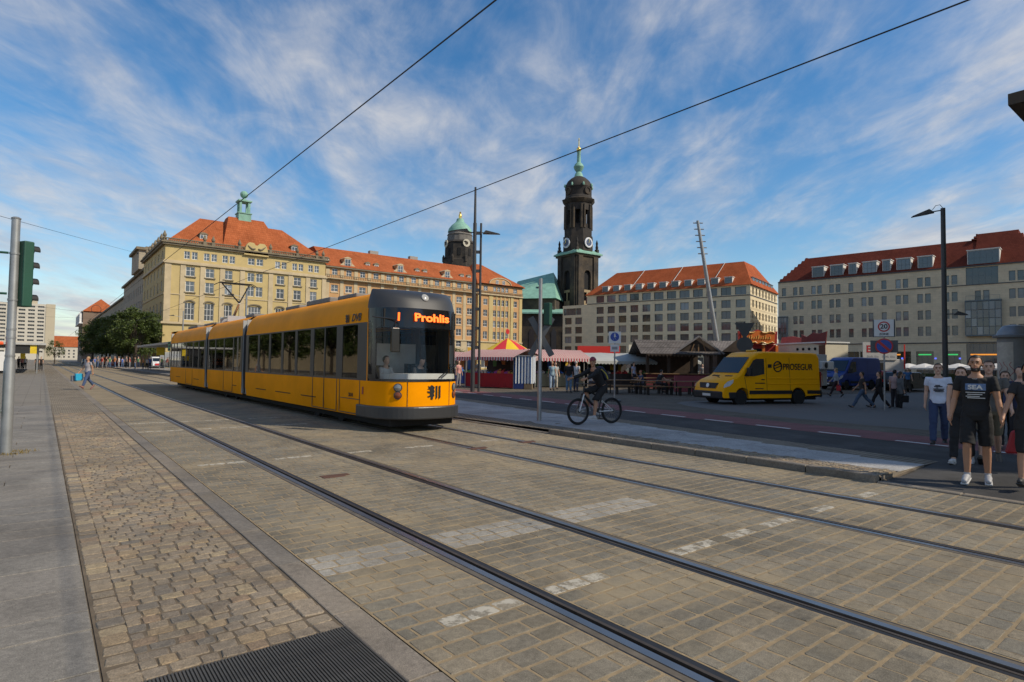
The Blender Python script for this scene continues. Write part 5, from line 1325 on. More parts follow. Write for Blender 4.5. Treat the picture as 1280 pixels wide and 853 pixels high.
def body_loft(prof, W, taper, zr, edge=.09, mats=None):
    """side profile swept across the width with rounded shoulders"""
    mb = MB(); n = len(prof); cx = sum(p[0] for p in prof) / n; cz = sum(p[1] for p in prof) / n
    rows = []
    for (f, ins) in ((-1, edge), (-.965, edge * .35), (-.90, 0), (.90, 0), (.965, edge * .35), (1, edge)):
        r_ = []
        for (x, z) in prof:
            y = f * W / 2 * (1 - taper * max(0, z - zr)); dx, dz = cx - x, cz - z
            zz = z - ins * (1 if z > cz else 0) * .8; xx = x + (ins if x < cx - 1 else (-ins if x > cx + 1 else 0)) * .9
            r_.append((xx, y, zz))
        rows.append(r_ + [r_[0]])
    mb.grid(rows); mb.add(rows[0][:-1], [tuple(range(n))]); mb.add(rows[-1][:-1], [tuple(range(n - 1, -1, -1))])
    return mb
def van(name, label, loc, rz, paint, s=1.0, roof_h=2.38, L=5.6, wb=3.3, text=None, group=None):
    v = thing(name, label, 'van', loc, rz, group); v.scale = (s, s, s); W = 1.98; tp = .055; zr = .3
    fx = L * .5; wf = fx - 1.0; wr = wf - wb; r = .35
    prof = [(-fx, .45), (-fx, roof_h - .22), (-fx + .12, roof_h - .03), (-fx + .5, roof_h), (fx - 2.35, roof_h), (fx - 2.0, roof_h - .05), (fx - 1.62, roof_h - .28), (fx - .98, 1.40), (fx - .80, 1.27), (fx - .30, 1.10), (fx - .10, .95), (fx, .62), (fx, .42), (fx - .05, .34)]
    prof += [(wf + .43, .34)] + arch_pts(wf, .43, .36)[::-1][0:0] + [(wf + .43 * math.cos(t), .36 + .43 * math.sin(t)) for t in [math.pi * i / 8 for i in range(9)]] + [(wf - .43, .32), (wr + .43, .32)] + [(wr + .43 * math.cos(t), .36 + .43 * math.sin(t)) for t in [math.pi * i / 8 for i in range(9)]] + [(wr - .43, .40)]
    mb = body_loft(prof, W, tp, zr); mb.build('body', paint, v, smooth=True)
    def ys(z): return W / 2 * (1 - tp * max(0, z - zr)) + .006
    # windscreen
    def wpt(t, f): 
        a, b = (fx - 1.60, roof_h - .26), (fx - .99, 1.42); x, z = a[0] + (b[0] - a[0]) * t, a[1] + (b[1] - a[1]) * t
        return (x + .012, f * (ys(z) - .10), z + .008)
    mb = MB(); mb.grid([[wpt(t, f) for f in (-1, -.5, 0, .5, 1)] for t in (0, .5, 1)]); mb.build('windscreen', M_cglass, v)
    for sy in (-1, 1):
        poly = [(fx - 1.18, 1.28), (fx - 1.72, roof_h - .40), (fx - 1.9, roof_h - .33), (fx - 2.32, roof_h - .33), (fx - 2.32, 1.38), (fx - 1.75, 1.28)]
        mb = MB(); mb.add([(x, sy * ys(z), z) for x, z in poly], [tuple(range(len(poly)))]); mb.build('door_window', M_cglass, v)
        mb = MB()
        for x in (fx - 2.42, fx - 1.15 if False else fx - 2.42): mb.add([(x, sy * ys(.5), .5), (x - .02, sy * ys(.5), .5), (x - .02, sy * ys(roof_h - .3), roof_h - .3), (x, sy * ys(roof_h - .3), roof_h - .3)], [(0, 1, 2, 3)])
        mb.build('door_gap', M_trim, v)
        mb = MB(); mb.add([(fx - 1.35, sy * ys(.42), .42), (fx - 1.37, sy * ys(.42), .42), (fx - 1.22, sy * ys(1.25), 1.25), (fx - 1.20, sy * ys(1.25), 1.25)], [(0, 1, 2, 3)]); mb.build('door_gap', M_trim, v)
        mb = MB(); mb.box(min(sy * ys(.6), sy * (ys(.6) + .025)), max(sy * ys(.6), sy * (ys(.6) + .025)), 0, 0, 0, 0) if False else None
        for (xa, za, zb) in ((fx - 3.75, .55, roof_h - .25), (-fx + .06, .55, roof_h - .3)):
            g_ = MB(); g_.add([(xa, sy * ys(za), za), (xa - .018, sy * ys(za), za), (xa - .018, sy * ys(zb), zb), (xa, sy * ys(zb), zb)], [(0, 1, 2, 3)]); g_.build('panel_gap', M_trim, v)
        for zc_ in (1.22, .98):
            g_ = MB(); yy_ = ys(zc_); g_.add([(fx - 2.46, sy * yy_, zc_), (-fx + .1, sy * yy_, zc_), (-fx + .1, sy * (yy_ + .012), zc_ - .02), (fx - 2.46, sy * (yy_ + .012), zc_ - .02), (-fx + .1, sy * ys(zc_ - .06), zc_ - .06), (fx - 2.46, sy * ys(zc_ - .06), zc_ - .06)], [(0, 1, 2, 3), (3, 2, 4, 5)]); g_.build('swage_line', paint, v)
        y0, y1 = sorted((sy * (ys(.62) - .01), sy * (ys(.62) + .02))); mb.box(wr + .45, wf - .45, y0, y1, .50, .66); mb.build('side_moulding', M_trim, v)
        mb = MB(); mb.box(-fx + .02, wr - .45, y0, y1, .50, .66); mb.build('side_moulding', M_trim, v)
        hl = [(fx - .62, 1.14), (fx - .28, 1.04), (fx - .10, .90), (fx - .06, .78), (fx - .40, .86), (fx - .58, 1.0)]
        mb = MB(); mb.add([(x + .012, sy * (ys(z) - .03 - (.30 if x > fx - .3 else .0)), z + .02) for x, z in hl], [tuple(range(6))]); mb.add([(x, sy * (ys(z) + .002), z) for x, z in hl], [tuple(range(6))]); mb.build('headlight', M_lampc, v)
        mb = MB(); mb.tube([(fx - 1.35, sy * (ys(1.3)), 1.32), (fx - 1.3, sy * (ys(1.3) + .12), 1.36)], .03, 6); mi = mb.build('mirror', M_trim, v)
        mb = MB(); y0, y1 = sorted((sy * (ys(1.4) + .08), sy * (ys(1.4) + .28))); mb.box(fx - 1.40, fx - 1.26, y0, y1, 1.30, 1.66); mb.build('mirror_housing', M_trim, mi, bevel=.03)
        mb = MB(); y0, y1 = sorted((sy * ys(1.15), sy * (ys(1.15) + .02))); mb.box(fx - 2.30, fx - 2.14, y0, y1, 1.12, 1.16); mb.build('door_handle', M_trim, v)
        mb = MB(); y0, y1 = sorted((sy * ys(1.1), sy * (ys(1.1) - .15))); mb.box(-fx - .012, -fx + .04, y0, y1, .8, 1.5); mb.build('tail_lamp', M_lampr, v)
        for x in (wf, wr): wheel(v, x, sy * (W / 2 - .14), r, .21, sy)
    mb = MB(); mb.box(fx - .32, fx + .05, -W / 2 + .05, W / 2 - .05, .30, .62); mb.box(fx - .75, fx - .32, -W / 2 - .004, W / 2 + .004, .30, .60); mb.build('bumper', M_trim, v, bevel=.05)
    mb = MB(); mb.add([(fx - .055, -.52, .76), (fx - .055, .52, .76), (fx - .10, .62, .98), (fx - .10, -.62, .98)], [(0, 1, 2, 3)]); mb.add([(fx + .012 - .02, -.52, .74), (fx - .008, .52, .74), (fx - .06, .60, .97), (fx - .06, -.60, .97)], [(0, 1, 2, 3)]); gro = mb.build('grille', M_trim, v)
    mb = MB(); mb.M = Matrix.Translation((fx - .02, 0, .86)) @ Matrix.Rotation(R(78), 4, 'Y'); mb.lathe([(.10, 0), (.10, .012), (.085, .014)], 16); mb.build('badge', M_alu, gro)
    mb = MB(); mb.box(fx + .05, fx + .062, -.26, .26, .40, .51); mb.build('number_plate', M_platew, v)
    mb = MB(); mb.box(-fx + .1, fx - .5, -W / 2 + .25, W / 2 - .25, .22, .45); mb.build('underbody', M_und, v)
    mb = MB(); mb.box(-fx - .05, -fx + .3, -W / 2 + .01, W / 2 - .01, .36, .56); mb.build('rear_bumper', M_trim, v, bevel=.03)
    for yv in (-.42, .42):
        mb = MB(); mb.M = Matrix.Translation((fx - .82, yv, 1.285)) @ Matrix.Rotation(R(18), 4, 'Y'); mb.box(-.05, .05, -.22, .22, -.01, .012); mb.build('bonnet_vent', M_trim, v)
    if text:
        put_text(text, .40, M_blkprint, v, (-1.45, ys(1.72) + .004, 1.70), (R(90 + 3), 0, math.pi), bold=.006, width=1.75)
        mb = MB(); mb.M = Matrix.Translation((-.28, ys(1.72) + .006, 1.72)) @ Matrix.Rotation(-math.pi / 2, 4, 'X')
        ring = [(.25 * math.cos(t * math.pi / 10), .25 * math.sin(t * math.pi / 10)) for t in range(20)]
        mb.tube([(.225 * math.cos(t * math.pi / 12), .225 * math.sin(t * math.pi / 12), 0) for t in range(25)], .03, 6, caps=False)
        for q in (-.09, .03): mb.bar((-.19, q - .06, .0), (.19, q + .06, .0), .045, .006)
        mb.build('logo', M_blkprint, v); mb = MB(); yb = ys(1.75); mb.box(.06, .28, yb, yb + .006, 1.66, 1.82); mb.build('logo_mark', M_blkprint, v)
        put_text('PROSEGUR', .13, M_blkprint, v, (fx - .62, 0, 1.225), (0, R(18), R(90)), bold=.003)
        for (x, z, w) in ((fx - 2.05, .98, .55), (fx - 2.0, .74, .45)):
            mb = MB(); mb.box(x - w / 2, x + w / 2, ys(z), ys(z) + .004, z - .02, z + .02); mb.build('small_print', M_blkprint, v)
        mb = MB(); mb.box(fx - 2.6, fx - 2.3, -.2, .2, roof_h, roof_h + .09); mb.build('roof_beacon', M('beacon_amber', (.6, .35, .02), .3), v, bevel=.03)
    return v
p1, p2 = GS(924, 507.5), GS(997, 507)
hd = math.atan2(p1.y - p2.y, p1.x - p2.x); mid = (p1 + p2) / 2; wb_ = (p1 - p2).length
nv = Vector((-math.sin(hd), math.cos(hd), 0))       # left of the van
sc_ = wb_ / 3.3
ctr = mid - nv * .85 * sc_ + Vector((math.cos(hd), math.sin(hd), 0)) * (-( 2.8 - 1.0 - 1.65)) * sc_
ctr.z = gz(ctr.x, ctr.y)
M_vy = M('van_yellow', (.92, .405, .0), .4, var=.06, vs=1.2, dirt=.12, dirtcol=(.5, .25, .01), spec=.2)
van('panel_van', 'yellow panel van with black security lettering on its side', ctr, hd, M_vy, sc_, text='PROSEGUR')
M_vb = M('van_blue', (.016, .045, .22), .35, var=.08, vs=1.2, spec=.4)
q1, q2 = GS(1060, 488.5), GS(1088, 486.5); hd2 = hd + R(8); c2 = (q1 + q2) / 2 + Vector((.3, .9, 0)); c2.z = gz(c2.x, c2.y)
van('panel_van', 'blue panel van parked behind the yellow van', c2, hd2, M_vb, .98, roof_h=2.5)

def car(name, label, loc, rz, paint, L=4.4, H=1.45, s=1.0, group=None, estate=True):
    v = thing(name, label, 'car', loc, rz, group); v.scale = (s, s, s); W = 1.76; fx = L / 2; wf = fx - .85; wr = -fx + .85; r = .31; tp = .13; zr = .75
    roof = [(-fx, .55), (-fx + .03, .85), (-fx + .15, 1.0), (-fx + (.45 if estate else .75), H - .06), (-fx + (.8 if estate else 1.3), H), (fx - 2.1, H), (fx - 1.75, H - .06), (fx - 1.05, .98), (fx - .35, .86), (fx - .08, .72), (fx, .5), (fx - .03, .26)]
    A_ = lambda c_: [(c_ + .37 * math.cos(t), .30 + .37 * math.sin(t)) for t in [math.pi * i / 8 for i in range(9)]]
    prof = roof + [(wf + .37, .24)] + A_(wf) + [(wf - .37, .22), (wr + .37, .22)] + A_(wr) + [(wr - .37, .26), (-fx + .03, .28)]
    mb = body_loft(prof, W, tp * 1.0, zr, .07); mb.build('body', paint, v, smooth=True)
    def ys(z): return W / 2 * (1 - tp * max(0, z - zr)) + .006
    mb = MB(); a, b = (fx - 1.72, H - .075), (fx - 1.1, 1.01); mb.add([(a[0] + .01, -ys(a[1]) + .1, a[1] + .01), (a[0] + .01, ys(a[1]) - .1, a[1] + .01), (b[0] + .01, ys(b[1]) - .06, b[1] + .01), (b[0] + .01, -ys(b[1]) + .06, b[1] + .01)], [(0, 1, 2, 3)]); mb.build('windscreen', M_cglass, v)
    xb = -fx + (.45 if estate else .75); mb = MB(); a, b = (xb - .04, H - .10), (-fx + .19, 1.03); mb.add([(a[0] - .01, -ys(a[1]) + .12, a[1]), (a[0] - .01, ys(a[1]) - .12, a[1]), (b[0] - .01, ys(b[1]) - .08, b[1]), (b[0] - .01, -ys(b[1]) + .08, b[1])], [(0, 1, 2, 3)]); mb.build('rear_window', M_cglass, v)
    for sy in (-1, 1):
        for (q0, q1_) in ((fx - 1.28, fx - 2.15), (fx - 2.22, fx - 3.05)):
            t0 = H - .10; poly = [(q0, .96), (q1_, .96), (q1_, t0), (min(q0, fx - 1.85), t0)]; mb = MB(); mb.add([(x, sy * ys(z), z) for x, z in poly], [(0, 1, 2, 3)]); mb.build('side_window', M_cglass, v)
        mb = MB(); y0, y1 = sorted((sy * (W / 2 - .32), sy * (W / 2 - .05))); mb.box(fx - .16, fx - .01, y0, y1, .60, .72); mb.build('headlight', M_lampc, v, bevel=.02)
        mb = MB(); mb.box(-fx - .01, -fx + .08, y0, y1, .68, .88); mb.build('tail_lamp', M_lampr, v)
        mb = MB(); y0, y1 = sorted((sy * ys(1.0), sy * (ys(1.0) + .16))); mb.box(fx - 1.45, fx - 1.35, y0, y1, .98, 1.1); mb.build('mirror', paint, v)
        for x in (wf, wr): wheel(v, x, sy * (W / 2 - .11), r, .19, sy)
    mb = MB(); mb.box(fx - .06, fx + .012, -.5, .5, .34, .52); mb.build('grille', M_trim, v)
    mb = MB(); mb.box(-fx - .018, -fx + .01, -.25, .25, .55, .65); mb.build('number_plate', M_platew, v)
    return v
M_cb = M('car_black', (.012, .012, .013), .25, var=.05, spec=.6)
pc = GS(1146, 490); car('parked_car', 'black car parked beside the white ice cream truck', pc + Vector((.9, .9, 0)), hd + math.pi + R(10), M_cb, s=1.0)
M_cr = M('car_red', (.30, .02, .015), .3); M_cs = M('car_silver', (.32, .33, .34), .35, metal=.4); M_co = M('car_orange', (.75, .17, .015), .4)
car('parked_car', 'red car parked across from the market stalls beside the blue van', GS(1118, 487) + Vector((5, 2.2, 0)), hd + math.pi, M_cr)
for (px, py, m_, lb) in ((99, 458.0, M_cr, 'red car far down the street behind the tram stop'), (84, 456.6, M_cs, 'silver car far down the street under the trees'), (72, 455.6, M_cs, 'distant silver car near the end of the street'), (66, 455.0, M_cb, 'distant black car near the end of the street')):
    c_ = G(px, py, 0); c_.x = max(c_.x, 9.9 if px < 80 else 12.5); car('parked_car', lb, c_, -math.pi / 2, m_)
# orange works van and the white advertising van by the stop
ov = G(91, 457.6, 0); ov.x = 11.0; van('works_van', 'bright orange works van far down the street', ov, -math.pi / 2, M_co, .9, roof_h=2.2)
aw_ = on_x(196, 466, 15.5); van('delivery_van', 'white delivery van with red panel beside the tram stop shelter', (15.4, aw_.y, .0), -math.pi / 2, M('van_white', (.72, .72, .70), .4, var=.04), .9, roof_h=2.3)
dv = bpy.data.objects['delivery_van']; mb = MB(); mb.box(2.86, 2.872, -.6, .6, .7, 1.05); mb.build('red_panel', M('red_print', (.5, .03, .03), .5), dv)
mb = MB(); mb.box(-1.9, .7, -1.0, -.985, .9, 1.75); mb.build('red_panel', MATS['red_print'], dv)
# ------------------------------------------------------------------ poles, signs, lamps
M_galv = M('galvanised_steel', (.33, .34, .34), .45, metal=.55, var=.18, vs=4, dirt=.3, dirtcol=(.2, .2, .19))
M_dgrey = M('anthracite_paint', (.045, .047, .05), .5, var=.15, vs=3)
M_green = M('signal_green', (.012, .07, .045), .55, var=.1, vs=3)
M_signw = M('sign_white', (.68, .68, .66), .45, var=.05); M_signb = M('sign_blue', (.015, .06, .33), .4); M_signr = M('sign_red', (.45, .02, .02), .4); M_signk = M('sign_back', (.10, .105, .11), .5, metal=.3)
M_red = M('bright_red', (.62, .03, .02), .55, var=.06)
def pole(root, pts, r, mat=M_galv, n=12, name='post'):
    mb = MB(); mb.tube(pts, r, n); return mb.build(name, mat, root, smooth=True)
def toCam(p):      # heading (rz) that turns local -y towards the camera
    return math.atan2(-p[0], p[1]) * -1 if False else math.atan2(p[1], p[0]) - math.pi / 2
def signal_head(root, M_, lamps=3, h=1.0, mat=M_green, name='signal_head', hw=.10):
    """housing with visors on the local -y side"""
    mb = MB(); mb.M = M_; mb.box(-hw, hw, -.08, .08, 0, h); hd_ = mb.build(name, mat, root, bevel=.02)
    for k in range(lamps):
        z = h * (k + .5) / lamps; m2 = M_ @ Matrix.Translation((0, -.08, z)) @ Matrix.Rotation(math.pi / 2, 4, 'X')
        mb = MB(); mb.M = m2; n = 12; R0 = min(.088, h / lamps * .42)
        V = [(R0 * math.cos(math.pi * i / n - .3 + .3 * 2 * i / n), R0 * math.sin(math.pi * i / n - .3 + .6 * i / n), zz) for zz in (0, .10) for i in range(n + 1)]
        mb.add(V, [(i, i + 1, n + 2 + i, n + 1 + i) for i in range(n)]); mb.build('visor', M_trim, hd_)
        mb = MB(); mb.M = m2; mb.lathe([(R0 * .9, 0), (R0 * .9, .015)], 14); mb.build('lens', [M('lens_dark', (.03, .03, .03), .2)][0], hd_)
    return hd_
# signal post at the left edge
p = G(7, 567, 0); lp = thing('signal_post', 'tall galvanised signal post with green signal housings beside cobbles', 'signal post', p, toCam(p))
Hp = height_at(25.5, 275, p); dx = .0
pole(lp, [(0, 0, 0), (0, 0, 1.55), (0, 0, 1.62), (0, 0, Hp)], [.082, .080, .066, .062], n=18)
mb = MB(); mb.lathe([(.068, 0), (.072, .02), (.04, .04)], 14, (0, 0, Hp)); mb.build('post_cap', M_galv, lp)
for z in (1.64, 1.95, 2.1, 2.6, 3.4):
    mb = MB(); mb.lathe([(.072, 0), (.072, .035)], 16, (0, 0, z)); mb.build('clamp_band', M_galv, lp)
m_ = Matrix.Translation((.15, .02, height_at(33, 384, p))) @ Matrix.Rotation(R(118), 4, 'Z'); signal_head(lp, m_, 4, height_at(33, 302, p) - height_at(33, 384, p))
m_ = Matrix.Translation((-.36, .05, height_at(3, 368, p))) @ Matrix.Rotation(R(200), 4, 'Z'); signal_head(lp, m_, 3, .74)
pole(lp, [(-.08, 0, 3.42), (-.32, .03, 3.42)], .02, M_green, name='bracket'); pole(lp, [(-.08, 0, 2.72), (-.32, .03, 2.72)], .02, M_green, name='bracket')
mb = MB(); mb.box(-.42, -.30, -.08, .08, 1.78, 1.96); mb.box(-.30, -.09, -.03, .03, 1.84, 1.90); mb.build('push_button_box', M('orange_red', (.75, .10, .02), .5), lp, bevel=.02)
mb = MB(); mb.box(-.46, -.22, -.1, .1, .62, 1.42); mb.build('control_box', M_green, lp, bevel=.03); pole(lp, [(-.24, 0, .7), (-.09, 0, .7)], .02, M_green, name='bracket')
# tuft of dry grass at its foot
mb = MB(); rg = random.Random(2)
for k in range(260):
    a = rg.uniform(0, 6.28); r_ = .12 + abs(rg.gauss(0, .12)); x, y_ = r_ * math.cos(a) + .08, r_ * math.sin(a); h_ = rg.uniform(.015, .05); t = rg.uniform(0, 6.28); w = .006
    mb.add([(x - w * math.cos(t), y_ - w * math.sin(t), 0), (x + w * math.cos(t), y_ + w * math.sin(t), 0), (x + rg.uniform(-.03, .03), y_ + rg.uniform(-.03, .03), h_)], [(0, 1, 2)])
tag(mb.build('grass_tuft', M('dry_grass', (.22, .16, .05), .9, var=.3, vs=20), None, p), 'dry grass growing round the foot of the signal post', 'grass', kind='stuff')
# post with the back of a level-crossing cross
p = G(674, 526, PZ); xp = thing('crossing_post', 'grey post carrying the back of a diagonal cross sign', 'sign post', p, toCam(p))
pole(xp, [(0, 0, 0), (0, 0, 1.35), (0, 0, 1.4), (0, 0, height_at(676, 352, p))], [.062, .062, .052, .05], n=14)
zc_ = (height_at(680, 402, p) + height_at(680, 447, p)) / 2
for s_ in (-1, 1):
    mb = MB(); dxx = .30; dzz = .53; mb.bar((.03 - s_ * dxx, .08, zc_ - dzz), (.03 + s_ * dxx, .08, zc_ + dzz), .17, .02, up=(0, 1, 0)) if False else None
    a = Vector((.03 - s_ * dxx, .075 + .012 * s_, zc_ - dzz)); b = Vector((.03 + s_ * dxx, .075 + .012 * s_, zc_ + dzz)); d = (b - a).normalized(); n_ = Vector((d.z, 0, -d.x)) * .085
    mb.add([a - n_, a + n_, b + n_, b - n_] + [q + Vector((0, .012, 0)) for q in (a - n_, a + n_, b + n_, b - n_)], [(0, 1, 2, 3), (7, 6, 5, 4), (0, 4, 5, 1), (1, 5, 6, 2), (2, 6, 7, 3), (3, 7, 4, 0)]); mb.build('cross_arm', M_signk, xp)
signal_head(xp, Matrix.Translation((.21, .1, height_at(684, 410, p))) @ Matrix.Rotation(R(150), 4, 'Z'), 2, .62)
# double mast with lamps and overhead wires
p = G(590.5, 490, PZ); ms = thing('lamp_mast', 'tall dark twin mast with ladder rungs and street lamp heads', 'lamp mast', p, toCam(p))
H1, H2 = height_at(593, 236, p), height_at(598, 281, p)
pole(ms, [(0, 0, 0), (0, 0, H2), (0, 0, H2 + .02), (0, 0, H1)], [.12, .10, .075, .055], M_dgrey); pole(ms, [(.34, 0, 0), (.34, 0, H2)], [.07, .06], M_dgrey)
z = .25
while z < H2 - .4:
    mb = MB(); mb.box(.08, .28, -.06, .06, z, z + .16); mb.build('rung', M_dgrey, ms); z += 1.05
def lamp_head(root, M_, L=.85, w=.3, mat=M_dgrey):
    mb = MB(); mb.M = M_; mb.add([(0, -w / 2, 0), (0, w / 2, 0), (L, w * .25, -.02), (L, -w * .25, -.02), (.15, -w / 2, .16), (.15, w / 2, .16), (L * .9, w * .2, .03), (L * .9, -w * .2, .03)], [(0, 3, 2, 1), (4, 5, 6, 7), (0, 1, 5, 4), (1, 2, 6, 5), (2, 3, 7, 6), (3, 0, 4, 7)]); lh = mb.build('lamp_head', mat, root)
    mb = MB(); mb.M = M_; mb.box(.2, L * .8, -w * .2, w * .2, -.028, -.021); mb.build('lamp_glass', M('lamp_glass_off', (.4, .4, .38), .2), lh); return lh
zl = height_at(604, 293, p); pole(ms, [(-.35, 0, zl), (.5, 0, zl)], .03, M_dgrey, name='lamp_arm')
lamp_head(ms, Matrix.Translation((.45, 0, zl - .05)), .95, .38); lamp_head(ms, Matrix.Translation((-.3, 0, zl)) @ Matrix.Rotation(math.pi, 4, 'Z') @ Matrix.Rotation(R(-8), 4, 'Y'), .8, .34)
# tall lamp on the right
p = G(1182.5, 514, CPZ); rl_ = thing('street_lamp', 'tall dark street lamp with wedge-shaped head and curved stay', 'street lamp', p, toCam(p)); H1 = height_at(1177, 258, p)
pole(rl_, [(0, 0, 0), (0, 0, H1)], [.105, .085], M_dgrey)
pole(rl_, [(-.02, 0, H1 - .08), (-.35, 0, H1 - .10)], .025, M_dgrey, name='lamp_arm'); pole(rl_, [(0, 0, H1 + .0), (-.1, 0, H1 + .16), (-.25, 0, H1 + .14), (-.36, 0, H1 - .02)], .012, M_dgrey, name='stay')
lamp_head(rl_, Matrix.Translation((-.30, 0, H1 - .14)) @ Matrix.Rotation(math.pi, 4, 'Z') @ Matrix.Rotation(R(6), 4, 'Y'), .82, .32)
zl = height_at(1190, 390, p); pole(rl_, [(0, 0, zl), (.35, 0, zl)], .02, M_dgrey, name='lamp_arm'); lamp_head(rl_, Matrix.Translation((.3, 0, zl - .05)), .5, .2)
# pedestrian sign
def disc(root, M_, r, mat, name, th=.012, n=28):
    mb = MB(); mb.M = M_ @ Matrix.Rotation(math.pi / 2, 4, 'X'); mb.lathe([(r, 0), (r, th)], n); return mb.build(name, mat, root)
p = GS(768, 502); sg = thing('pedestrian_sign', 'white square sign with blue pedestrian disc above small plate', 'sign', p, toCam(p)); z1, z0 = height_at(768, 416, p), height_at(768, 431, p)
pole(sg, [(0, 0, 0), (0, 0, z1 - .05)], .032); mb = MB(); mb.lathe([(.3, 0), (.3, .06), (.12, .09)], 14); mb.build('foot_plate', M_dgrey, sg)
zc_ = (z0 + z1) / 2; hw_ = (z1 - z0) / 2
mb = MB(); mb.box(-hw_, hw_, -.06, -.045, zc_ - hw_, zc_ + hw_); bd = mb.build('sign_board', M_signw, sg); disc(bd, Matrix.Translation((0, -.061, zc_ + .03)), hw_ * .72, M_signb, 'blue_disc', .004)
mb = MB(); mb.M = Matrix.Translation((0, -.072, zc_ + .03)); mb.sphere((0, 0, hw_ * .42), .035, 8, 6); mb.bar((0, 0, hw_ * .3), (0, 0, -hw_ * .05), .07, .006); mb.bar((0, 0, 0), (.06, 0, -hw_ * .5), .035, .006); mb.bar((0, 0, 0), (-.05, 0, -hw_ * .5), .035, .006); mb.bar((0, 0, hw_ * .25), (.09, 0, 0), .03, .006); mb.build('pictogram', M_signw, bd)
mb = MB(); mb.box(-.19, .19, -.06, -.045, z0 - .36, z0 - .04); mb.build('small_plate', M_signw, sg); mb = MB(); mb.box(-.12, .12, -.064, -.0605, z0 - .26, z0 - .14); mb.build('plate_print', M('grey_print', (.3, .3, .3), .6), sg)
# 20 zone + no parking
p = G(1106, 514, CPZ); zs_ = thing('zone_sign_post', 'post with white 20 zone board above round no parking sign', 'sign', p, toCam(p))
def H(py): return height_at(1108, py, p)
pole(zs_, [(0, 0, 0), (0, 0, H(398))], .032)
zt_, zb_ = H(397), H(418); w = (zt_ - zb_) * .5
mb = MB(); mb.box(-w, w, -.06, -.045, zb_, zt_); bd = mb.build('zone_board', M_signw, zs_, bevel=.004); mb = MB(); mb.box(-w - .05, w + .05, .05, .062, zb_ - .02, zt_ + .01); mb.build('board_behind', M_signk, zs_)
m_ = Matrix.Translation((0, -.0605, zb_ + (zt_ - zb_) * .58)); disc(bd, m_, w * .62, M_signr, 'red_ring', .004); disc(bd, Matrix.Translation((0, -.004, 0)) @ m_, w * .47, M_signw, 'ring_centre', .004)
put_text('20', .26, M_blkprint, bd, (0, -.072, zb_ + (zt_ - zb_) * .58), (R(90), 0, 0), bold=.006); put_text('ZONE', .12, M_blkprint, bd, (0, -.064, zb_ + (zt_ - zb_) * .13), (R(90), 0, 0), bold=.003)
zq = (H(420.5) + H(440)) / 2; rq = (H(420.5) - H(440)) / 2
mb = MB(); mb.box(-.48, .48, .05, .065, zq - .26, zq + .24); mb.build('board_behind', M_signk, zs_)
d0 = disc(zs_, Matrix.Translation((0, -.045, zq)), rq, M_signr, 'no_parking_disc'); disc(d0, Matrix.Translation((0, -.0575, zq)), rq * .82, M_signb, 'blue_disc', .004)
mb = MB(); mb.bar((-rq * .62, -.066, zq + rq * .62), (rq * .62, -.066, zq - rq * .62), .012, .09, up=(0, 0, 1)) if False else None
k_ = rq * .6; n_ = Vector((1, 0, 1)).normalized() * .05; a, b = Vector((-k_, -.0635, zq + k_)), Vector((k_, -.0635, zq - k_)); mb.add([a - n_, b - n_, b + n_, a + n_], [(0, 1, 2, 3)]); mb.build('red_bar', M_signr, d0)
# give-way sign seen from behind the van
p = GS(931, 497); gw = thing('give_way_sign', 'dark back of give way triangle and round sign on post', 'sign', p, toCam(p))
def H(py): return height_at(931, py, p)
pole(gw, [(0, 0, 0), (0, 0, H(401))], .04, M_dgrey); t0, b0 = H(403), H(418)
mb = MB(); mb.add([(-.52, -.06, t0), (.52, -.06, t0), (.06, -.06, b0 - .18), (-.06, -.06, b0 - .18), (-.52, -.045, t0), (.52, -.045, t0), (.06, -.045, b0 - .18), (-.06, -.045, b0 - .18)], [(0, 1, 2, 3), (7, 6, 5, 4), (0, 4, 5, 1), (1, 5, 6, 2), (3, 2, 6, 7), (0, 3, 7, 4)]); mb.build('triangle_back', M_dgrey, gw)
disc(gw, Matrix.Translation((0, -.045, H(430))), .42, M_dgrey, 'round_back')
# advertising column
p = G(1268, 505, CPZ); ac = thing('advertising_column', 'grey domed advertising column with pale poster', 'advertising column', p, toCam(p)); Z0, Z1 = height_at(1262, 419, p), height_at(1268, 404, p)
mb = MB(); mb.lathe([(.72, 0), (.72, .5), (.66, .52), (.66, Z0 - .05)], 28); mb.build('drum', M('column_grey', (.22, .22, .21), .6, var=.1), ac, smooth=True)
mb = MB(); mb.lathe([(.84, Z0 - .05), (.86, Z0 + .06), (.7, Z0 + .1), (.62, Z0 + .3), (.42, Z1 - .06), (.12, Z1)], 28); mb.build('dome', M('zinc', (.24, .26, .28), .45, metal=.5), ac, smooth=True)
mb = MB(); n = 12; rr0 = .672; ar = [(rr0 * math.cos(R(-165 + 75 * i / n)), rr0 * math.sin(R(-165 + 75 * i / n))) for i in range(n + 1)]; mb.grid([[(x, y_, z) for x, y_ in ar] for z in (.75, Z0 - .3)]); ps = mb.build('poster', M('poster_cream', (.50, .46, .38), .7, var=.2, vs=3, dirt=.5, dirtcol=(.25, .18, .16)), ac)
for k in range(3):
    a = R(-140 + k * 22); mb = MB(); mb.tube([(rr0 * 1.006 * math.cos(a + .15 * math.sin(t * 1.3 + k)), rr0 * 1.006 * math.sin(a + .15 * math.sin(t * 1.3 + k)), 1.1 + t * .13) for t in range(9)], .012, 4); mb.build('print', M('poster_red', (.35, .05, .06), .7), ps)
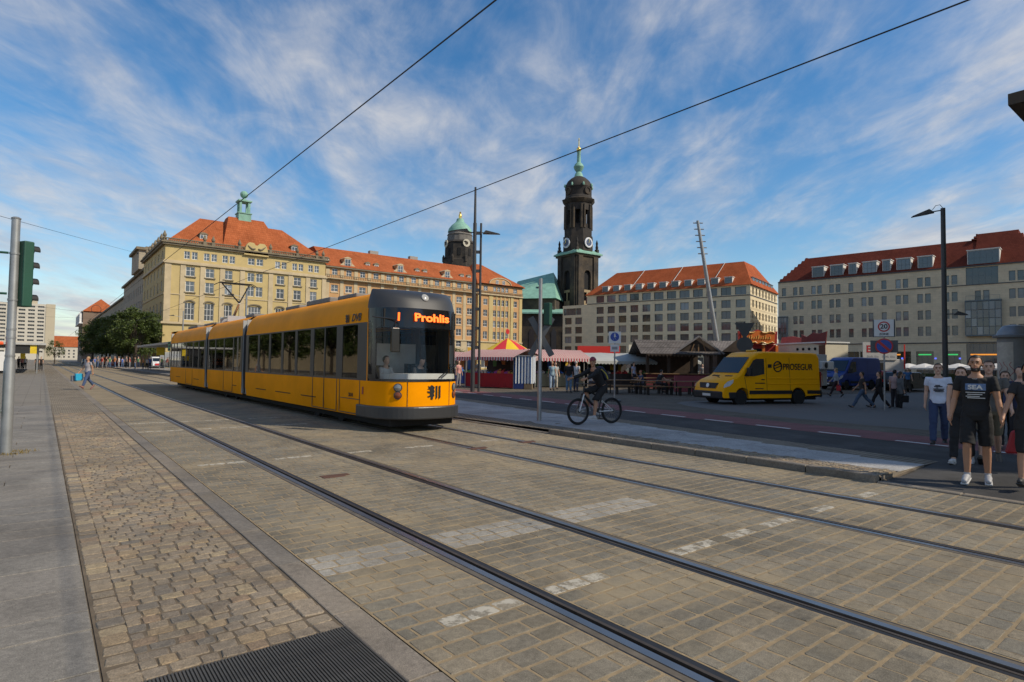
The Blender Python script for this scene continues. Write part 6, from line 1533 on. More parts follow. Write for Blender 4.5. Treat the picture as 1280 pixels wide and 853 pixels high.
# leaning silver mast behind the market
Zm = 62; b_ = at_depth(899, 446, Zm); t_ = at_depth(872, 276, Zm); gzb = b_ + (b_ - t_) * ((b_.z - .0) / (t_.z - b_.z)); lm = thing('leaning_mast', 'leaning silver mast with short crossbars near its top', 'mast', gzb)
mb = MB(); mb.tube([(0, 0, 0), t_ - gzb], [.30, .14], 12); mb.build('mast_pole', M_galv, lm, smooth=True)
for k in range(6):
    q = (t_ - gzb) * (.985 - .038 * k); mb = MB(); mb.tube([q + _rt * -.5, q + _rt * .5], .06, 6); mb.build('crossbar', M_galv, lm)

# ------------------------------------------------------------------ overhead wires
M_wire = M('wire', (.02, .02, .021), .6)
def wire(label, a, b, r=.011, sag=0.0, cat='overhead wire', group='tram overhead wires', name='overhead_wire'):
    a, b = Vector(a), Vector(b); n = 12; pts = [a.lerp(b, i / n) - Vector((0, 0, sag * 4 * (i / n) * (1 - i / n))) for i in range(n + 1)]
    mb = MB(); mb.tube(pts, r, 6); return tag(mb.build(name, M_wire), label, cat, group)
wire('thick contact wire over the track nearer the cobbled strip', (3.5, -30, 5.3), (3.5, 330, 5.6), .009)
wire('thick contact wire above the yellow tram', (TX, -30, 5.38), (TX, 330, 5.6), .009)
def span(label, A, B, r=.008, sag=.15): wire(label, A, B, r, sag, 'span wire', 'span wires')
span('thin span wire running from the signal post side to the yellow palace corner', on_y(-30, 262, 30), (17.3, 127, 20.3), .010, .1)
ya = on_x(88, 404, 3.5).y
span('far span wire crossing the street above the small ring insulator', (-12, 62, 7.2), (3.5, 62, 5.5), .008); span('far span wire from the ring insulator to the mast by the shelter', (3.5, 62, 5.5), (16.5, 66, 7.6), .008)
span('farther span wire crossing above both tracks near the trees', (-13, 105, 7.4), (17, 104, 7.6), .010)
mb = MB(); mb.lathe([(.05, -.15), (.09, 0), (.05, .15)], 8); tag(mb.build('insulator', M_trim, None, on_y(-30, 262, 30).lerp(Vector((17.3, 127, 20.3)), .55) - Vector((0, 0, .1))), 'small dark insulator on the thin span wire', 'insulator')
mb = MB(); mb.tube([(.35 * math.cos(t * .5236), 0, .35 * math.sin(t * .5236)) for t in range(13)], .02, 5); tag(mb.build('ring_insulator', M_trim, None, (3.5, 62, 5.85)), 'small ring insulator hanging where the wires meet', 'insulator')
# masts further down the street
for (x, y_, lb) in ((16.6, 66, 'far catenary mast standing beside the tram stop shelter'), (17.0, 104, 'farther catenary mast in front of the dark trees'), (-13, 105, 'catenary mast on the far left pavement')):
    t = thing('catenary_mast', lb, 'mast', (x, y_, 0)); pole(t, [(0, 0, 0), (0, 0, 9.2)], [.14, .09], M_galv); pole(t, [(0, 0, 8.2), (-1.3, 0, 8.4)], .03, M_galv, name='lamp_arm'); lamp_head(t, Matrix.Translation((-1.2, 0, 8.35)) @ Matrix.Rotation(math.pi, 4, 'Z'), .8, .3)

# ------------------------------------------------------------------ far tram stop: shelter, ticket board, small signals
s0, s1 = on_x(187, 462, 12.2).y, on_x(136, 460, 12.2).y
sy0, sy1 = 70.0, 100.0
sh = thing('tram_shelter', 'long tram stop shelter with pale flat roof and glass panels', 'shelter', (12.6, sy0, .16))
LZ = sy1 - sy0
mb = MB(); mb.box(-1.9, 1.9, -1, LZ + 1, 3.15, 3.4); mb.build('roof', M('shelter_roof', (.42, .42, .40), .6), sh)
for k in range(8):
    pole(sh, [(.9, k * LZ / 7, 0), (.9, k * LZ / 7, 3.15)], .06, M_galv)
    if k < 7:
        mb = MB(); mb.box(.88, .90, k * LZ / 7 + .2, (k + 1) * LZ / 7 - .2, .4, 2.5); mb.build('glass_panel', glass_mat('shelter_glass', (.75, .85, .85), .03, .8), sh)
    mb = MB(); mb.box(.1, .7, k * LZ / 7 + .6, k * LZ / 7 + 2.6, .42, .47); mb.build('bench', M_galv, sh)
mb = MB(); mb.box(-1.2, 1.0, -.25, -.19, .5, 2.5); mb.build('poster_case', M_signw, sh); mb = MB(); mb.box(-1.1, .9, -.262, -.252, .6, 2.4); mb.build('poster', M('poster_mixed', (.35, .25, .22), .6, var=.6, vs=2.5), sh)
mb = MB(); mb.box(-1.3, -.4, LZ * .55, LZ * .55 + .2, 2.0, 3.0); mb.build('yellow_board', M('board_yellow', (.70, .50, .02), .5), sh)
for (x, y_, lb) in ((9.95, 66.0, 'far slim signal post at the end of the tram platform'), (12.2, 66.5, 'far signal post in front of the white delivery van')):
    t = thing('platform_signal', lb, 'signal post', (x, y_, .16)); pole(t, [(0, 0, 0), (0, 0, 3.5)], .06); signal_head(t, Matrix.Translation((-.3, 0, 2.3)), 3, .9); signal_head(t, Matrix.Translation((.3, .0, 2.3)) @ Matrix.Rotation(math.pi, 4, 'Z'), 3, .9)
# left-hand stop
t = thing('tram_shelter', 'left pavement tram shelter with thin flat roof', 'shelter', (-1.6, 78, 0)); mb = MB(); mb.box(-4.5, 1.9, 0, 30, 2.95, 3.15); mb.build('roof', MATS['shelter_roof'], t)
for k in range(5):
    for x in (-3.6, 1.2): pole(t, [(x, 1 + k * 7, 0), (x, 1 + k * 7, 2.95)], .06)
    if k < 4:
        mb = MB(); mb.box(-3.6, -3.58, 1.3 + k * 7, 7.6 + k * 7, .3, 2.5); mb.build('glass_panel', MATS['shelter_glass'], t)
mb = MB(); mb.box(-.9, 0.6, .2, .45, 2.05, 2.9); mb.build('dark_board', M_trim, t); mb = MB(); mb.box(.62, 1.15, .2, .45, 2.05, 2.9); mb.build('yellow_board', MATS['board_yellow'], t)
mb = MB(); mb.box(-1.7, -1.2, -.3, .1, .3, 2.2); mb.build('ticket_machine', M_signw, t)
mb = MB(); mb.box(-.2, .2, 3.5, 3.9, 1.5, 2.9); mb.build('yellow_sign', MATS['board_yellow'], t)

# ------------------------------------------------------------------ trees
def leaf_mat(name, c):
    if name in MATS: return MATS[name]
    m = bpy.data.materials.new(name); m.use_nodes = True; nt = m.node_tree; b = nt.nodes['Principled BSDF']; L = nt.links.new
    g = nt.nodes.new('ShaderNodeNewGeometry'); r_ = nt.nodes.new('ShaderNodeValToRGB'); L(g.outputs['Random Per Island'], r_.inputs[0])
    e = r_.color_ramp.elements; e[0].color = (*[x * .6 for x in c], 1); e[1].color = (c[0] * 1.5, c[1] * 1.35, c[2] * 1.1, 1)
    L(r_.outputs[0], b.inputs['Base Color']); b.inputs['Roughness'].default_value = .6
    b.inputs['Subsurface Weight'].default_value = 0.0
    tr = nt.nodes.new('ShaderNodeBsdfTranslucent'); L(r_.outputs[0], tr.inputs[0]); mx = nt.nodes.new('ShaderNodeMixShader'); mx.inputs[0].default_value = .25
    L(b.outputs[0], mx.inputs[1]); L(tr.outputs[0], mx.inputs[2]); L(mx.outputs[0], nt.nodes['Material Output'].inputs[0]); MATS[name] = m; return m
M_bark = M('bark', (.055, .042, .03), .9, var=.3, vs=6, bump=.6)
TREES = {}
def tree_meshes(seed, h, w, n, leaf=.34):
    if (seed, n) in TREES: return TREES[(seed, n)]
    rt = random.Random(seed); mb = MB(); mb.tube([(0, 0, 0), (.05, .05, h * .25), (-.05, .0, h * .45), (0, 0, h * .75)], [.22, .17, .13, .05], 8)
    cl = []
    for k in range(64):
        th = rt.uniform(0, 6.28); zz = rt.random() ** .8; rad = w * math.sqrt(max(0, 1 - (zz * 1.7 - .75) ** 2 * .9)) * rt.uniform(.35, 1.0)
        cl.append((Vector((rad * math.cos(th), rad * math.sin(th), h * (.27 + .68 * zz))), rt.uniform(.5, 1.05)))
    for c_, r_ in cl[::3]: mb.tube([(0, 0, h * rt.uniform(.25, .5)), c_ * .5 + Vector((0, 0, h * .22)), c_], [.07, .045, .015], 5)
    V = []; F = []
    for k in range(n):
        c_, r_ = cl[rt.randrange(len(cl))]; d = Vector((rt.gauss(0, 1), rt.gauss(0, 1), rt.gauss(0, .8))); d = d.normalized() * r_ * (rt.random() ** .45) * 1.15; p_ = c_ + d
        a = Vector((rt.gauss(0, 1), rt.gauss(0, 1), rt.gauss(0, 1))).normalized(); b = a.cross(Vector((rt.gauss(0, 1), rt.gauss(0, 1), rt.gauss(0, 1)))).normalized(); s_ = leaf * rt.uniform(.6, 1.3) * .5
        o = len(V); V += [p_ - a * s_, p_ + b * s_ * .55, p_ + a * s_, p_ - b * s_ * .55]; F.append((o, o + 1, o + 2, o + 3))
    lf = MB(); lf.v = [tuple(v) for v in V]; lf.f = F; lf.m = [0] * len(F)
    TREES[(seed, n)] = (mb.mesh('trunk', M_bark, smooth=True), lf.mesh('crown', leaf_mat('leaves', (.058, .092, .016)), fix=False)); return TREES[(seed, n)]
def tree(label, loc, h, seed=1, n=9000, group='roadside trees', rz=0.0):
    t = thing('tree', label, 'tree', loc, rz, group); a, b = tree_meshes(seed, 10.0, 3.7, n); s_ = h / 10
    t.scale = (s_ * random.uniform(.95, 1.1), s_ * random.uniform(.95, 1.1), s_); put('trunk', a, t); put('crown', b, t); return t
rt_ = random.Random(9)
tl = ['dark leafy tree nearest the yellow palace, beside the tram shelter', 'second leafy tree along the row behind the tram shelter', 'third leafy tree in the row behind the shelter', 'fourth leafy tree in the row, near the street houses', 'fifth leafy tree further down the street', 'sixth leafy tree further down the street', 'seventh smaller tree far down the street', 'eighth tree where the row fades out', 'last tree of the row at the far end']
for k, y_ in enumerate((124, 131, 139, 148, 158, 170, 186, 206, 232)): tree(tl[k], (12.9 + rt_.uniform(-.5, .8), y_, .1), 10.6 + rt_.uniform(-.6, 1.0) + k * .2, 1 + k % 3, rz=rt_.uniform(0, 6))
tree('lone small tree at the far end between both pavements', G(68, 455.2, 0) * 1.0, 6.5, 2, 2600)
for k, (x, y_) in enumerate(((25.5, 48), (29, 44))): pass
for k, (px, py) in enumerate(((572, 440), (640, 441))):
    q = at_depth(px, py, 88); tree(('low green tree in front of the palace beside the flag', 'low green tree in front of the palace behind the tent')[k], (q.x, q.y, 0), 3.9, 2 + k, 2600, 'trees before the palace')
# street side out of the frame on the left: it shows only as reflections in the tram
for k in range(9): tree('leafy tree on the left pavement that the tram windows reflect', (-13 - (58 + k * 14) * .035 + rt_.uniform(-1, 1), 58 + k * 14, 0), 9.5 + rt_.uniform(-.5, 1.5), 1 + k % 3, 9000, 'left pavement trees', rz=rt_.uniform(0, 6))
lb_ = thing('left_street_house', 'long pale street house behind the left pavement trees', 'building', (-25, 55, 0), math.pi / 2)
ops.clear(); wins.clear()
for k in range(40):
    for z in (4.6, 8.2, 11.8, 15.4): op(2.5 + 4.0 * k, z, 1.6, 2.0, 2, 2)
mb = MB(); wall_open(mb, 0, 164, 0, 19, ops, .25); mb.build('wall', M_sand_st, lb_)
for (a, z, w, h, nx, nz, tr) in wins: window(lb_, a, z, w, h, nx, nz, M_winw, M_dpane)
mb = MB(); mb.prism([(-.6, 19.0), (6, 24), (12, 19.0)], 'x', 0, 164); mb.build('roof', M_tile, lb_)
# ------------------------------------------------------------------ market
M_pink = stripe_mat('awning_red_white', (.40, .11, .10), (.50, .42, .38), .07, 0)
M_pinkf = stripe_mat('awning_frill', (.36, .035, .06), (.52, .47, .44), .10, 0)
M_bluew = stripe_mat('curtain_blue_white', (.05, .12, .28), (.55, .58, .60), .10, 0)
M_tgrey = M('tent_grey', (.36, .37, .35), .8, var=.1, vs=1.2); M_redc = M('red_cloth', (.33, .012, .018), .8, var=.15, vs=2, bump=.3, bs=6)
M_wood = M('dark_wood', (.045, .028, .018), .75, var=.3, vs=4); M_woodl = M('bench_wood', (.22, .125, .055), .65, var=.2, vs=5)
M_poleg = M('stall_pole', (.35, .35, .34), .5, metal=.4)
M_cream = M('cream_panel', (.60, .55, .42), .6, var=.06)
goods = [M('goods_%d' % i, c, .6, var=.1) for i, c in enumerate([(.5, .04, .04), (.05, .15, .5), (.6, .4, .05), (.55, .5, .45), (.1, .3, .1), (.5, .2, .05), (.3, .05, .25), (.08, .08, .1)])]
rm = random.Random(17)
def front_frame(pa, pb):
    """root at the left front corner, local x towards the right corner, local y away from the viewer"""
    d = pb - pa; return math.atan2(d.y, d.x), d.length
def stall(label, pa, pb, dep, ze, zr, aw, frill, cloth, boxes=10, curtain=None, zc=.95, counter=True):
    rz, L = front_frame(pa, pb); t = thing('market_stall', label, 'market stall', pa, rz, 'market stalls')
    for x in (0.05, L - .05):
        for y_ in (.05, dep): pole(t, [(x, y_, 0), (x, y_, ze + (.3 if y_ > 1 else 0))], .03, M_poleg)
    mb = MB(); n = max(2, int(L / .5)); rows = []
    for (y_, z) in ((-.55, ze - .05), (-.1, ze + .10), (dep * .5, zr), (dep + .2, ze + .1)): rows.append([(-.3 + (L + .6) * i / n, y_, z - .035 * math.sin(math.pi * (i % 4) / 4)) for i in range(n + 1)])
    mb.grid(rows); mb.build('awning', aw, t, smooth=True)
    mb = MB(); m_ = max(4, int(L / .24)); 
    for i in range(m_):
        x0 = -.3 + (L + .6) * i / m_; x1 = -.3 + (L + .6) * (i + 1) / m_; mb.add([(x0, -.55, ze - .05), (x1, -.55, ze - .05), (x1, -.56, ze - .22), ((x0 + x1) / 2, -.565, ze - .29), (x0, -.56, ze - .22)], [(0, 1, 2, 3, 4)])
    mb.build('awning_frill', frill, t)
    mb = MB(); mb.box(0, L, dep - .05, dep, 0, ze); mb.build('back_sheet', M('stall_back', (.05, .045, .045), .9, var=.2), t)
    if counter:
        mb = MB(); mb.box(.02, L - .02, .1, .9, zc - .04, zc); mb.build('counter_top', M_woodl, t)
        mb = MB(); k = max(6, int(L / .18)); mb.grid([[(L * i / k, .06 + .03 * math.sin(i * 1.9), z) for i in range(k + 1)] for z in (zc, zc * .5, .06)]); mb.build('counter_cloth', cloth, t, smooth=True)
        for i in range(boxes):
            x = .15 + (L - .5) * i / max(1, boxes - 1); w, h_, d = rm.uniform(.14, .3), rm.uniform(.10, .3), rm.uniform(.2, .4); b = MB()
            b.box(x, x + w, .2, .2 + d, zc, zc + h_ * .55); b.add([(x + w * .1, .22, zc + h_ * .55), (x + w * .9, .22, zc + h_ * .55), (x + w * .8, .2 + d * .9, zc + h_), (x + w * .2, .2 + d * .9, zc + h_)], [(0, 1, 2, 3)]); gi = rm.randrange(8); tag(b.build('goods_box', goods[gi], None, t.matrix_basis @ Vector((0, 0, 0)), rz), '%s box of goods on the counter of the %s' % (('red', 'blue', 'yellow', 'pale', 'green', 'orange', 'purple', 'black')[gi], label.split(' with')[0].split(' under')[0].split(' joined')[0].split(' beside')[0]), 'box', 'goods on the market counters')
    for i in range(int(L / .7)):
        x = .3 + .7 * i; w = rm.uniform(.25, .5); hh = rm.uniform(.35, .8); b = MB(); zt = ze - .15; b.add([(x, dep * .7, zt), (x + w, dep * .7, zt), (x + w * .9, dep * .7 + .03, zt - hh), (x + w * .1, dep * .7 + .03, zt - hh)], [(0, 1, 2, 3)]); b.build('hanging_cloth', rm.choice(goods), t)
    return t
def GP(px, py): return GS(px, py)
# red-clothed stall with pink awning
st1 = stall('red-clothed stall under faded pink awning', GP(580, 484), GP(642, 486.5), 2.6, height_at(600, 449, GP(600, 484)) + .1, height_at(620, 440, GP(620, 484)) + .1, M_pink, M_pinkf, M_redc, 14)
st0 = stall('small blue-fronted stall beside the lamp mast', GP(560, 480), GP(583, 480.5), 2.2, 2.0, 2.45, M_pink, M_pinkf, M('blue_cloth', (.02, .05, .22), .8, var=.1), 5)
# blue and white striped curtain booth
pa, pb = GP(642, 486.5), GP(665, 487); rz, L = front_frame(pa, pb); cb = thing('curtain_booth', 'booth wrapped in blue and white striped curtains', 'booth', pa, rz)
mb = MB(); k = 26; zt = 2.05; mb.grid([[(L * i / k, -.05 + .05 * math.sin(i * 1.5), z) for i in range(k + 1)] for z in (zt, 1.2, .35)]); mb.build('curtain', M_bluew, cb, smooth=True)
mb = MB(); mb.grid([[(L + .02 + .04 * math.sin(i * 1.5), .1 * i, z) for i in range(14)] for z in (zt, 1.2, .35)]); mb.build('side_curtain', M_bluew, cb, smooth=True)
mb = MB(); mb.box(0, L * .55, -.08, .4, .02, .36); mb.build('blue_crate', M('crate_blue', (.012, .03, .14), .6), cb); mb = MB(); mb.box(L * .58, L, -.08, .4, .02, .36); mb.build('brown_crate', M('crate_brown', (.16, .12, .075), .8), cb)
mb = MB(); mb.box(-.05, L + .05, -.1, 1.6, zt, zt + .06); mb.build('top_frame', M_poleg, cb)
# second pink stall behind the crossing post
stall('dark stall under red and white scalloped awning', GP(668, 484.5), GP(731, 484.5), 2.8, height_at(700, 450, GP(700, 484.5)) + .08, height_at(700, 439.5, GP(700, 484.5)) + .1, M_pink, M_pinkf, M('green_cloth', (.012, .018, .016), .8), 8)
# grey tents
stall('long stall under plain grey tent canopy', GP(734, 484), GP(812, 484), 3.5, height_at(770, 452, GP(770, 484)), height_at(770, 444, GP(770, 484)) + .12, M_tgrey, M_tgrey, M('brown_cloth', (.05, .035, .03), .8), 12)
stall('grey tent stall joined to the wooden hut', GP(812, 481), GP(868, 481), 3.2, height_at(830, 452, GP(830, 481)), height_at(830, 444, GP(830, 481)) + .1, M_tgrey, M_tgrey, M_redc, 8)
# red and yellow pyramid tent
c_ = at_depth(634, 455, 45.5); c_.z = gz(c_.x, c_.y); tt = thing('pyramid_tent', 'red and yellow panelled pyramid tent above the stalls', 'tent', c_, R(12)); za, ze = height_at(632, 424, c_), height_at(632, 441, c_); rr = 1.9
M_tr = M('tent_red', (.60, .03, .035), .7, var=.08); M_tyel = M('tent_yellow', (.75, .50, .02), .7, var=.08)
for k in range(10):
    a0, a1 = 2 * math.pi * k / 10, 2 * math.pi * (k + 1) / 10; am = (a0 + a1) / 2; mb = MB()
    mb.grid([[(f * rr * math.cos(a), f * rr * math.sin(a), za - (za - ze) * f ** 1.15) for a in (a0, am, a1)] for f in (.02, .35, .7, 1.0)]); mb.build('tent_panel', M_tr if k % 2 else M_tyel, tt, smooth=True)
    mb = MB(); mb.add([(rr * math.cos(a0), rr * math.sin(a0), ze), (rr * math.cos(a1), rr * math.sin(a1), ze), (rr * math.cos(a1), rr * math.sin(a1), ze - .25), (rr * math.cos(am), rr * math.sin(am), ze - .38), (rr * math.cos(a0), rr * math.sin(a0), ze - .25)], [(0, 1, 2, 3, 4)]); mb.build('valance', M_tyel if k % 2 else M_tr, tt)
    if k % 2: pole(tt, [(rr * .97 * math.cos(a0), rr * .97 * math.sin(a0), 0), (rr * .97 * math.cos(a0), rr * .97 * math.sin(a0), ze)], .03, M_poleg)
pole(tt, [(0, 0, 0), (0, 0, za + .3)], .04, M_poleg); disc(tt, Matrix.Translation((0, 0, za + .5)), .2, M_signr, 'round_topper')
# pennant and bunting
q = GP(583, 482); fl = thing('pennant', 'yellow and orange pennant hanging from a short pole', 'flag', q, toCam(q)); pole(fl, [(0, 0, 0), (0, 0, 2.75)], .02, M_poleg); mb = MB(); mb.add([(.02, 0, 2.7), (.42, .03, 2.68), (.36, .05, 2.2), (.28, .03, 1.95), (.12, 0, 2.05)], [(0, 1, 2, 3, 4)]); mb.build('cloth', M('pennant_cloth', (.72, .42, .04), .7), fl)
q = at_depth(663, 441, 44); bl = thing('balloon_bunch', 'yellow and blue inflatable shapes between the two awnings', 'balloons', q, toCam(q))
for k in range(6):
    mb = MB(); mb.sphere((-.7 + .3 * k, rm.uniform(-.1, .1), .1 * math.sin(k * 2) - .05 * k), .2, 10, 7, (1, .7, .7)); mb.build('balloon', M_tyel if k < 4 else M('balloon_blue', (.06, .25, .6), .4), bl, smooth=True)
pole(bl, [(0, 0, 0), (0, 0, -q.z)], .02, M_poleg)
# banners behind
for (x0, x1, y0, y1, Z, m_, lb) in ((722, 775, 432.5, 444, 60, M_red, 'long bright red banner above the grey tents'), (786, 806, 431, 442.5, 60, M('banner_cream', (.75, .70, .55), .7), 'cream coloured banner beside the red banner')):
    a, b = at_depth(x0, y1, Z), at_depth(x1, y1, Z); zt = at_depth(x0, y0, Z).z; rz, L = front_frame(a, b); t = thing('banner', lb, 'banner', (a.x, a.y, 0), rz); mb = MB(); mb.box(0, L, 0, .06, a.z - .3, zt); mb.build('cloth', m_, t)
    for x in (.1, L - .1): pole(t, [(x, .1, 0), (x, .1, zt)], .04, M_poleg)
# wooden hut with shingled roof (two gables)
M_shing = brick_mat('grey_shingles', (.17, .155, .15), (.22, .20, .19), (.09, .08, .075), .22, .2, .02, bump=.9, var=.25, vs=1.5)
a = at_depth(806, 490, 41); b = at_depth(893, 490, 41); a.z = gz(a.x, a.y); b.z = a.z; rz, L = front_frame(a, b); hz = a.z
hut = thing('wooden_hut', 'open wooden market hut with grey shingled gable roof', 'market hut', a, rz); D_ = 3.4; E_, Rz = height_at(810, 441, a) - hz, height_at(850, 424, a) - hz
for x in (.2, L * .35, L * .68, L - .2):
    for y_ in (.1, D_): 
        mb = MB(); mb.box(x - .09, x + .09, y_ - .09, y_ + .09, 0, E_); mb.build('post', M_wood, hut)
for (ya, yb) in ((-.6, D_ / 2), (D_ + .6, D_ / 2)):
    mb = MB(); k = 14
    for i in range(k):       # courses of shingles, each lapping the one below
        f0, f1 = i / k, (i + 1) / k; y0, y1 = ya + (yb - ya) * f0, ya + (yb - ya) * f1; z0, z1 = E_ - .1 + (Rz - E_ + .1) * f0, E_ - .1 + (Rz - E_ + .1) * f1
        mb = MB(); mb.add([(-.4, y0, z0 + .05), (L + .3, y0, z0 + .05), (L + .3, y1, z1 + .012), (-.4, y1, z1 + .012), (-.4, y0, z0), (L + .3, y0, z0), (L + .3, y1, z1), (-.4, y1, z1)], [(0, 1, 2, 3), (7, 6, 5, 4), (0, 4, 5, 1), (1, 5, 6, 2), (3, 2, 6, 7), (0, 3, 7, 4)]); mb.build('shingle_course', M_shing, hut)
mb = MB(); mb.box(.1, L - .1, .0, .12, 0, 1.0); mb.build('counter_front', M('hut_red', (.14, .02, .025), .7, var=.2), hut); mb = MB(); mb.box(0, L, -.2, .5, 1.0, 1.06); mb.build('counter_top', M_woodl, hut)
mb = MB(); mb.box(.1, L - .1, D_ - .1, D_, 0, E_); mb.build('back_wall', M_wood, hut)
for (x, w) in ((L * .72, 1.5), ):
    mb = MB(); zz = E_ + .1; mb.prism([(x - w, zz), (x + w, zz), (x, Rz + .1)], 'y', -.75, -.62); g = mb.build('front_gable', M_wood, hut); 
    for s_ in (-1, 1):
        mb = MB(); mb.bar((x + s_ * (w + .2), -.9, zz - .15), (x, -.9, Rz + .18), .12, .10); mb.build('barge_board', M('barge_grey', (.2, .185, .18), .8), g)
    for dx in (-.5, 0, .5): mb = MB(); mb.bar((x + dx, -.78, zz), (x + dx * .6, -.78, zz + (Rz - zz) * .6), .08, .05); mb.build('strut', M_woodl, g)
mb = MB(); x = 0
for i in range(int(L / .25)): mb.add([(i * .25, -.62, E_ - .1), (i * .25 + .25, -.62, E_ - .1), (i * .25 + .125, -.62, E_ - .28)], [(0, 1, 2)])
mb.build('eaves_trim', M_wood, hut)
a2 = at_depth(897, 486, 44); b2 = at_depth(938, 486, 44); rz, L = front_frame(a2, b2); a2.z = gz(a2.x, a2.y); h2 = thing('wooden_hut', 'smaller shingled wooden hut behind the give way sign', 'market hut', a2, rz)
mb = MB(); E2, R2 = height_at(897, 441, a2), height_at(915, 426, a2); mb.prism([(-.4, E2), (1.6, R2), (3.6, E2)], 'x', -.3, L + .3); mb.build('roof', M_shing, h2); mb = MB(); mb.box(0, L, .1, 3.2, 0, E2); mb.build('wall', M_wood, h2)
mb = MB(); mb.prism([(L * .5 - 1.1, E2), (L * .5 + 1.1, E2), (L * .5, R2)], 'y', -.6, -.5); mb.build('front_gable', M_wood, h2)
# tables and benches
def table_set(label, p, rz, L=2.0):
    t = thing('beer_table', label + ' table', 'table', p, rz, 'beer garden tables'); mb = MB(); mb.box(-L / 2, L / 2, -.3, .3, .74, .78); mb.build('table_top', M_woodl, t)
    for x in (-L / 2 + .35, L / 2 - .35):
        for y_ in (-.22, .22): mb = MB(); mb.box(x - .025, x + .025, y_ - .025, y_ + .025, 0, .74); mb.build('leg', M_trim, t)
    for s_ in (-1, 1):
        c_ = Vector(p) + Vector((-math.sin(rz), math.cos(rz), 0)) * s_ * .62; b = thing('beer_bench', label + (' bench on the near side' if s_ < 0 else ' bench on the far side'), 'bench', c_, rz, 'beer garden benches'); mb = MB(); mb.box(-L / 2, L / 2, -.13, .13, .43, .47); mb.build('seat', M_woodl, b)
        for x in (-L / 2 + .3, L / 2 - .3): mb = MB(); mb.box(x - .03, x + .03, -.11, .11, 0, .43); mb.build('leg', M_trim, b)
rz_t = front_frame(GP(780, 492), GP(865, 492))[0]
for k, (px, py, lb) in enumerate(((779, 492, 'wooden beer garden set next to the pedestrian sign post:'), (817, 493, 'wooden beer garden set in front of the long grey tent:'), (856, 494, 'wooden beer garden set beside the yellow van nose:'), (812, 487, 'wooden beer garden set close under the grey tents:'), (852, 487.5, 'wooden beer garden set close by the shingled hut:'))): table_set(lb, GP(px, py), rz_t, 2.1)
mb = MB(); q = GP(866, 490); mb.box(-1.3, 1.5, 0, .12, 0, 1.0); tag(mb.build('windbreak', M('pink_cloth', (.26, .06, .075), .8, var=.1), None, q, rz_t), 'low dull pink cloth windbreak beside the beer tables', 'windbreak')
q = GP(756, 480); t = thing('orange_board', 'small orange notice board hanging in the grey tent stall', 'notice board', q, toCam(q)); pole(t, [(0, 0, 0), (0, 0, 1.6)], .02, M_poleg); mb = MB(); mb.box(-.16, .16, -.06, -.04, 1.1, 1.7); mb.build('board', M('board_orange', (.75, .13, .02), .5, var=.1), t)
# fairground sign
Zs = 56; a, b = at_depth(923, 445, Zs), at_depth(972, 445, Zs); rz, L = front_frame(a, b); a.z = 0; fs = thing('fairground_sign', 'ornate orange and red fairground fascia with scrolled edges', 'fairground sign', a, rz); z0, z1, zb = at_depth(945, 432, Zs).z, at_depth(945, 412, Zs).z, at_depth(945, 447, Zs).z
M_fo = M('fair_orange', (.62, .15, .02), .5, var=.15, vs=1.5); M_fr = M('fair_red', (.36, .025, .02), .5, var=.12); M_fg = M('fair_gold', (.70, .42, .10), .4, var=.2)
def shield_poly(s, L=L):
    zc = (z0 + z1) / 2; h = (z1 - z0) / 2 * s; w = L / 2 * s; c = L / 2
    pts = []
    for i in range(25): 
        f = -1 + 2 * i / 24; pts.append((c + f * w, zc + h * (.72 + .28 * math.cos(f * math.pi * 2) * (1 - abs(f)) + .35 * max(0, abs(f) - .8))))
    for i in range(25):
        f = 1 - 2 * i / 24; pts.append((c + f * w * .97, zc - h * (.85 + .1 * math.cos(f * math.pi * 3))))
    return pts
mb = MB(); mb.prism(shield_poly(1.0), 'y', 0, .25); mb.build('fascia_back', M_fr, fs); mb = MB(); mb.prism(shield_poly(.86), 'y', -.06, -.002); fo = mb.build('fascia_panel', M_fo, fs)
for s_ in (-1, 1):
    mb = MB(); mb.tube([(L / 2 + s_ * (.3 + .22 * i), -.1, (z0 + z1) / 2 + .55 - .1 * math.sin(i * 1.1) - .02 * i) for i in range(7)], [.03, .06, .07, .06, .05, .05, .02], 6); mb.build('gilt_scroll', M_fg, fo)
    mb = MB(); mb.tube([(L / 2 + s_ * (.1 + .2 * i), -.1, (z0 + z1) / 2 - .5 + .08 * math.sin(i * 1.3)) for i in range(8)], [.02, .05, .06, .06, .05, .05, .04, .02], 6); mb.build('gilt_scroll', M_fg, fo)
for k in range(11): mb = MB(); mb.tube([(L / 2 - 1.1 + .22 * k, -.09, (z0 + z1) / 2 - .14), (L / 2 - 1.06 + .22 * k, -.09, (z0 + z1) / 2 + .02 + .1 * (k % 3))], [.05, .03], 5); mb.build('gilt_lettering', M_fg, fo)
mb = MB(); mb.box(0, L, .3, 2.2, 0, z0 + .1); mb.build('booth', M_fr, fs); mb = MB(); mb.box(L * .12, L * .62, .24, .29, 1.2, z0 - .3); mb.build('booth_opening', M_void, fs)
for x in (.0, L * .66, L): 
    mb = MB(); mb.box(x - .12, x + .12, .1, .29, 0, z0); mb.build('pillar', M_fo, fs)
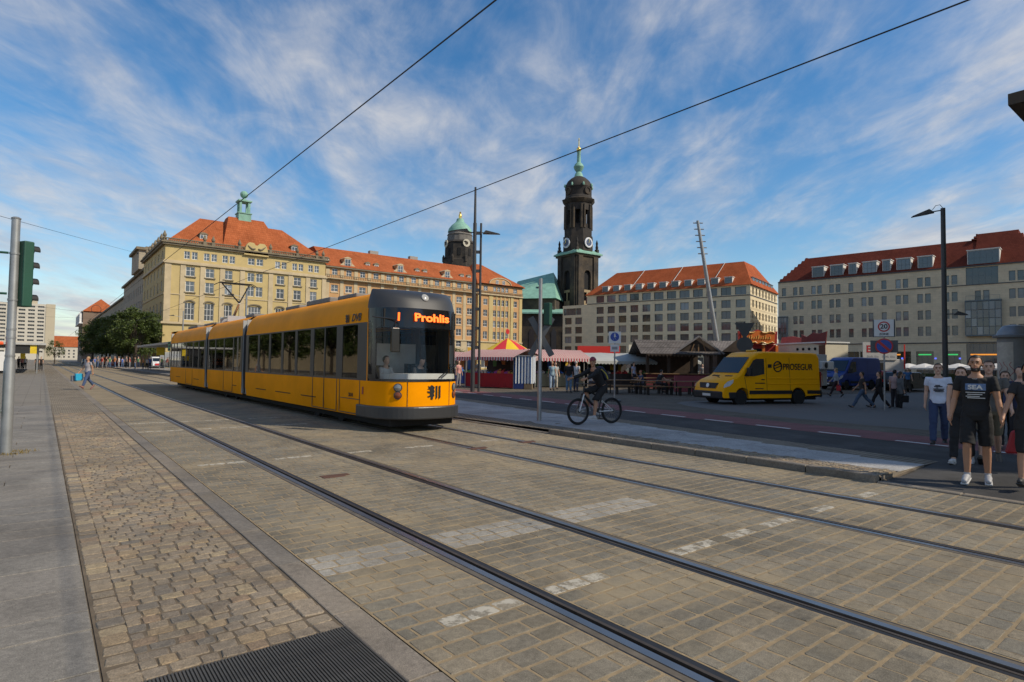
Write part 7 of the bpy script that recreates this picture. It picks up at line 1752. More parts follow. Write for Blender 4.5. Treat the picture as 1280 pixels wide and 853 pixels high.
# cream fairground trailer behind the van
a, b = at_depth(972, 478, 58), at_depth(1032, 478, 52); a.z = b.z = 0; rz, L = front_frame(a, b); tr_ = thing('fairground_trailer', 'cream fairground trailer with round lamps and red swallow-tail board', 'trailer', a, rz); zt = at_depth(1000, 430.5, 56).z
mb = MB(); mb.box(0, L, 0, 2.4, .5, zt); mb.build('body', M_cream, tr_); mb = MB(); mb.box(-.1, L + .1, -.15, 2.5, zt, zt + .12); mb.build('roof', M_signw, tr_)
for k in range(4):
    mb = MB(); mb.M = Matrix.Translation((L * (.45 + .12 * k), -.02, zt - .5)) @ Matrix.Rotation(math.pi / 2, 4, 'X'); mb.lathe([(.13, 0), (.13, .05), (.06, .09)], 12); mb.build('round_lamp', M_void, tr_)
mb = MB(); mb.prism([(L * .05, zt + .12), (L * .62, zt + .12), (L * .6, zt + .45), (L * .3, zt + .75), (L * .08, zt + .7)], 'y', .1, .2); mb.build('pink_canopy', M('canopy_pink', (.5, .10, .08), .7), tr_)
mb = MB(); mb.prism([(L * .55, zt + .13), (L * 1.02, zt - .2), (L * 1.05, zt + 1.0), (L * .92, zt + .82), (L * .78, zt + .95), (L * .66, zt + .6), (L * .55, zt + .85)], 'y', -.12, -.04); mb.build('swallow_tail_board', M('maroon', (.16, .025, .025), .6), tr_)
mb = MB(); mb.box(L * .88, L + .02, -.03, -.003, .6, zt - .2); mb.build('brown_door', M('door_brown', (.12, .05, .025), .6), tr_)
for x in (L * .3, L * .45): wheel(tr_, x, .05, .35, .2, -1)
# white box body with cooling unit right behind the van
a, b = GP(1003, 496) + Vector((4.5, 1.6, 0)), GP(1026, 495) + Vector((4.5, 1.6, 0)); rz, L = front_frame(a, b); rb = thing('box_trailer', 'plain white box trailer with round cooling fan, behind the yellow van', 'trailer', a, rz); zt = height_at(1010, 441.5, a)
mb = MB(); mb.box(-2.6, L, 0, 3.0, .5, zt); mb.build('body', M('box_white', (.42, .42, .41), .55, var=.05), rb, bevel=.03); mb = MB(); mb.box(L * .35, L + .25, -.35, -.003, zt - 1.0, zt - .45); fan = mb.build('cooling_unit', M_signw, rb, bevel=.05)
mb = MB(); mb.M = Matrix.Translation((L * .6, -.36, zt - .72)) @ Matrix.Rotation(math.pi / 2, 4, 'X'); mb.lathe([(.2, 0), (.2, .03), (.05, .05)], 16); mb.build('fan', M_trim, fan)
for x in (-1.2, -.4): wheel(rb, x, .1, .33, .2, -1)
# ice cream truck
Zt = 62; a, b = at_depth(1079, 478, Zt), at_depth(1131, 478, Zt); a.z = b.z = 0; rz, L = front_frame(a, b); it = thing('ice_cream_truck', 'white ice cream truck with raised panel and red EIS lettering', 'truck', a, rz); zt = at_depth(1100, 428, Zt).z; zm = at_depth(1100, 449, Zt).z
mb = MB(); mb.box(0, L, 0, 2.3, .6, zm); mb.build('body', M('truck_white', (.52, .51, .49), .5, var=.04), it, bevel=.03); mb = MB(); mb.box(-.05, L * .8, -.12, -.02, zm - .1, zt); bd = mb.build('sign_panel', MATS['truck_white'], it)
mb = MB(); mb.box(L * .97, L * 1.0, -.14, -.1, zm - 1.0, zt - .2); mb.build('red_edge', M_red, it)
put_text('EIS', 1.0, M('eis_red', (.42, .02, .03), .5), bd, (L * .2, -.13, zt - .75), (R(90), 0, 0), bold=.03, width=1.15)
for (x, w) in ((L * .22, 1.2), (L * .6, 1.3)): put_text('Soft Eis', .3, M('print_grey', (.25, .25, .27), .6), bd, (x, -.125, zt - 1.5), (R(90), 0, 0), width=w)
mb = MB(); mb.box(L * .15, L * .5, -.02, -.003, 1.4, zm - .4); mb.build('serving_hatch', M_void, it); mb = MB(); mb.box(L * .5, L * .95, -.03, -.003, .7, zm - .3); mb.build('side_door', MATS['truck_white'], it)
for x in (L * .2, L * .8): wheel(it, x, .05, .4, .22, -1)
mb = MB(); mb.box(-3.2, -.1, .1, 2.2, .5, zm - .1); mb.build('front_box', M_cream, it)
# white parasols by the office block
for k, (px, Z) in enumerate(((1136, 76), (1156, 74), (1176, 72), (1198, 70), (1222, 68), (1246, 66))):
    q = at_depth(px, 462, Z); q.z = 0; t = thing('parasol', ('white parasol beside the ice cream truck', 'second white parasol in the row by the office block', 'third white parasol in the row by the office block', 'fourth white parasol, behind the walking men', 'fifth white parasol, behind the man in black', 'last white parasol, near the advertising column')[k], 'parasol', q, .3, 'white cafe parasols'); z1 = height_at(px, 454.5, q); mb = MB(); mb.lathe([(1.75, z1 - .55), (1.2, z1 - .33), (.1, z1)], 8); mb.build('canopy', M('parasol_white', (.62, .60, .56), .8), t); pole(t, [(0, 0, 0), (0, 0, z1 - .1)], .03, M_poleg)
    mb = MB(); mb.lathe([(1.74, z1 - .75), (1.75, z1 - .551)], 8); mb.build('valance', MATS['parasol_white'], t)
mb = MB(); q = at_depth(1128, 470, 80); q.z = 0; mb.box(0, 26, 0, .3, 0, 1.1); tag(mb.build('cafe_hedge', M('hedge_green', (.03, .05, .02), .9, var=.5, vs=8), None, q, front_frame(at_depth(1128, 470, 80), at_depth(1245, 470, 68))[0]), 'low dark planter edge in front of the office block cafe', 'planter')
# ------------------------------------------------------------------ people (local -y is the way they face)
M_skin = M('skin_tan', (.42, .22, .13), .55, var=.06, vs=6); M_skin2 = M('skin_fair', (.55, .33, .23), .55, var=.06, vs=6)
def cmat(c, rough=.85): return M('cloth_%.3f_%.3f_%.3f' % c, c, rough, var=.14, vs=5, bump=.25, bs=14)
M_hairk = M('hair_black', (.012, .009, .007), .6, var=.2, vs=30); M_hairb = M('hair_brown', (.07, .04, .02), .6, var=.2, vs=30); M_hairf = M('hair_blond', (.36, .25, .12), .6, var=.15, vs=30); M_hairr = M('hair_red', (.22, .05, .03), .6, var=.15, vs=30); M_hairg = M('hair_grey', (.35, .33, .31), .6, var=.15, vs=30)
M_eye = M('eye_dark', (.02, .015, .012), .2); M_lip = M('lip', (.30, .10, .08), .5)
BLACK, JEANS, DJEANS, WHITE, GREY, NAVY, KHAKI = (.012, .012, .013), (.075, .12, .22), (.025, .035, .07), (.62, .63, .66), (.22, .22, .23), (.02, .025, .06), (.15, .13, .085)
def loft_rings(mb, rings, n=14):
    """rings: (centre, half-width vector, half-depth vector)"""
    V = []; F = []
    for c, a, b in rings:
        for k in range(n):
            t = 2 * math.pi * k / n; V.append(c + a * math.cos(t) + b * math.sin(t))
    for i in range(len(rings) - 1):
        for k in range(n):
            k2 = (k + 1) % n; F.append((i * n + k, i * n + k2, (i + 1) * n + k2, (i + 1) * n + k))
    F.append(tuple(range(n - 1, -1, -1))); F.append(tuple((len(rings) - 1) * n + k for k in range(n))); mb.add(V, F)
def limb(mb, pts, rs, n=10, flat=1.0):
    pts = [Vector(p) for p in pts]; d0 = (pts[0] - pts[1]).normalized(); d1 = (pts[-1] - pts[-2]).normalized()
    P = [pts[0] + d0 * rs[0] * .8, pts[0] + d0 * rs[0] * .5] + pts + [pts[-1] + d1 * rs[-1] * .5, pts[-1] + d1 * rs[-1] * .8]
    mb.tube(P, [rs[0] * .35, rs[0] * .8] + list(rs) + [rs[-1] * .8, rs[-1] * .35], n, ell=flat)
def rx(v, a):      # rotate about x so that positive leans forward (towards -y)
    c, s = math.cos(a), math.sin(a); return Vector((v.x, v.y * c - v.z * s, v.y * s + v.z * c))
def hem(V, F, it=8):
    """even out the cut edge of a garment"""
    cnt = {}
    for f_ in F:
        for i in range(len(f_)):
            e = tuple(sorted((f_[i], f_[(i + 1) % len(f_)]))); cnt[e] = cnt.get(e, 0) + 1
    nb = {}
    for (a, b), n_ in cnt.items():
        if n_ == 1: nb.setdefault(a, []).append(b); nb.setdefault(b, []).append(a)
    P = {k: Vector(V[k]) for k in nb}
    for _ in range(it): P = {k: (P[k] * .4 + sum((P[q] for q in nb[k]), Vector()) * (.6 / len(nb[k]))) for k in P}
    V = list(V)
    for k in P: V[k] = tuple(P[k])
    return V
def person(label, loc, rz, H=1.75, pose=None, top=BLACK, bottom=DJEANS, shoes=(.03, .03, .03), sleeve=.5, leg=1.95, skin=None, hair=None, hairlen=0, voxel=.022, female=False, beard=False, hat=None, group=None, build=1.0, root=None, name='person', coat=0.0, grip=False, flare=.012, waist=.16):
    pose = pose or {}; g = lambda k, d=0: pose.get(k, d); s = H / 1.75; skin = skin or M_skin2; hair = hair or M_hairb; hero = voxel < .014
    sh_w = (.165 if female else .185) * build; hip_w = .088
    lean = R(g('lean')); J = {}
    pel = Vector((0, 0, .93)); up = lambda v: pel + rx(v, lean)
    for sd, q in ((1, 'l'), (-1, 'r')):
        hp = pel + Vector((sd * hip_w, 0, -.03)); a = R(g(q + 'hip', 0)); k = R(g(q + 'knee', 4)); sp = R(g(q + 'spread', 2)) * sd
        kn = hp + Vector((math.sin(sp) * .44, -math.sin(a) * .44, -math.cos(a) * math.cos(sp) * .44)); an = kn + Vector((math.sin(sp) * .2, -math.sin(a - k) * .42, -math.cos(a - k) * .42))
        ft = a - k + R(g(q + 'foot', 0)); toe = an + Vector((sd * .02, -math.cos(ft) * .19, -.055 + math.sin(ft) * .19)); heel = an + Vector((0, .045 * math.cos(ft), -.05 - .045 * math.sin(ft)))
        J[q + 'hp'], J[q + 'kn'], J[q + 'an'], J[q + 'toe'], J[q + 'heel'] = hp, kn, an, toe, heel
        shd = up(Vector((sd * sh_w, .005, .49))); fa = R(g(q + 'arm', 0)); ab = R(g(q + 'abd', 9)); el = R(g(q + 'elbow', 12)); inn = R(g(q + 'in', 0))
        ua = rx(Vector((sd * math.sin(ab), -math.sin(fa) * math.cos(ab), -math.cos(fa) * math.cos(ab))), 0); eb = shd + ua * .29
        fd = Vector((sd * math.sin(ab - inn) * .8, -math.sin(fa + el), -math.cos(fa + el))).normalized(); wr = eb + fd * .25
        J[q + 'sh'], J[q + 'eb'], J[q + 'wr'], J[q + 'fd'] = shd, eb, wr, fd
    low = min(min(J[q + 'toe'].z, J[q + 'heel'].z) for q in 'lr') - .028
    lift = g('lift', None); off = Vector((0, 0, -low if lift is None else lift))
    for k in J:
        if not k.endswith('fd'): J[k] = J[k] + off
    pel = pel + off; up = lambda v: pel + rx(v, lean)
    mb = MB(); segs = []
    def seg(i, a, b, ra, rb): segs.append((i, a.copy(), b.copy(), ra, rb))
    X = Vector((1, 0, 0)); f = 1.0 * build
    tor = [(-.10, .120, .095), (-.04, .158 if not female else .168, .115), (.04, .158, .112), (.12, .14 if not female else .128, .10), (.22, .145 if not female else .128, .102), (.32, .168 if not female else .148, .118 if not female else .125), (.41, .178 if not female else .15, .108), (.48, .165 if not female else .14, .082), (.53, .09, .062), (.565, .056, .054)]
    loft_rings(mb, [(up(Vector((0, 0, z))), X * (a * f), rx(Vector((0, b * f, 0)), lean)) for z, a, b in tor], 18)
    seg(0, up(Vector((0, 0, -.1))), up(Vector((0, 0, .5))), .14 * f, .11 * f)
    hl = lean * .35 + R(g('nod', 0)); hy = R(g('look', 0))
    nb = up(Vector((0, 0, .52))); hc = nb + rx(Vector((0, -.012, .19)), hl)
    limb(mb, [nb, nb + rx(Vector((0, -.005, .11)), hl)], [.055, .052]); seg(1, nb, nb + rx(Vector((0, 0, .09)), hl), .055, .052)
    hM = Matrix.Translation(hc) @ Matrix.Rotation(hl, 4, 'X') @ Matrix.Rotation(hy, 4, 'Z'); old = mb.M; mb.M = hM
    mb.sphere((0, .008, .025), 1, 14, 10, (.076, .095, .098)); mb.sphere((0, -.022, -.045), 1, 12, 8, (.058, .068, .072))
    if hero:
        mb.tube([(0, -.088, .022), (0, -.108, -.018), (0, -.10, -.03)], [.008, .015, .012], 6); mb.sphere((.077, .005, -.005), 1, 8, 6, (.012, .02, .032)); mb.sphere((-.077, .005, -.005), 1, 8, 6, (.012, .02, .032)); mb.sphere((0, -.075, -.095), .022, 8, 6); mb.sphere((0, -.082, .038), 1, 8, 6, (.05, .014, .012))
    else: mb.sphere((0, -.098, -.012), .016, 6, 5); 
    mb.M = old; seg(2, hc + Vector((0, 0, -.06)), hc + Vector((0, 0, .03)), .075, .09)
    for sd, q in ((1, 'l'), (-1, 'r')):
        hp, kn, an = J[q + 'hp'], J[q + 'kn'], J[q + 'an']; i0 = 3 if q == 'l' else 13
        mid_ = kn.lerp(an, .3) + (Vector((0, .018, 0)) if True else 0)
        limb(mb, [hp, hp.lerp(kn, .4), kn], [.088 * f, .078 * f, .054], 12); limb(mb, [kn, mid_, an], [.052, .056 * (f * .5 + .5), .036], 12)
        seg(i0, hp, kn, .085 * f, .056); seg(i0 + 1, kn, an, .055, .038)
        limb(mb, [J[q + 'heel'], (J[q + 'heel'] + J[q + 'toe']) / 2 + Vector((0, 0, .018)), J[q + 'toe']], [.034, .040, .030], 10, flat=1.0); limb(mb, [an, J[q + 'heel']], [.036, .034]); seg(i0 + 2, J[q + 'heel'], J[q + 'toe'], .04, .034)
        shd, eb, wr, fd = J[q + 'sh'], J[q + 'eb'], J[q + 'wr'], J[q + 'fd']; am = (.052 if not female else .042) * (build * .6 + .4)
        limb(mb, [up(Vector((sd * sh_w * .55, 0, .47))) , shd, shd.lerp(eb, .45), eb], [.05, am * 1.12, am, .038]); limb(mb, [eb, eb.lerp(wr, .3), wr], [.038, .041 if not female else .034, .026])
        seg(i0 + 3, shd, eb, am * 1.05, .042); seg(i0 + 4, eb, wr, .04, .028)
        # hand: palm, four fingers, thumb
        side = fd.cross(Vector((0, 1, 0)) if abs(fd.y) < .8 else Vector((0, 0, 1))).normalized(); nrm = Vector((-sd, 0, 0)); nrm = (nrm - fd * nrm.dot(fd)).normalized(); wd = fd.cross(nrm).normalized()
        pc = wr + fd * .085; limb(mb, [wr, wr + fd * .04, pc], [.024, .030, .030], 10, flat=1.0); curl = .75 if grip else .28
        for fi in range(4):
            o_ = wd * ((fi - 1.5) * .0215); ln = (.075, .085, .08, .062)[fi]; b0 = pc + o_; b1 = b0 + (fd * math.cos(curl) + nrm * math.sin(curl)) * ln * .55; b2 = b1 + (fd * math.cos(curl * 2.1) + nrm * math.sin(curl * 2.1)) * ln * .5
            limb(mb, [b0, b1, b2], [.0115, .0105, .0095], 6)
        th0 = wr + fd * .03 - wd * sd * .0; tdir = -Vector((0, 1, 0)); tdir = (tdir - fd * tdir.dot(fd)).normalized(); t1 = th0 + (fd * .6 + tdir * .75) * .045; limb(mb, [th0 + tdir * .015, t1, t1 + (fd * .85 + tdir * .3 + nrm * .3) * .04], [.014, .012, .010], 6)
        seg(i0 + 5, wr + fd * .02, wr + fd * .15, .035, .03); J[q + 'hand'] = wr + fd * .09
    me0 = mb.mesh('body_raw', skin, fix=True); tmp = bpy.data.objects.new('tmp', me0); col.objects.link(tmp)
    r_ = tmp.modifiers.new('r', 'REMESH'); r_.mode = 'VOXEL'; r_.voxel_size = voxel / s; r_.use_smooth_shade = True
    sm = tmp.modifiers.new('s', 'SMOOTH'); sm.factor = .5; sm.iterations = 2 if hero else 1
    bpy.context.view_layer.update(); me = bpy.data.meshes.new_from_object(tmp.evaluated_get(bpy.context.evaluated_depsgraph_get())); bpy.data.objects.remove(tmp); bpy.data.meshes.remove(me0)
    nvt = len(me.vertices); co = np.empty(nvt * 3); me.vertices.foreach_get('co', co); co = co.reshape(-1, 3); no = np.empty(nvt * 3); me.vertices.foreach_get('normal', no); no = no.reshape(-1, 3)
    best = np.full(nvt, 1e9); idx = np.zeros(nvt, int); tt = np.zeros(nvt)
    for (i, a, b, ra, rb) in segs:
        a_ = np.array(a); d = np.array(b) - a_; t = np.clip(((co - a_) @ d) / (d @ d), 0, 1); ds = np.linalg.norm(co - a_ - t[:, None] * d, axis=1) - (ra + (rb - ra) * t)
        mk = ds < best; best[mk] = ds[mk]; idx[mk] = i; tt[mk] = t[mk]
    polys = [tuple(p.vertices) for p in me.polygons]
    me.materials.clear(); me.materials.append(skin); me.name = 'body'
    if root is None: root = thing(name, label, 'person', loc, rz, group)
    root.scale = (s, s, s); put('body', me, root)
    def garment(nm, mask, offs, mat, smooth_off=None):
        keep = [p for p in polys if all(mask[v] for v in p)]
        if not keep: return None
        used = sorted({v for p in keep for v in p}); mp = {v: k for k, v in enumerate(used)}; of = offs if np.ndim(offs) else np.full(nvt, offs)
        V = [tuple(co[v] + no[v] * of[v]) for v in used]; m_ = bpy.data.meshes.new(nm); V = hem(V, [tuple(mp[v] for v in p) for p in keep]); m_.from_pydata(V, [], [tuple(mp[v] for v in p) for p in keep]); m_.materials.append(mat); m_.polygons.foreach_set('use_smooth', [True] * len(m_.polygons)); return put(nm, m_, root)
    th = np.isin(idx, (3, 13)); shn = np.isin(idx, (4, 14)); ft = np.isin(idx, (5, 15)); ua = np.isin(idx, (6, 16)); fa = np.isin(idx, (7, 17)); to = idx == 0; hd_ = idx == 2
    fold = np.array([mnoise.noise(Vector(c) * 11) + .5 * mnoise.noise(Vector(c) * 26) for c in co]) * .008 if hero else np.zeros(nvt)
    tw = waist
    botm = (to & (tt < tw + .10)) | (th & (tt < min(1.0, leg) + 1e-6)) | (shn & (tt < leg - 1)) 
    fl = .008 + flare * np.where(th, tt, np.where(shn, .7 + tt * .3, 0)); garment('trousers' if leg > 1.5 else 'shorts', botm, fl + fold, cmat(bottom))
    tpm = (to & (tt > tw - .06 - coat)) | (ua & (tt < min(1, sleeve) + .001)) | (fa & (tt < (sleeve - 1) * 1.0)) 
    if coat: tpm |= th & (tt < coat)
    htor = (co - np.array(pel)) @ np.array(rx(Vector((0, 0, 1)), lean)); tpm &= ~((htor > .505) & (np.abs(co[:, 0]) < .085) & np.isin(idx, (0, 1)))
    garment('shirt', tpm, .009 + .008 * np.where(to, 1 - tt, np.where(ua, .05 + tt * .35, .2)) + coat * .03 + fold, cmat(top))
    if shoes:
        for i_ in (4, 14): garment('shoe', (idx == i_ + 1) | ((idx == i_) & (tt > .93)), .007, cmat(shoes, .5))
    if hero and shoes:
        for q in 'lr':
            so_ = MB(); dn = Vector((0, 0, .033)); dv = (J[q + 'toe'] - J[q + 'heel']); so_.bar(J[q + 'heel'] - dn - dv * .12, J[q + 'toe'] - dn + dv * .10, .088, .024); so_.build('shoe_sole', cmat((.5, .5, .5) if sum(shoes) > .6 else (.03, .03, .03), .6), root, bevel=.01)
    rel = (co - np.array(hM.translation)) @ np.array(hM.to_3x3()); zz, yy, xx = rel[:, 2], rel[:, 1], rel[:, 0]
    if hat is not None: garment('helmet', hd_ & (zz > .032), .022, M('helm_%.2f_%.2f' % hat[:2], hat, .35)); garment('hair', hd_ & (zz < .032) & (zz > -.05) & (yy > .02), .006, hair)
    else: garment('hair', hd_ & ((zz > .080) | ((yy > -.02) & (zz > .0) & (np.abs(xx) < .2)) | ((yy > .025) & (zz > -.07))) & ((yy > -.085) | (zz > .085)), .010 + .008 * (hairlen > 0), hair)
    if hairlen > 0:
        h_ = MB(); h_.M = hM; h_.tube([(0, .045, .03), (0, .085, -.06), (0, .09, -.06 - hairlen * .5), (0, .075, -.06 - hairlen)], [.07, .085, .08, .04], 10, ell=.6); h_.build('long_hair', hair, root, smooth=True)
    if beard: garment('beard', hd_ & (zz < -.048 + .03 * (np.abs(xx) > .045)) & (yy < .01) & (zz > -.12) & ~((np.abs(xx) < .024) & (zz > -.064) & (zz < -.046)), .005, hair)
    if hero:
        for sx in (-1, 1):
            e_ = MB(); e_.M = hM; e_.sphere((sx * .030, -.081, .014), 1, 8, 6, (.013, .008, .007)); e_.build('eye', M_eye, root); e_ = MB(); e_.M = hM; e_.tube([(sx * .012, -.094, .033), (sx * .03, -.092, .040), (sx * .05, -.082, .034)], [.004, .006, .004], 5); e_.build('eyebrow', hair, root)
        e_ = MB(); e_.M = hM; e_.tube([(-.022, -.083, -.055), (0, -.090, -.052), (.022, -.083, -.055)], [.003, .006, .003], 5); e_.build('mouth', M_lip, root)
    J['hc'] = hc; J['up'] = up; J['s'] = s; J['root'] = root; J['hM'] = hM
    return J
WALK = dict(lhip=26, lknee=6, lfoot=12, rhip=-18, rknee=22, rfoot=-6, larm=-16, rarm=20, lelbow=14, relbow=22)
WALK2 = dict(rhip=26, rknee=6, rfoot=12, lhip=-18, lknee=22, lfoot=-6, rarm=-16, larm=20, relbow=14, lelbow=22)
STEP = dict(rhip=14, rknee=4, rfoot=6, lhip=-10, lknee=16, lfoot=-4, rarm=-8, larm=10, relbow=12, lelbow=16)
STAND = dict(lhip=2, rhip=-2, larm=4, rarm=-3)
def face(p, deg=0): return toCam(p) + R(deg)
def ground_pt(px, py, z=None): 
    if z is not None: return G(px, py, z)
    return GS(px, py)
def bag(label, J, q, c, w=.28, h=.32, d=.12, name='bag', drop=.42):
    p = J['root'].matrix_basis @ Vector((0, 0, 0)); s_ = J['s']; rz = J['root'].rotation_euler.z
    hp = J[q + 'hand'] * s_; rot = Matrix.Rotation(rz, 4, 'Z'); wp = Vector(J['root'].location) + rot @ Vector(hp); t = thing(name, label, 'bag', wp - Vector((0, 0, drop)), rz)
    mb = MB(); mb.add([(-d * .5, -w / 2, 0), (d * .5, -w / 2, 0), (d * .5, w / 2, 0), (-d * .5, w / 2, 0), (-d * .35, -w * .55, h), (d * .35, -w * .55, h), (d * .35, w * .55, h), (-d * .35, w * .55, h)], [(0, 3, 2, 1), (4, 5, 6, 7), (0, 1, 5, 4), (1, 2, 6, 5), (2, 3, 7, 6), (3, 0, 4, 7)]); mb.build('pouch', cmat(c, .5), t, bevel=.02)
    mb = MB(); mb.tube([(0, -w * .3, h), (0, -w * .15, drop - .02), (0, w * .15, drop - .02), (0, w * .3, h)], .008, 5); mb.build('handle', cmat(c, .5), t); return t

# --- group walking over the crossing
ZC = PZ - .01
p = G(1222, 603, .05)
sea = person('bearded man in black shirt and shorts walking in white trainers', p, face(p, -4), 1.715, dict(lhip=-6, lknee=4, lfoot=2, rhip=16, rknee=22, rfoot=-4, larm=6, labd=11, lelbow=10, rarm=-4, rabd=12, relbow=20), BLACK, BLACK, (.36, .36, .37), .62, .98, M_skin, M_hairk, 0, .0095, beard=True, build=1.02, flare=.03, group='people walking over the crossing')
def chest_panel(J, x0, x1, z0, z1, mat, off, nm, par=None, lean=0, rx_=.195, ry_=.133):
    mb = MB(); n = 10; mb.grid([[J['up'](rx(Vector((x0 + (x1 - x0) * i / n, -ry_ * math.sqrt(max(.05, 1 - ((x0 + (x1 - x0) * i / n) / rx_) ** 2)) - off, z)), lean)) for i in range(n + 1)] for z in (z0, z1)]); return mb.build(nm, mat, J['root'])
M_pr = M('print_blue', (.10, .17, .32), .7, var=.5, vs=40); M_pw = M('print_white', (.60, .60, .58), .7, var=.15, vs=30)
chest_panel(sea, -.115, .12, .33, .425, M_pr, .022, 'shirt_print')
for k, z in enumerate((.30, .272, .244, .222)): chest_panel(sea, -.11 + .02 * (k % 2), .11 - .03 * (k % 3), z - .006, z + .004, M_pw, .022, 'print_line')
put_text('SEA', .085, M_pw, sea['root'], sea['up'](Vector((0, -.166, .372))), (R(90), 0, 0), bold=.003, width=.17, depth=.002)
mb = MB(); mb.tube([sea['up'](Vector((.075 * math.sin(t), -.005 - .085 * math.cos(t), .525 - .035 * math.cos(t)))) for t in [2 * math.pi * i / 16 for i in range(17)]], .005, 5); mb.build('necklace', M_alu, sea['root'])
p = G(1174, 561, -.03); wt = person('man in white printed t-shirt and blue jeans on the crossing', p, face(p, 2), 1.69, dict(STEP, rabd=6, labd=7), (.58, .60, .68), (.035, .055, .12), (.02, .02, .02), .52, 1.95, M_skin2, M_hairb, 0, .012, group='people walking over the crossing')
M_pk = M('print_black', (.04, .04, .045), .8, var=.6, vs=60)
for (xa, xb, za, zb) in ((-.06, .03, .345, .365), (-.08, .07, .318, .340), (-.035, -.02, .28, .318), (-.095, .10, .268, .285), (-.09, .09, .235, .262), (-.07, .10, .212, .228)): chest_panel(wt, xa, xb, za, zb, M_pk, .02, 'shirt_print', rx_=.18, ry_=.125)
p = G(1203, 585, .0); person('woman in black sleeveless top and dark trousers with white shoes', p, face(p, -6), 1.58, dict(STEP, rarm=14, rabd=4, rin=8), BLACK, (.015, .015, .016), (.55, .55, .54), .02, 1.9, M_skin2, M_hairb, .12, .012, female=True, group='people walking over the crossing')
p = G(1238, 584, .0); bk = person('person in khaki shorts walking behind the bearded man', p, face(p, 0), 1.72, WALK2, (.10, .095, .085), KHAKI, (.06, .055, .045), .55, .98, M_skin2, M_hairb, 0, .013, build=1.12, group='people walking over the crossing')
p = G(1258, 567, -.03); person('woman in black vest and trousers behind the couple', p, face(p, 5), 1.55, STEP, BLACK, BLACK, (.05, .05, .05), .02, 1.9, M_skin2, M_hairb, .18, .013, female=True, group='people walking over the crossing')
p = G(1290, 612, .05); rp = person('person in black dress holding hands with the bearded man', p, face(p, 0), 1.6, dict(STEP, rarm=24, rabd=16, relbow=14, larm=8), (.02, .02, .021), BLACK, (.03, .03, .03), .55, 1.1, M_skin, M_hairk, .25, .013, female=True, coat=.35, group='people walking over the crossing')
p = G(1277, 570, -.02); person('person in dark navy top partly hidden behind others', p, face(p, 4), 1.66, WALK, NAVY, (.03, .03, .035), (.05, .05, .05), 1.9, 1.95, M_skin2, M_hairk, 0, .016, group='people walking over the crossing')
p = G(1281, 597, .05); t = thing('shopping_bag', 'red shopping bag hanging beside the person in black dress', 'bag', p + Vector((.15, .12, .32)), face(p)); mb = MB(); mb.add([(-.14, -.06, 0), (.14, -.06, 0), (.14, .06, 0), (-.14, .06, 0), (-.06, -.05, .34), (.11, -.05, .38), (.11, .05, .38), (-.06, .05, .34)], [(0, 3, 2, 1), (4, 5, 6, 7), (0, 1, 5, 4), (1, 2, 6, 5), (2, 3, 7, 6), (3, 0, 4, 7)]); mb.build('pouch', cmat((.30, .012, .02), .5), t, bevel=.03)
mb = MB(); mb.tube([(-.02, 0, .34), (.02, 0, .52), (.07, 0, .52), (.08, 0, .37)], .008, 5); mb.build('handle', cmat((.30, .012, .02), .5), t)
# --- woman crossing the street with blue bags
p = G(109, 487.3, 0); wb_ = person('woman in grey t-shirt and jeans carrying blue bags across the street', p, face(p, -55), 1.66, dict(WALK, rarm=14, rabd=16), (.30, .29, .31), (.05, .08, .17), (.22, .10, .09), .5, 1.9, M_skin, M_hairf, 0, .016, female=True, build=1.08)
bag('bright blue shopping bag in the crossing woman\'s hand', wb_, 'r', (.02, .34, .55), .34, .36, .14); b2 = bag('grey and blue bag in the crossing woman\'s hand', wb_, 'r', (.13, .14, .17), .26, .30, .12, drop=.36); b2.location.x -= .2; b2.location.y += .1; b2.location.z -= .1
# --- people on the square
SQ = 'pedestrians on the square'
def sqp(label, px, py, deg, H, pose, top, bottom, **k): q = GS(px, py); return person(label, q, face(q, deg), H, pose, top, bottom, group=k.pop('group', SQ), voxel=k.pop('voxel', .02), **k)
sqp('person with rucksack and pale trousers standing behind the yellow van', 1023, 497, 175, 1.66, STAND, (.26, .14, .13), (.30, .28, .25), hair=M_hairb, female=True)
q = GS(1023, 497); t = thing('rucksack', 'pinkish rucksack on the back of the person by the van', 'rucksack', q + Vector((0, 0, 1.02)), face(q, 0)); mb = MB(); mb.box(-.15, .15, -.26, -.13, 0, .42); mb.build('pack', cmat((.20, .10, .10)), t, bevel=.05); mb = MB(); mb.box(-.1, .1, -.30, -.262, .06, .22); mb.build('pocket', cmat((.16, .08, .08)), t, bevel=.02)
w2 = sqp('woman with blond hair, grey blouse and dark trousers walking left', 1045, 497, -80, 1.66, WALK, (.30, .32, .35), (.03, .015, .018), sleeve=1.8, hair=M_hairf, hairlen=.16, female=True)
bag('bright red bag in the blond woman\'s hand', w2, 'l', (.55, .02, .03), .2, .3, .1)
sqp('man in dark shirt and blue jeans striding past the zone sign', 1078, 513.5, -80, 1.66, dict(WALK, lhip=32, rhip=-28, rknee=18), (.035, .03, .03), (.055, .09, .15), sleeve=.6, skin=M_skin, hair=M_hairk)
sqp('woman dressed in black walking behind the striding man', 1099, 513.5, -75, 1.62, WALK2, (.015, .013, .016), (.014, .012, .014), sleeve=1.8, hair=M_hairb, hairlen=.3, female=True, coat=.3)
sqp('dark-haired person in pale pink top beside the zone sign', 1119, 513, 150, 1.72, STAND, (.40, .28, .27), (.03, .025, .03), hair=M_hairk)
w3 = sqp('person in long grey coat with dark shoulder bag near the sign', 1126, 514, 120, 1.64, STAND, (.12, .125, .13), (.014, .014, .015), sleeve=1.9, hair=M_hairb, hairlen=.15, female=True, coat=.45, shoes=(.45, .45, .44))
bag('dark shoulder bag of the person in the grey coat', w3, 'r', (.012, .012, .013), .3, .3, .12)
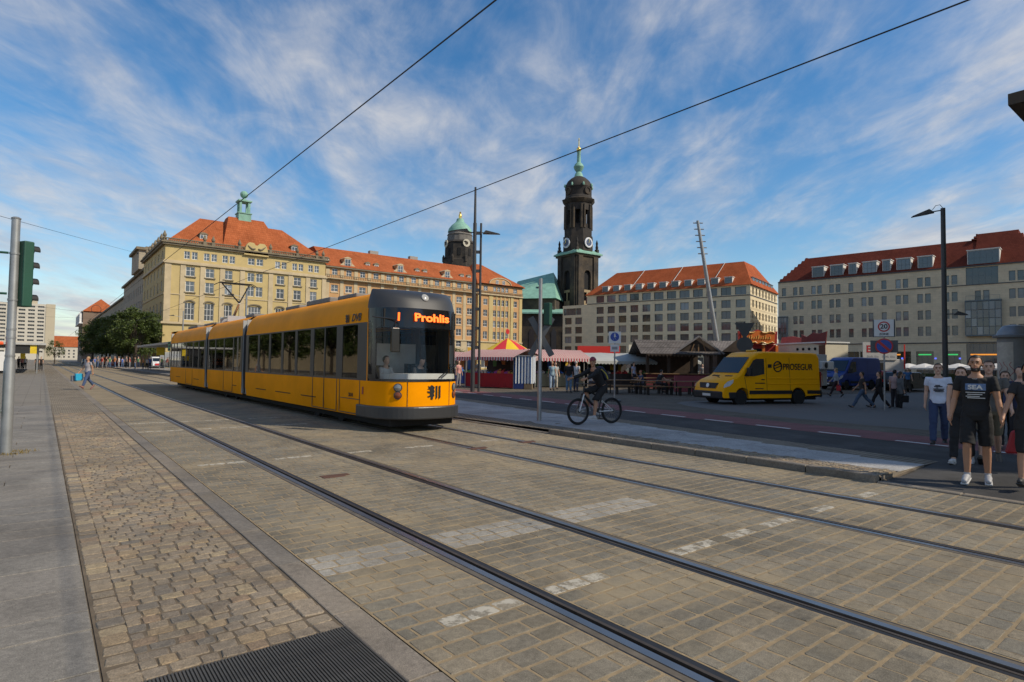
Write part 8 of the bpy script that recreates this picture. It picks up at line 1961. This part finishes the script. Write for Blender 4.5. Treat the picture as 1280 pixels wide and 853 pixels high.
sqp('person in blue shirt near the parked black car', 1135, 491, 10, 1.70, STAND, (.05, .14, .30), (.05, .045, .04), hair=M_hairk)
MK = 'people at the market stalls'
sqp('woman in pale blue t-shirt and light jeans leaving the stalls', 690, 489, 5, 1.66, STEP, (.25, .36, .42), (.28, .36, .46), hair=M_hairf, female=True, group=MK, skin=M_skin)
sqp('person in cream trousers just behind the woman in pale blue', 694, 487, 20, 1.64, STAND, (.32, .34, .34), (.50, .46, .38), hair=M_hairb, group=MK)
sqp('man in black jacket and light jeans seen from behind', 711, 491, 170, 1.74, STAND, (.014, .012, .014), (.10, .18, .28), sleeve=1.9, hair=M_hairr, group=MK, build=1.1)
sqp('man in white shirt and cap turned to the stalls', 720, 490, 150, 1.72, STAND, (.50, .51, .52), (.03, .04, .08), sleeve=.6, hair=M_hairg, group=MK)
sqp('man in white and blue football shirt by the grey tent', 792, 485, 60, 1.72, STAND, (.38, .42, .58), (.03, .03, .05), hair=M_hairk, group=MK)
sqp('person in pink top at the left end of the stalls', 573, 485, 40, 1.66, STAND, (.55, .27, .24), (.25, .24, .25), hair=M_hairb, group=MK, female=True)
SIT = dict(lhip=86, lknee=88, rhip=86, rknee=88, larm=35, rarm=35, lelbow=50, relbow=50, lean=12)
sqp('seated person in grey at the nearest beer table', 738, 489, 90, 1.70, SIT, (.28, .28, .30), (.04, .04, .05), hair=M_hairk, group=MK)
sqp('seated woman in dark blue at a beer table', 803, 491, -60, 1.66, SIT, (.04, .06, .12), (.03, .03, .04), hair=M_hairr, group=MK, female=True, skin=M_skin)
sqp('seated man in black bending over the beer table', 822, 491, 120, 1.76, dict(SIT, lean=24), (.012, .012, .016), (.02, .02, .03), hair=M_hairk, group=MK)
rp_ = random.Random(33); names = ['red', 'white', 'black', 'blue', 'green', 'grey', 'orange']; cols = [(.42, .03, .03), (.55, .55, .55), (.015, .015, .015), (.06, .12, .35), (.06, .16, .07), (.2, .2, .2), (.55, .18, .04)]
k = 0
for (px, py, lab) in ((598, 480.5, 'behind the red-clothed counter by the mast'), (611, 481, 'behind the red-clothed counter under the tent'), (627, 481.5, 'behind the red-clothed counter by the curtains'), (683, 482, 'inside the dark stall'), (745, 481, 'inside the long grey tent near its left pole'), (762, 480, 'inside the long grey tent beside the orange board'), (777, 481, 'inside the long grey tent past the sign post'), (803, 480, 'inside the long grey tent at its right end'), (818, 479, 'in the tent joined to the hut, left side'), (832, 479, 'in the tent joined to the hut, middle'), (843, 480, 'by the hut counter, left post'), (853, 479.5, 'by the hut counter, middle'), (866, 480, 'by the hut counter, right post'), (878, 480, 'by the hut counter under the front gable')):
    ci = (k * 3 + 1) % 7; q = GS(px, py); person('market goer in %s top %s' % (names[ci], lab), q, rp_.uniform(0, 6.28), rp_.uniform(1.62, 1.82), STAND, cols[ci], rp_.choice([DJEANS, BLACK, GREY]), hair=rp_.choice([M_hairk, M_hairb, M_hairf]), voxel=.03, group=MK); k += 1
# --- waiting at the far stop
for k in range(15):
    px = 118 + k * 5.0 + rp_.uniform(-1, 1); y_ = 67 + (195 - px) * .42; q = on_x(px, 460, 11.2); q = Vector((10.6 + rp_.uniform(0, 1.6), 0, .16)); d = ray(px, 455); q.y = d.y / d.x * q.x
    q.y = min(max(q.y, 63), 112); q.x = min(d.x / d.y * q.y, 16.5); ci = (k * 2 + 3) % 7
    person('person in %s top at the far shelter, %s' % (names[ci], ('first of the queue by the signal', 'next to the glass panels', 'beside the poster case', 'close to a bench', 'near the yellow board', 'in the middle of the crowd', 'leaning near a roof post', 'half way along the roof', 'with others in a knot', 'looking down the street', 'before the dark trees', 'towards the far end', 'near the last roof post', 'almost at the far end', 'last of the crowd')[k]), q, rp_.uniform(0, 6.28), rp_.uniform(1.6, 1.82), STAND, cols[ci], rp_.choice([DJEANS, BLACK, GREY, JEANS]), voxel=.04, group='people waiting at the far stop')
for k, (px, py, c) in enumerate(((46, 464.5, (.03, .03, .035)), (51, 464, (.02, .02, .022)), (27, 463, (.3, .1, .1)), (31, 462, (.5, .48, .45)), (23, 462, (.06, .06, .1)))):
    q = G(px, py, 0); person(('person in dark grey jacket at the kerb by the left shelter', 'person in black with bag at the kerb by the left shelter', 'person in red under the left shelter', 'person in white under the left shelter', 'person in navy under the left shelter')[k], q, rp_.uniform(0, 6), 1.72, STAND, c, BLACK, voxel=.035, group='people at the left stop')
# --- tram driver and passenger
p = Vector((TX + .58, TY0 + 1.62, .50)); person('tram driver in dark jacket looking down', p, 0, 1.74, dict(lhip=80, rhip=80, lknee=80, rknee=80, larm=35, rarm=35, lelbow=40, relbow=40, lean=10, nod=24, lift=-.44), (.016, .016, .02), BLACK, sleeve=1.8, hair=M_hairk, voxel=.014)
p = Vector((TX - .40, TY0 + 1.62, .50)); person('tram passenger in white t-shirt sitting beside the driver', p, R(25), 1.72, dict(lhip=80, rhip=80, lknee=80, rknee=80, larm=15, rarm=20, lelbow=40, relbow=40, lean=4, lift=-.44), (.55, .55, .54), DJEANS, sleeve=.5, hair=M_hairk, voxel=.014)

# ------------------------------------------------------------------ cyclist
fa_, ra_ = G(723, 531.5, PZ), G(764, 529.5, PZ); d = fa_ - ra_; d.z = 0; wbs = 1.10; c_ = (fa_ + ra_) / 2; hdg = math.atan2(d.y, d.x)
bike = thing('bicycle', 'dark mountain bike with black tyres and white swingarm', 'bicycle', (c_.x, c_.y, PZ), hdg + math.pi / 2)       # local -y forward
WR = .345; FY, RY = -.55, .55
M_bk = M('bike_black', (.014, .014, .015), .35); M_bw = M('bike_white', (.6, .6, .6), .35); M_spoke = M('spoke', (.3, .3, .3), .3, metal=.8)
for yv in (FY, RY):
    mb = MB(); n = 32; rows = []
    mb.tube([(0, yv + (WR - .028) * math.cos(2 * math.pi * i / n), WR + (WR - .028) * math.sin(2 * math.pi * i / n)) for i in range(n + 1)], .028, 8, caps=False); w_ = mb.build('wheel', M_tyre, bike, smooth=True)
    mb = MB(); mb.tube([(0, yv + (WR - .062) * math.cos(2 * math.pi * i / n), WR + (WR - .062) * math.sin(2 * math.pi * i / n)) for i in range(n + 1)], .012, 6, caps=False); mb.build('rim', M_bk, w_, smooth=True)
    mb = MB()
    for i in range(20):
        a = 2 * math.pi * i / 20; mb.tube([(.02 * (-1) ** i, yv + .02 * math.cos(a), WR + .02 * math.sin(a)), (0, yv + (WR - .06) * math.cos(a + .15), WR + (WR - .06) * math.sin(a + .15))], .0018, 3, caps=False)
    mb.build('spokes', M_spoke, w_)
    mb = MB(); mb.M = Matrix.Translation((0, yv, WR)) @ Matrix.Rotation(math.pi / 2, 4, 'Y'); mb.lathe([(.03, -.06), (.03, .06)], 10); mb.build('hub', M_bk, w_); mb = MB(); mb.M = Matrix.Translation((.04, yv, WR)) @ Matrix.Rotation(math.pi / 2, 4, 'Y'); mb.lathe([(.085, 0), (.085, .003)], 18); mb.build('brake_disc', M_spoke, w_)
ht, hb_ = Vector((0, -.36, .98)), Vector((0, -.40, .80)); bbk = Vector((0, .10, .33)); stt = Vector((0, .24, .82)); rh = Vector((0, RY, WR)); fh = Vector((0, FY, WR))
def T(name, pts, r, m=M_bk): mb = MB(); mb.tube(pts, r, 8); return mb.build(name, m, bike, smooth=True)
T('down_tube', [hb_, bbk], .032); T('top_tube', [ht - Vector((0, 0, .04)), Vector((0, .19, .68))], .024); T('seat_tube', [bbk, Vector((0, .2, .70))], .022); T('head_tube', [ht, hb_], .026); T('seat_post', [Vector((0, .2, .70)), stt + Vector((0, .03, .08))], .014)
for s_ in (-1, 1):
    T('fork_leg', [hb_ + Vector((s_ * .055, 0, 0)), fh + Vector((s_ * .055, 0, 0))], .017, M_bk if s_ < 0 else M_bw); T('chain_stay', [bbk + Vector((s_ * .03, 0, 0)), rh + Vector((s_ * .06, 0, 0))], .013, M_bw); T('seat_stay', [Vector((s_ * .03, .19, .62)), rh + Vector((s_ * .06, 0, 0))], .011, M_bw)
T('fork_crown', [hb_ + Vector((-.06, 0, 0)), hb_ + Vector((.06, 0, 0))], .02); T('stem', [ht, ht + Vector((0, -.07, .07))], .018); hbar = ht + Vector((0, -.07, .075)); T('handlebar', [hbar + Vector((-.32, .05, .02)), hbar + Vector((-.1, 0, 0)), hbar + Vector((.1, 0, 0)), hbar + Vector((.32, .05, .02))], .014)
T('motor_guard', [Vector((0, -.12, .55)), Vector((0, -.02, .36)), Vector((0, .08, .26)), Vector((0, .18, .27))], .024, M_bw)
mb = MB(); mb.add([(-.07, .36, .925), (.07, .36, .925), (.02, .08, .905), (-.02, .08, .905), (-.06, .36, .885), (.06, .36, .885), (.015, .1, .88), (-.015, .1, .88)], [(0, 1, 2, 3), (7, 6, 5, 4), (0, 4, 5, 1), (1, 5, 6, 2), (2, 6, 7, 3), (3, 7, 4, 0)]); mb.build('saddle', M_bk, bike, bevel=.015)
mb = MB(); mb.M = Matrix.Translation((-.06, .10, .33)) @ Matrix.Rotation(math.pi / 2, 4, 'Y'); mb.lathe([(.09, 0), (.09, .006)], 20); mb.build('chainring', M_spoke, bike)
for s_, zz_ in ((1, -.165), (-1, .165)):
    T('crank', [bbk + Vector((s_ * .06, 0, 0)), bbk + Vector((s_ * .09, -.02, zz_))], .011); mb = MB(); mb.box(min(s_ * .09, s_ * .19), max(s_ * .09, s_ * .19), .10 - .07, .10 + .03, .33 + zz_ - .012, .33 + zz_ + .012); mb.build('pedal', M_bk, bike)
rdr = person('cyclist in black with red helmet and backpack riding a mountain bike', bike.location, hdg + math.pi / 2, 1.76, dict(lhip=42, lknee=36, lfoot=2, rhip=74, rknee=84, rfoot=6, lspread=3, rspread=4, lean=33, larm=60, rarm=60, lelbow=14, relbow=14, labd=14, rabd=14, nod=-8, look=38, lift=.06), BLACK, BLACK, (.42, .42, .42), 1.9, 1.02, M_skin, M_hairk, 0, .012, hat=(.20, .02, .035), flare=.03)
rdr['root'].location = Vector((c_.x, c_.y, PZ)) + Matrix.Rotation(hdg + math.pi / 2, 4, 'Z') @ Vector((0, .22, 0))
t = thing('backpack', 'dark blue and yellow backpack on the cyclist', 'backpack', rdr['root'].location, hdg + math.pi / 2); mb = MB(); 
U = lambda x, y_, z: rdr['up'](rx(Vector((0, 0, 0)), 0)) + rx(Vector((x, y_, z)), R(33))
V = [U(x, y_, z) * rdr['s'] for x, y_, z in ((-.15, .13, .08), (.15, .13, .08), (.14, .30, .10), (-.14, .30, .10), (-.13, .12, .50), (.13, .12, .50), (.11, .24, .48), (-.11, .24, .48))]; mb.add(V, [(0, 3, 2, 1), (4, 5, 6, 7), (0, 1, 5, 4), (1, 2, 6, 5), (2, 3, 7, 6), (3, 0, 4, 7)]); mb.build('pack', cmat((.02, .025, .05)), t, bevel=.04)
for s_ in (-1, 1):
    mb = MB(); V = [U(s_ * (.155 - .01 * k2), .16 + .03 * math.sin(k2), .12 + .08 * k2) * rdr['s'] for k2 in range(5)]; mb.tube(V, .014, 5); mb.build('side_strap', cmat((.55, .45, .05)) if s_ > 0 else cmat((.5, .5, .5)), t)
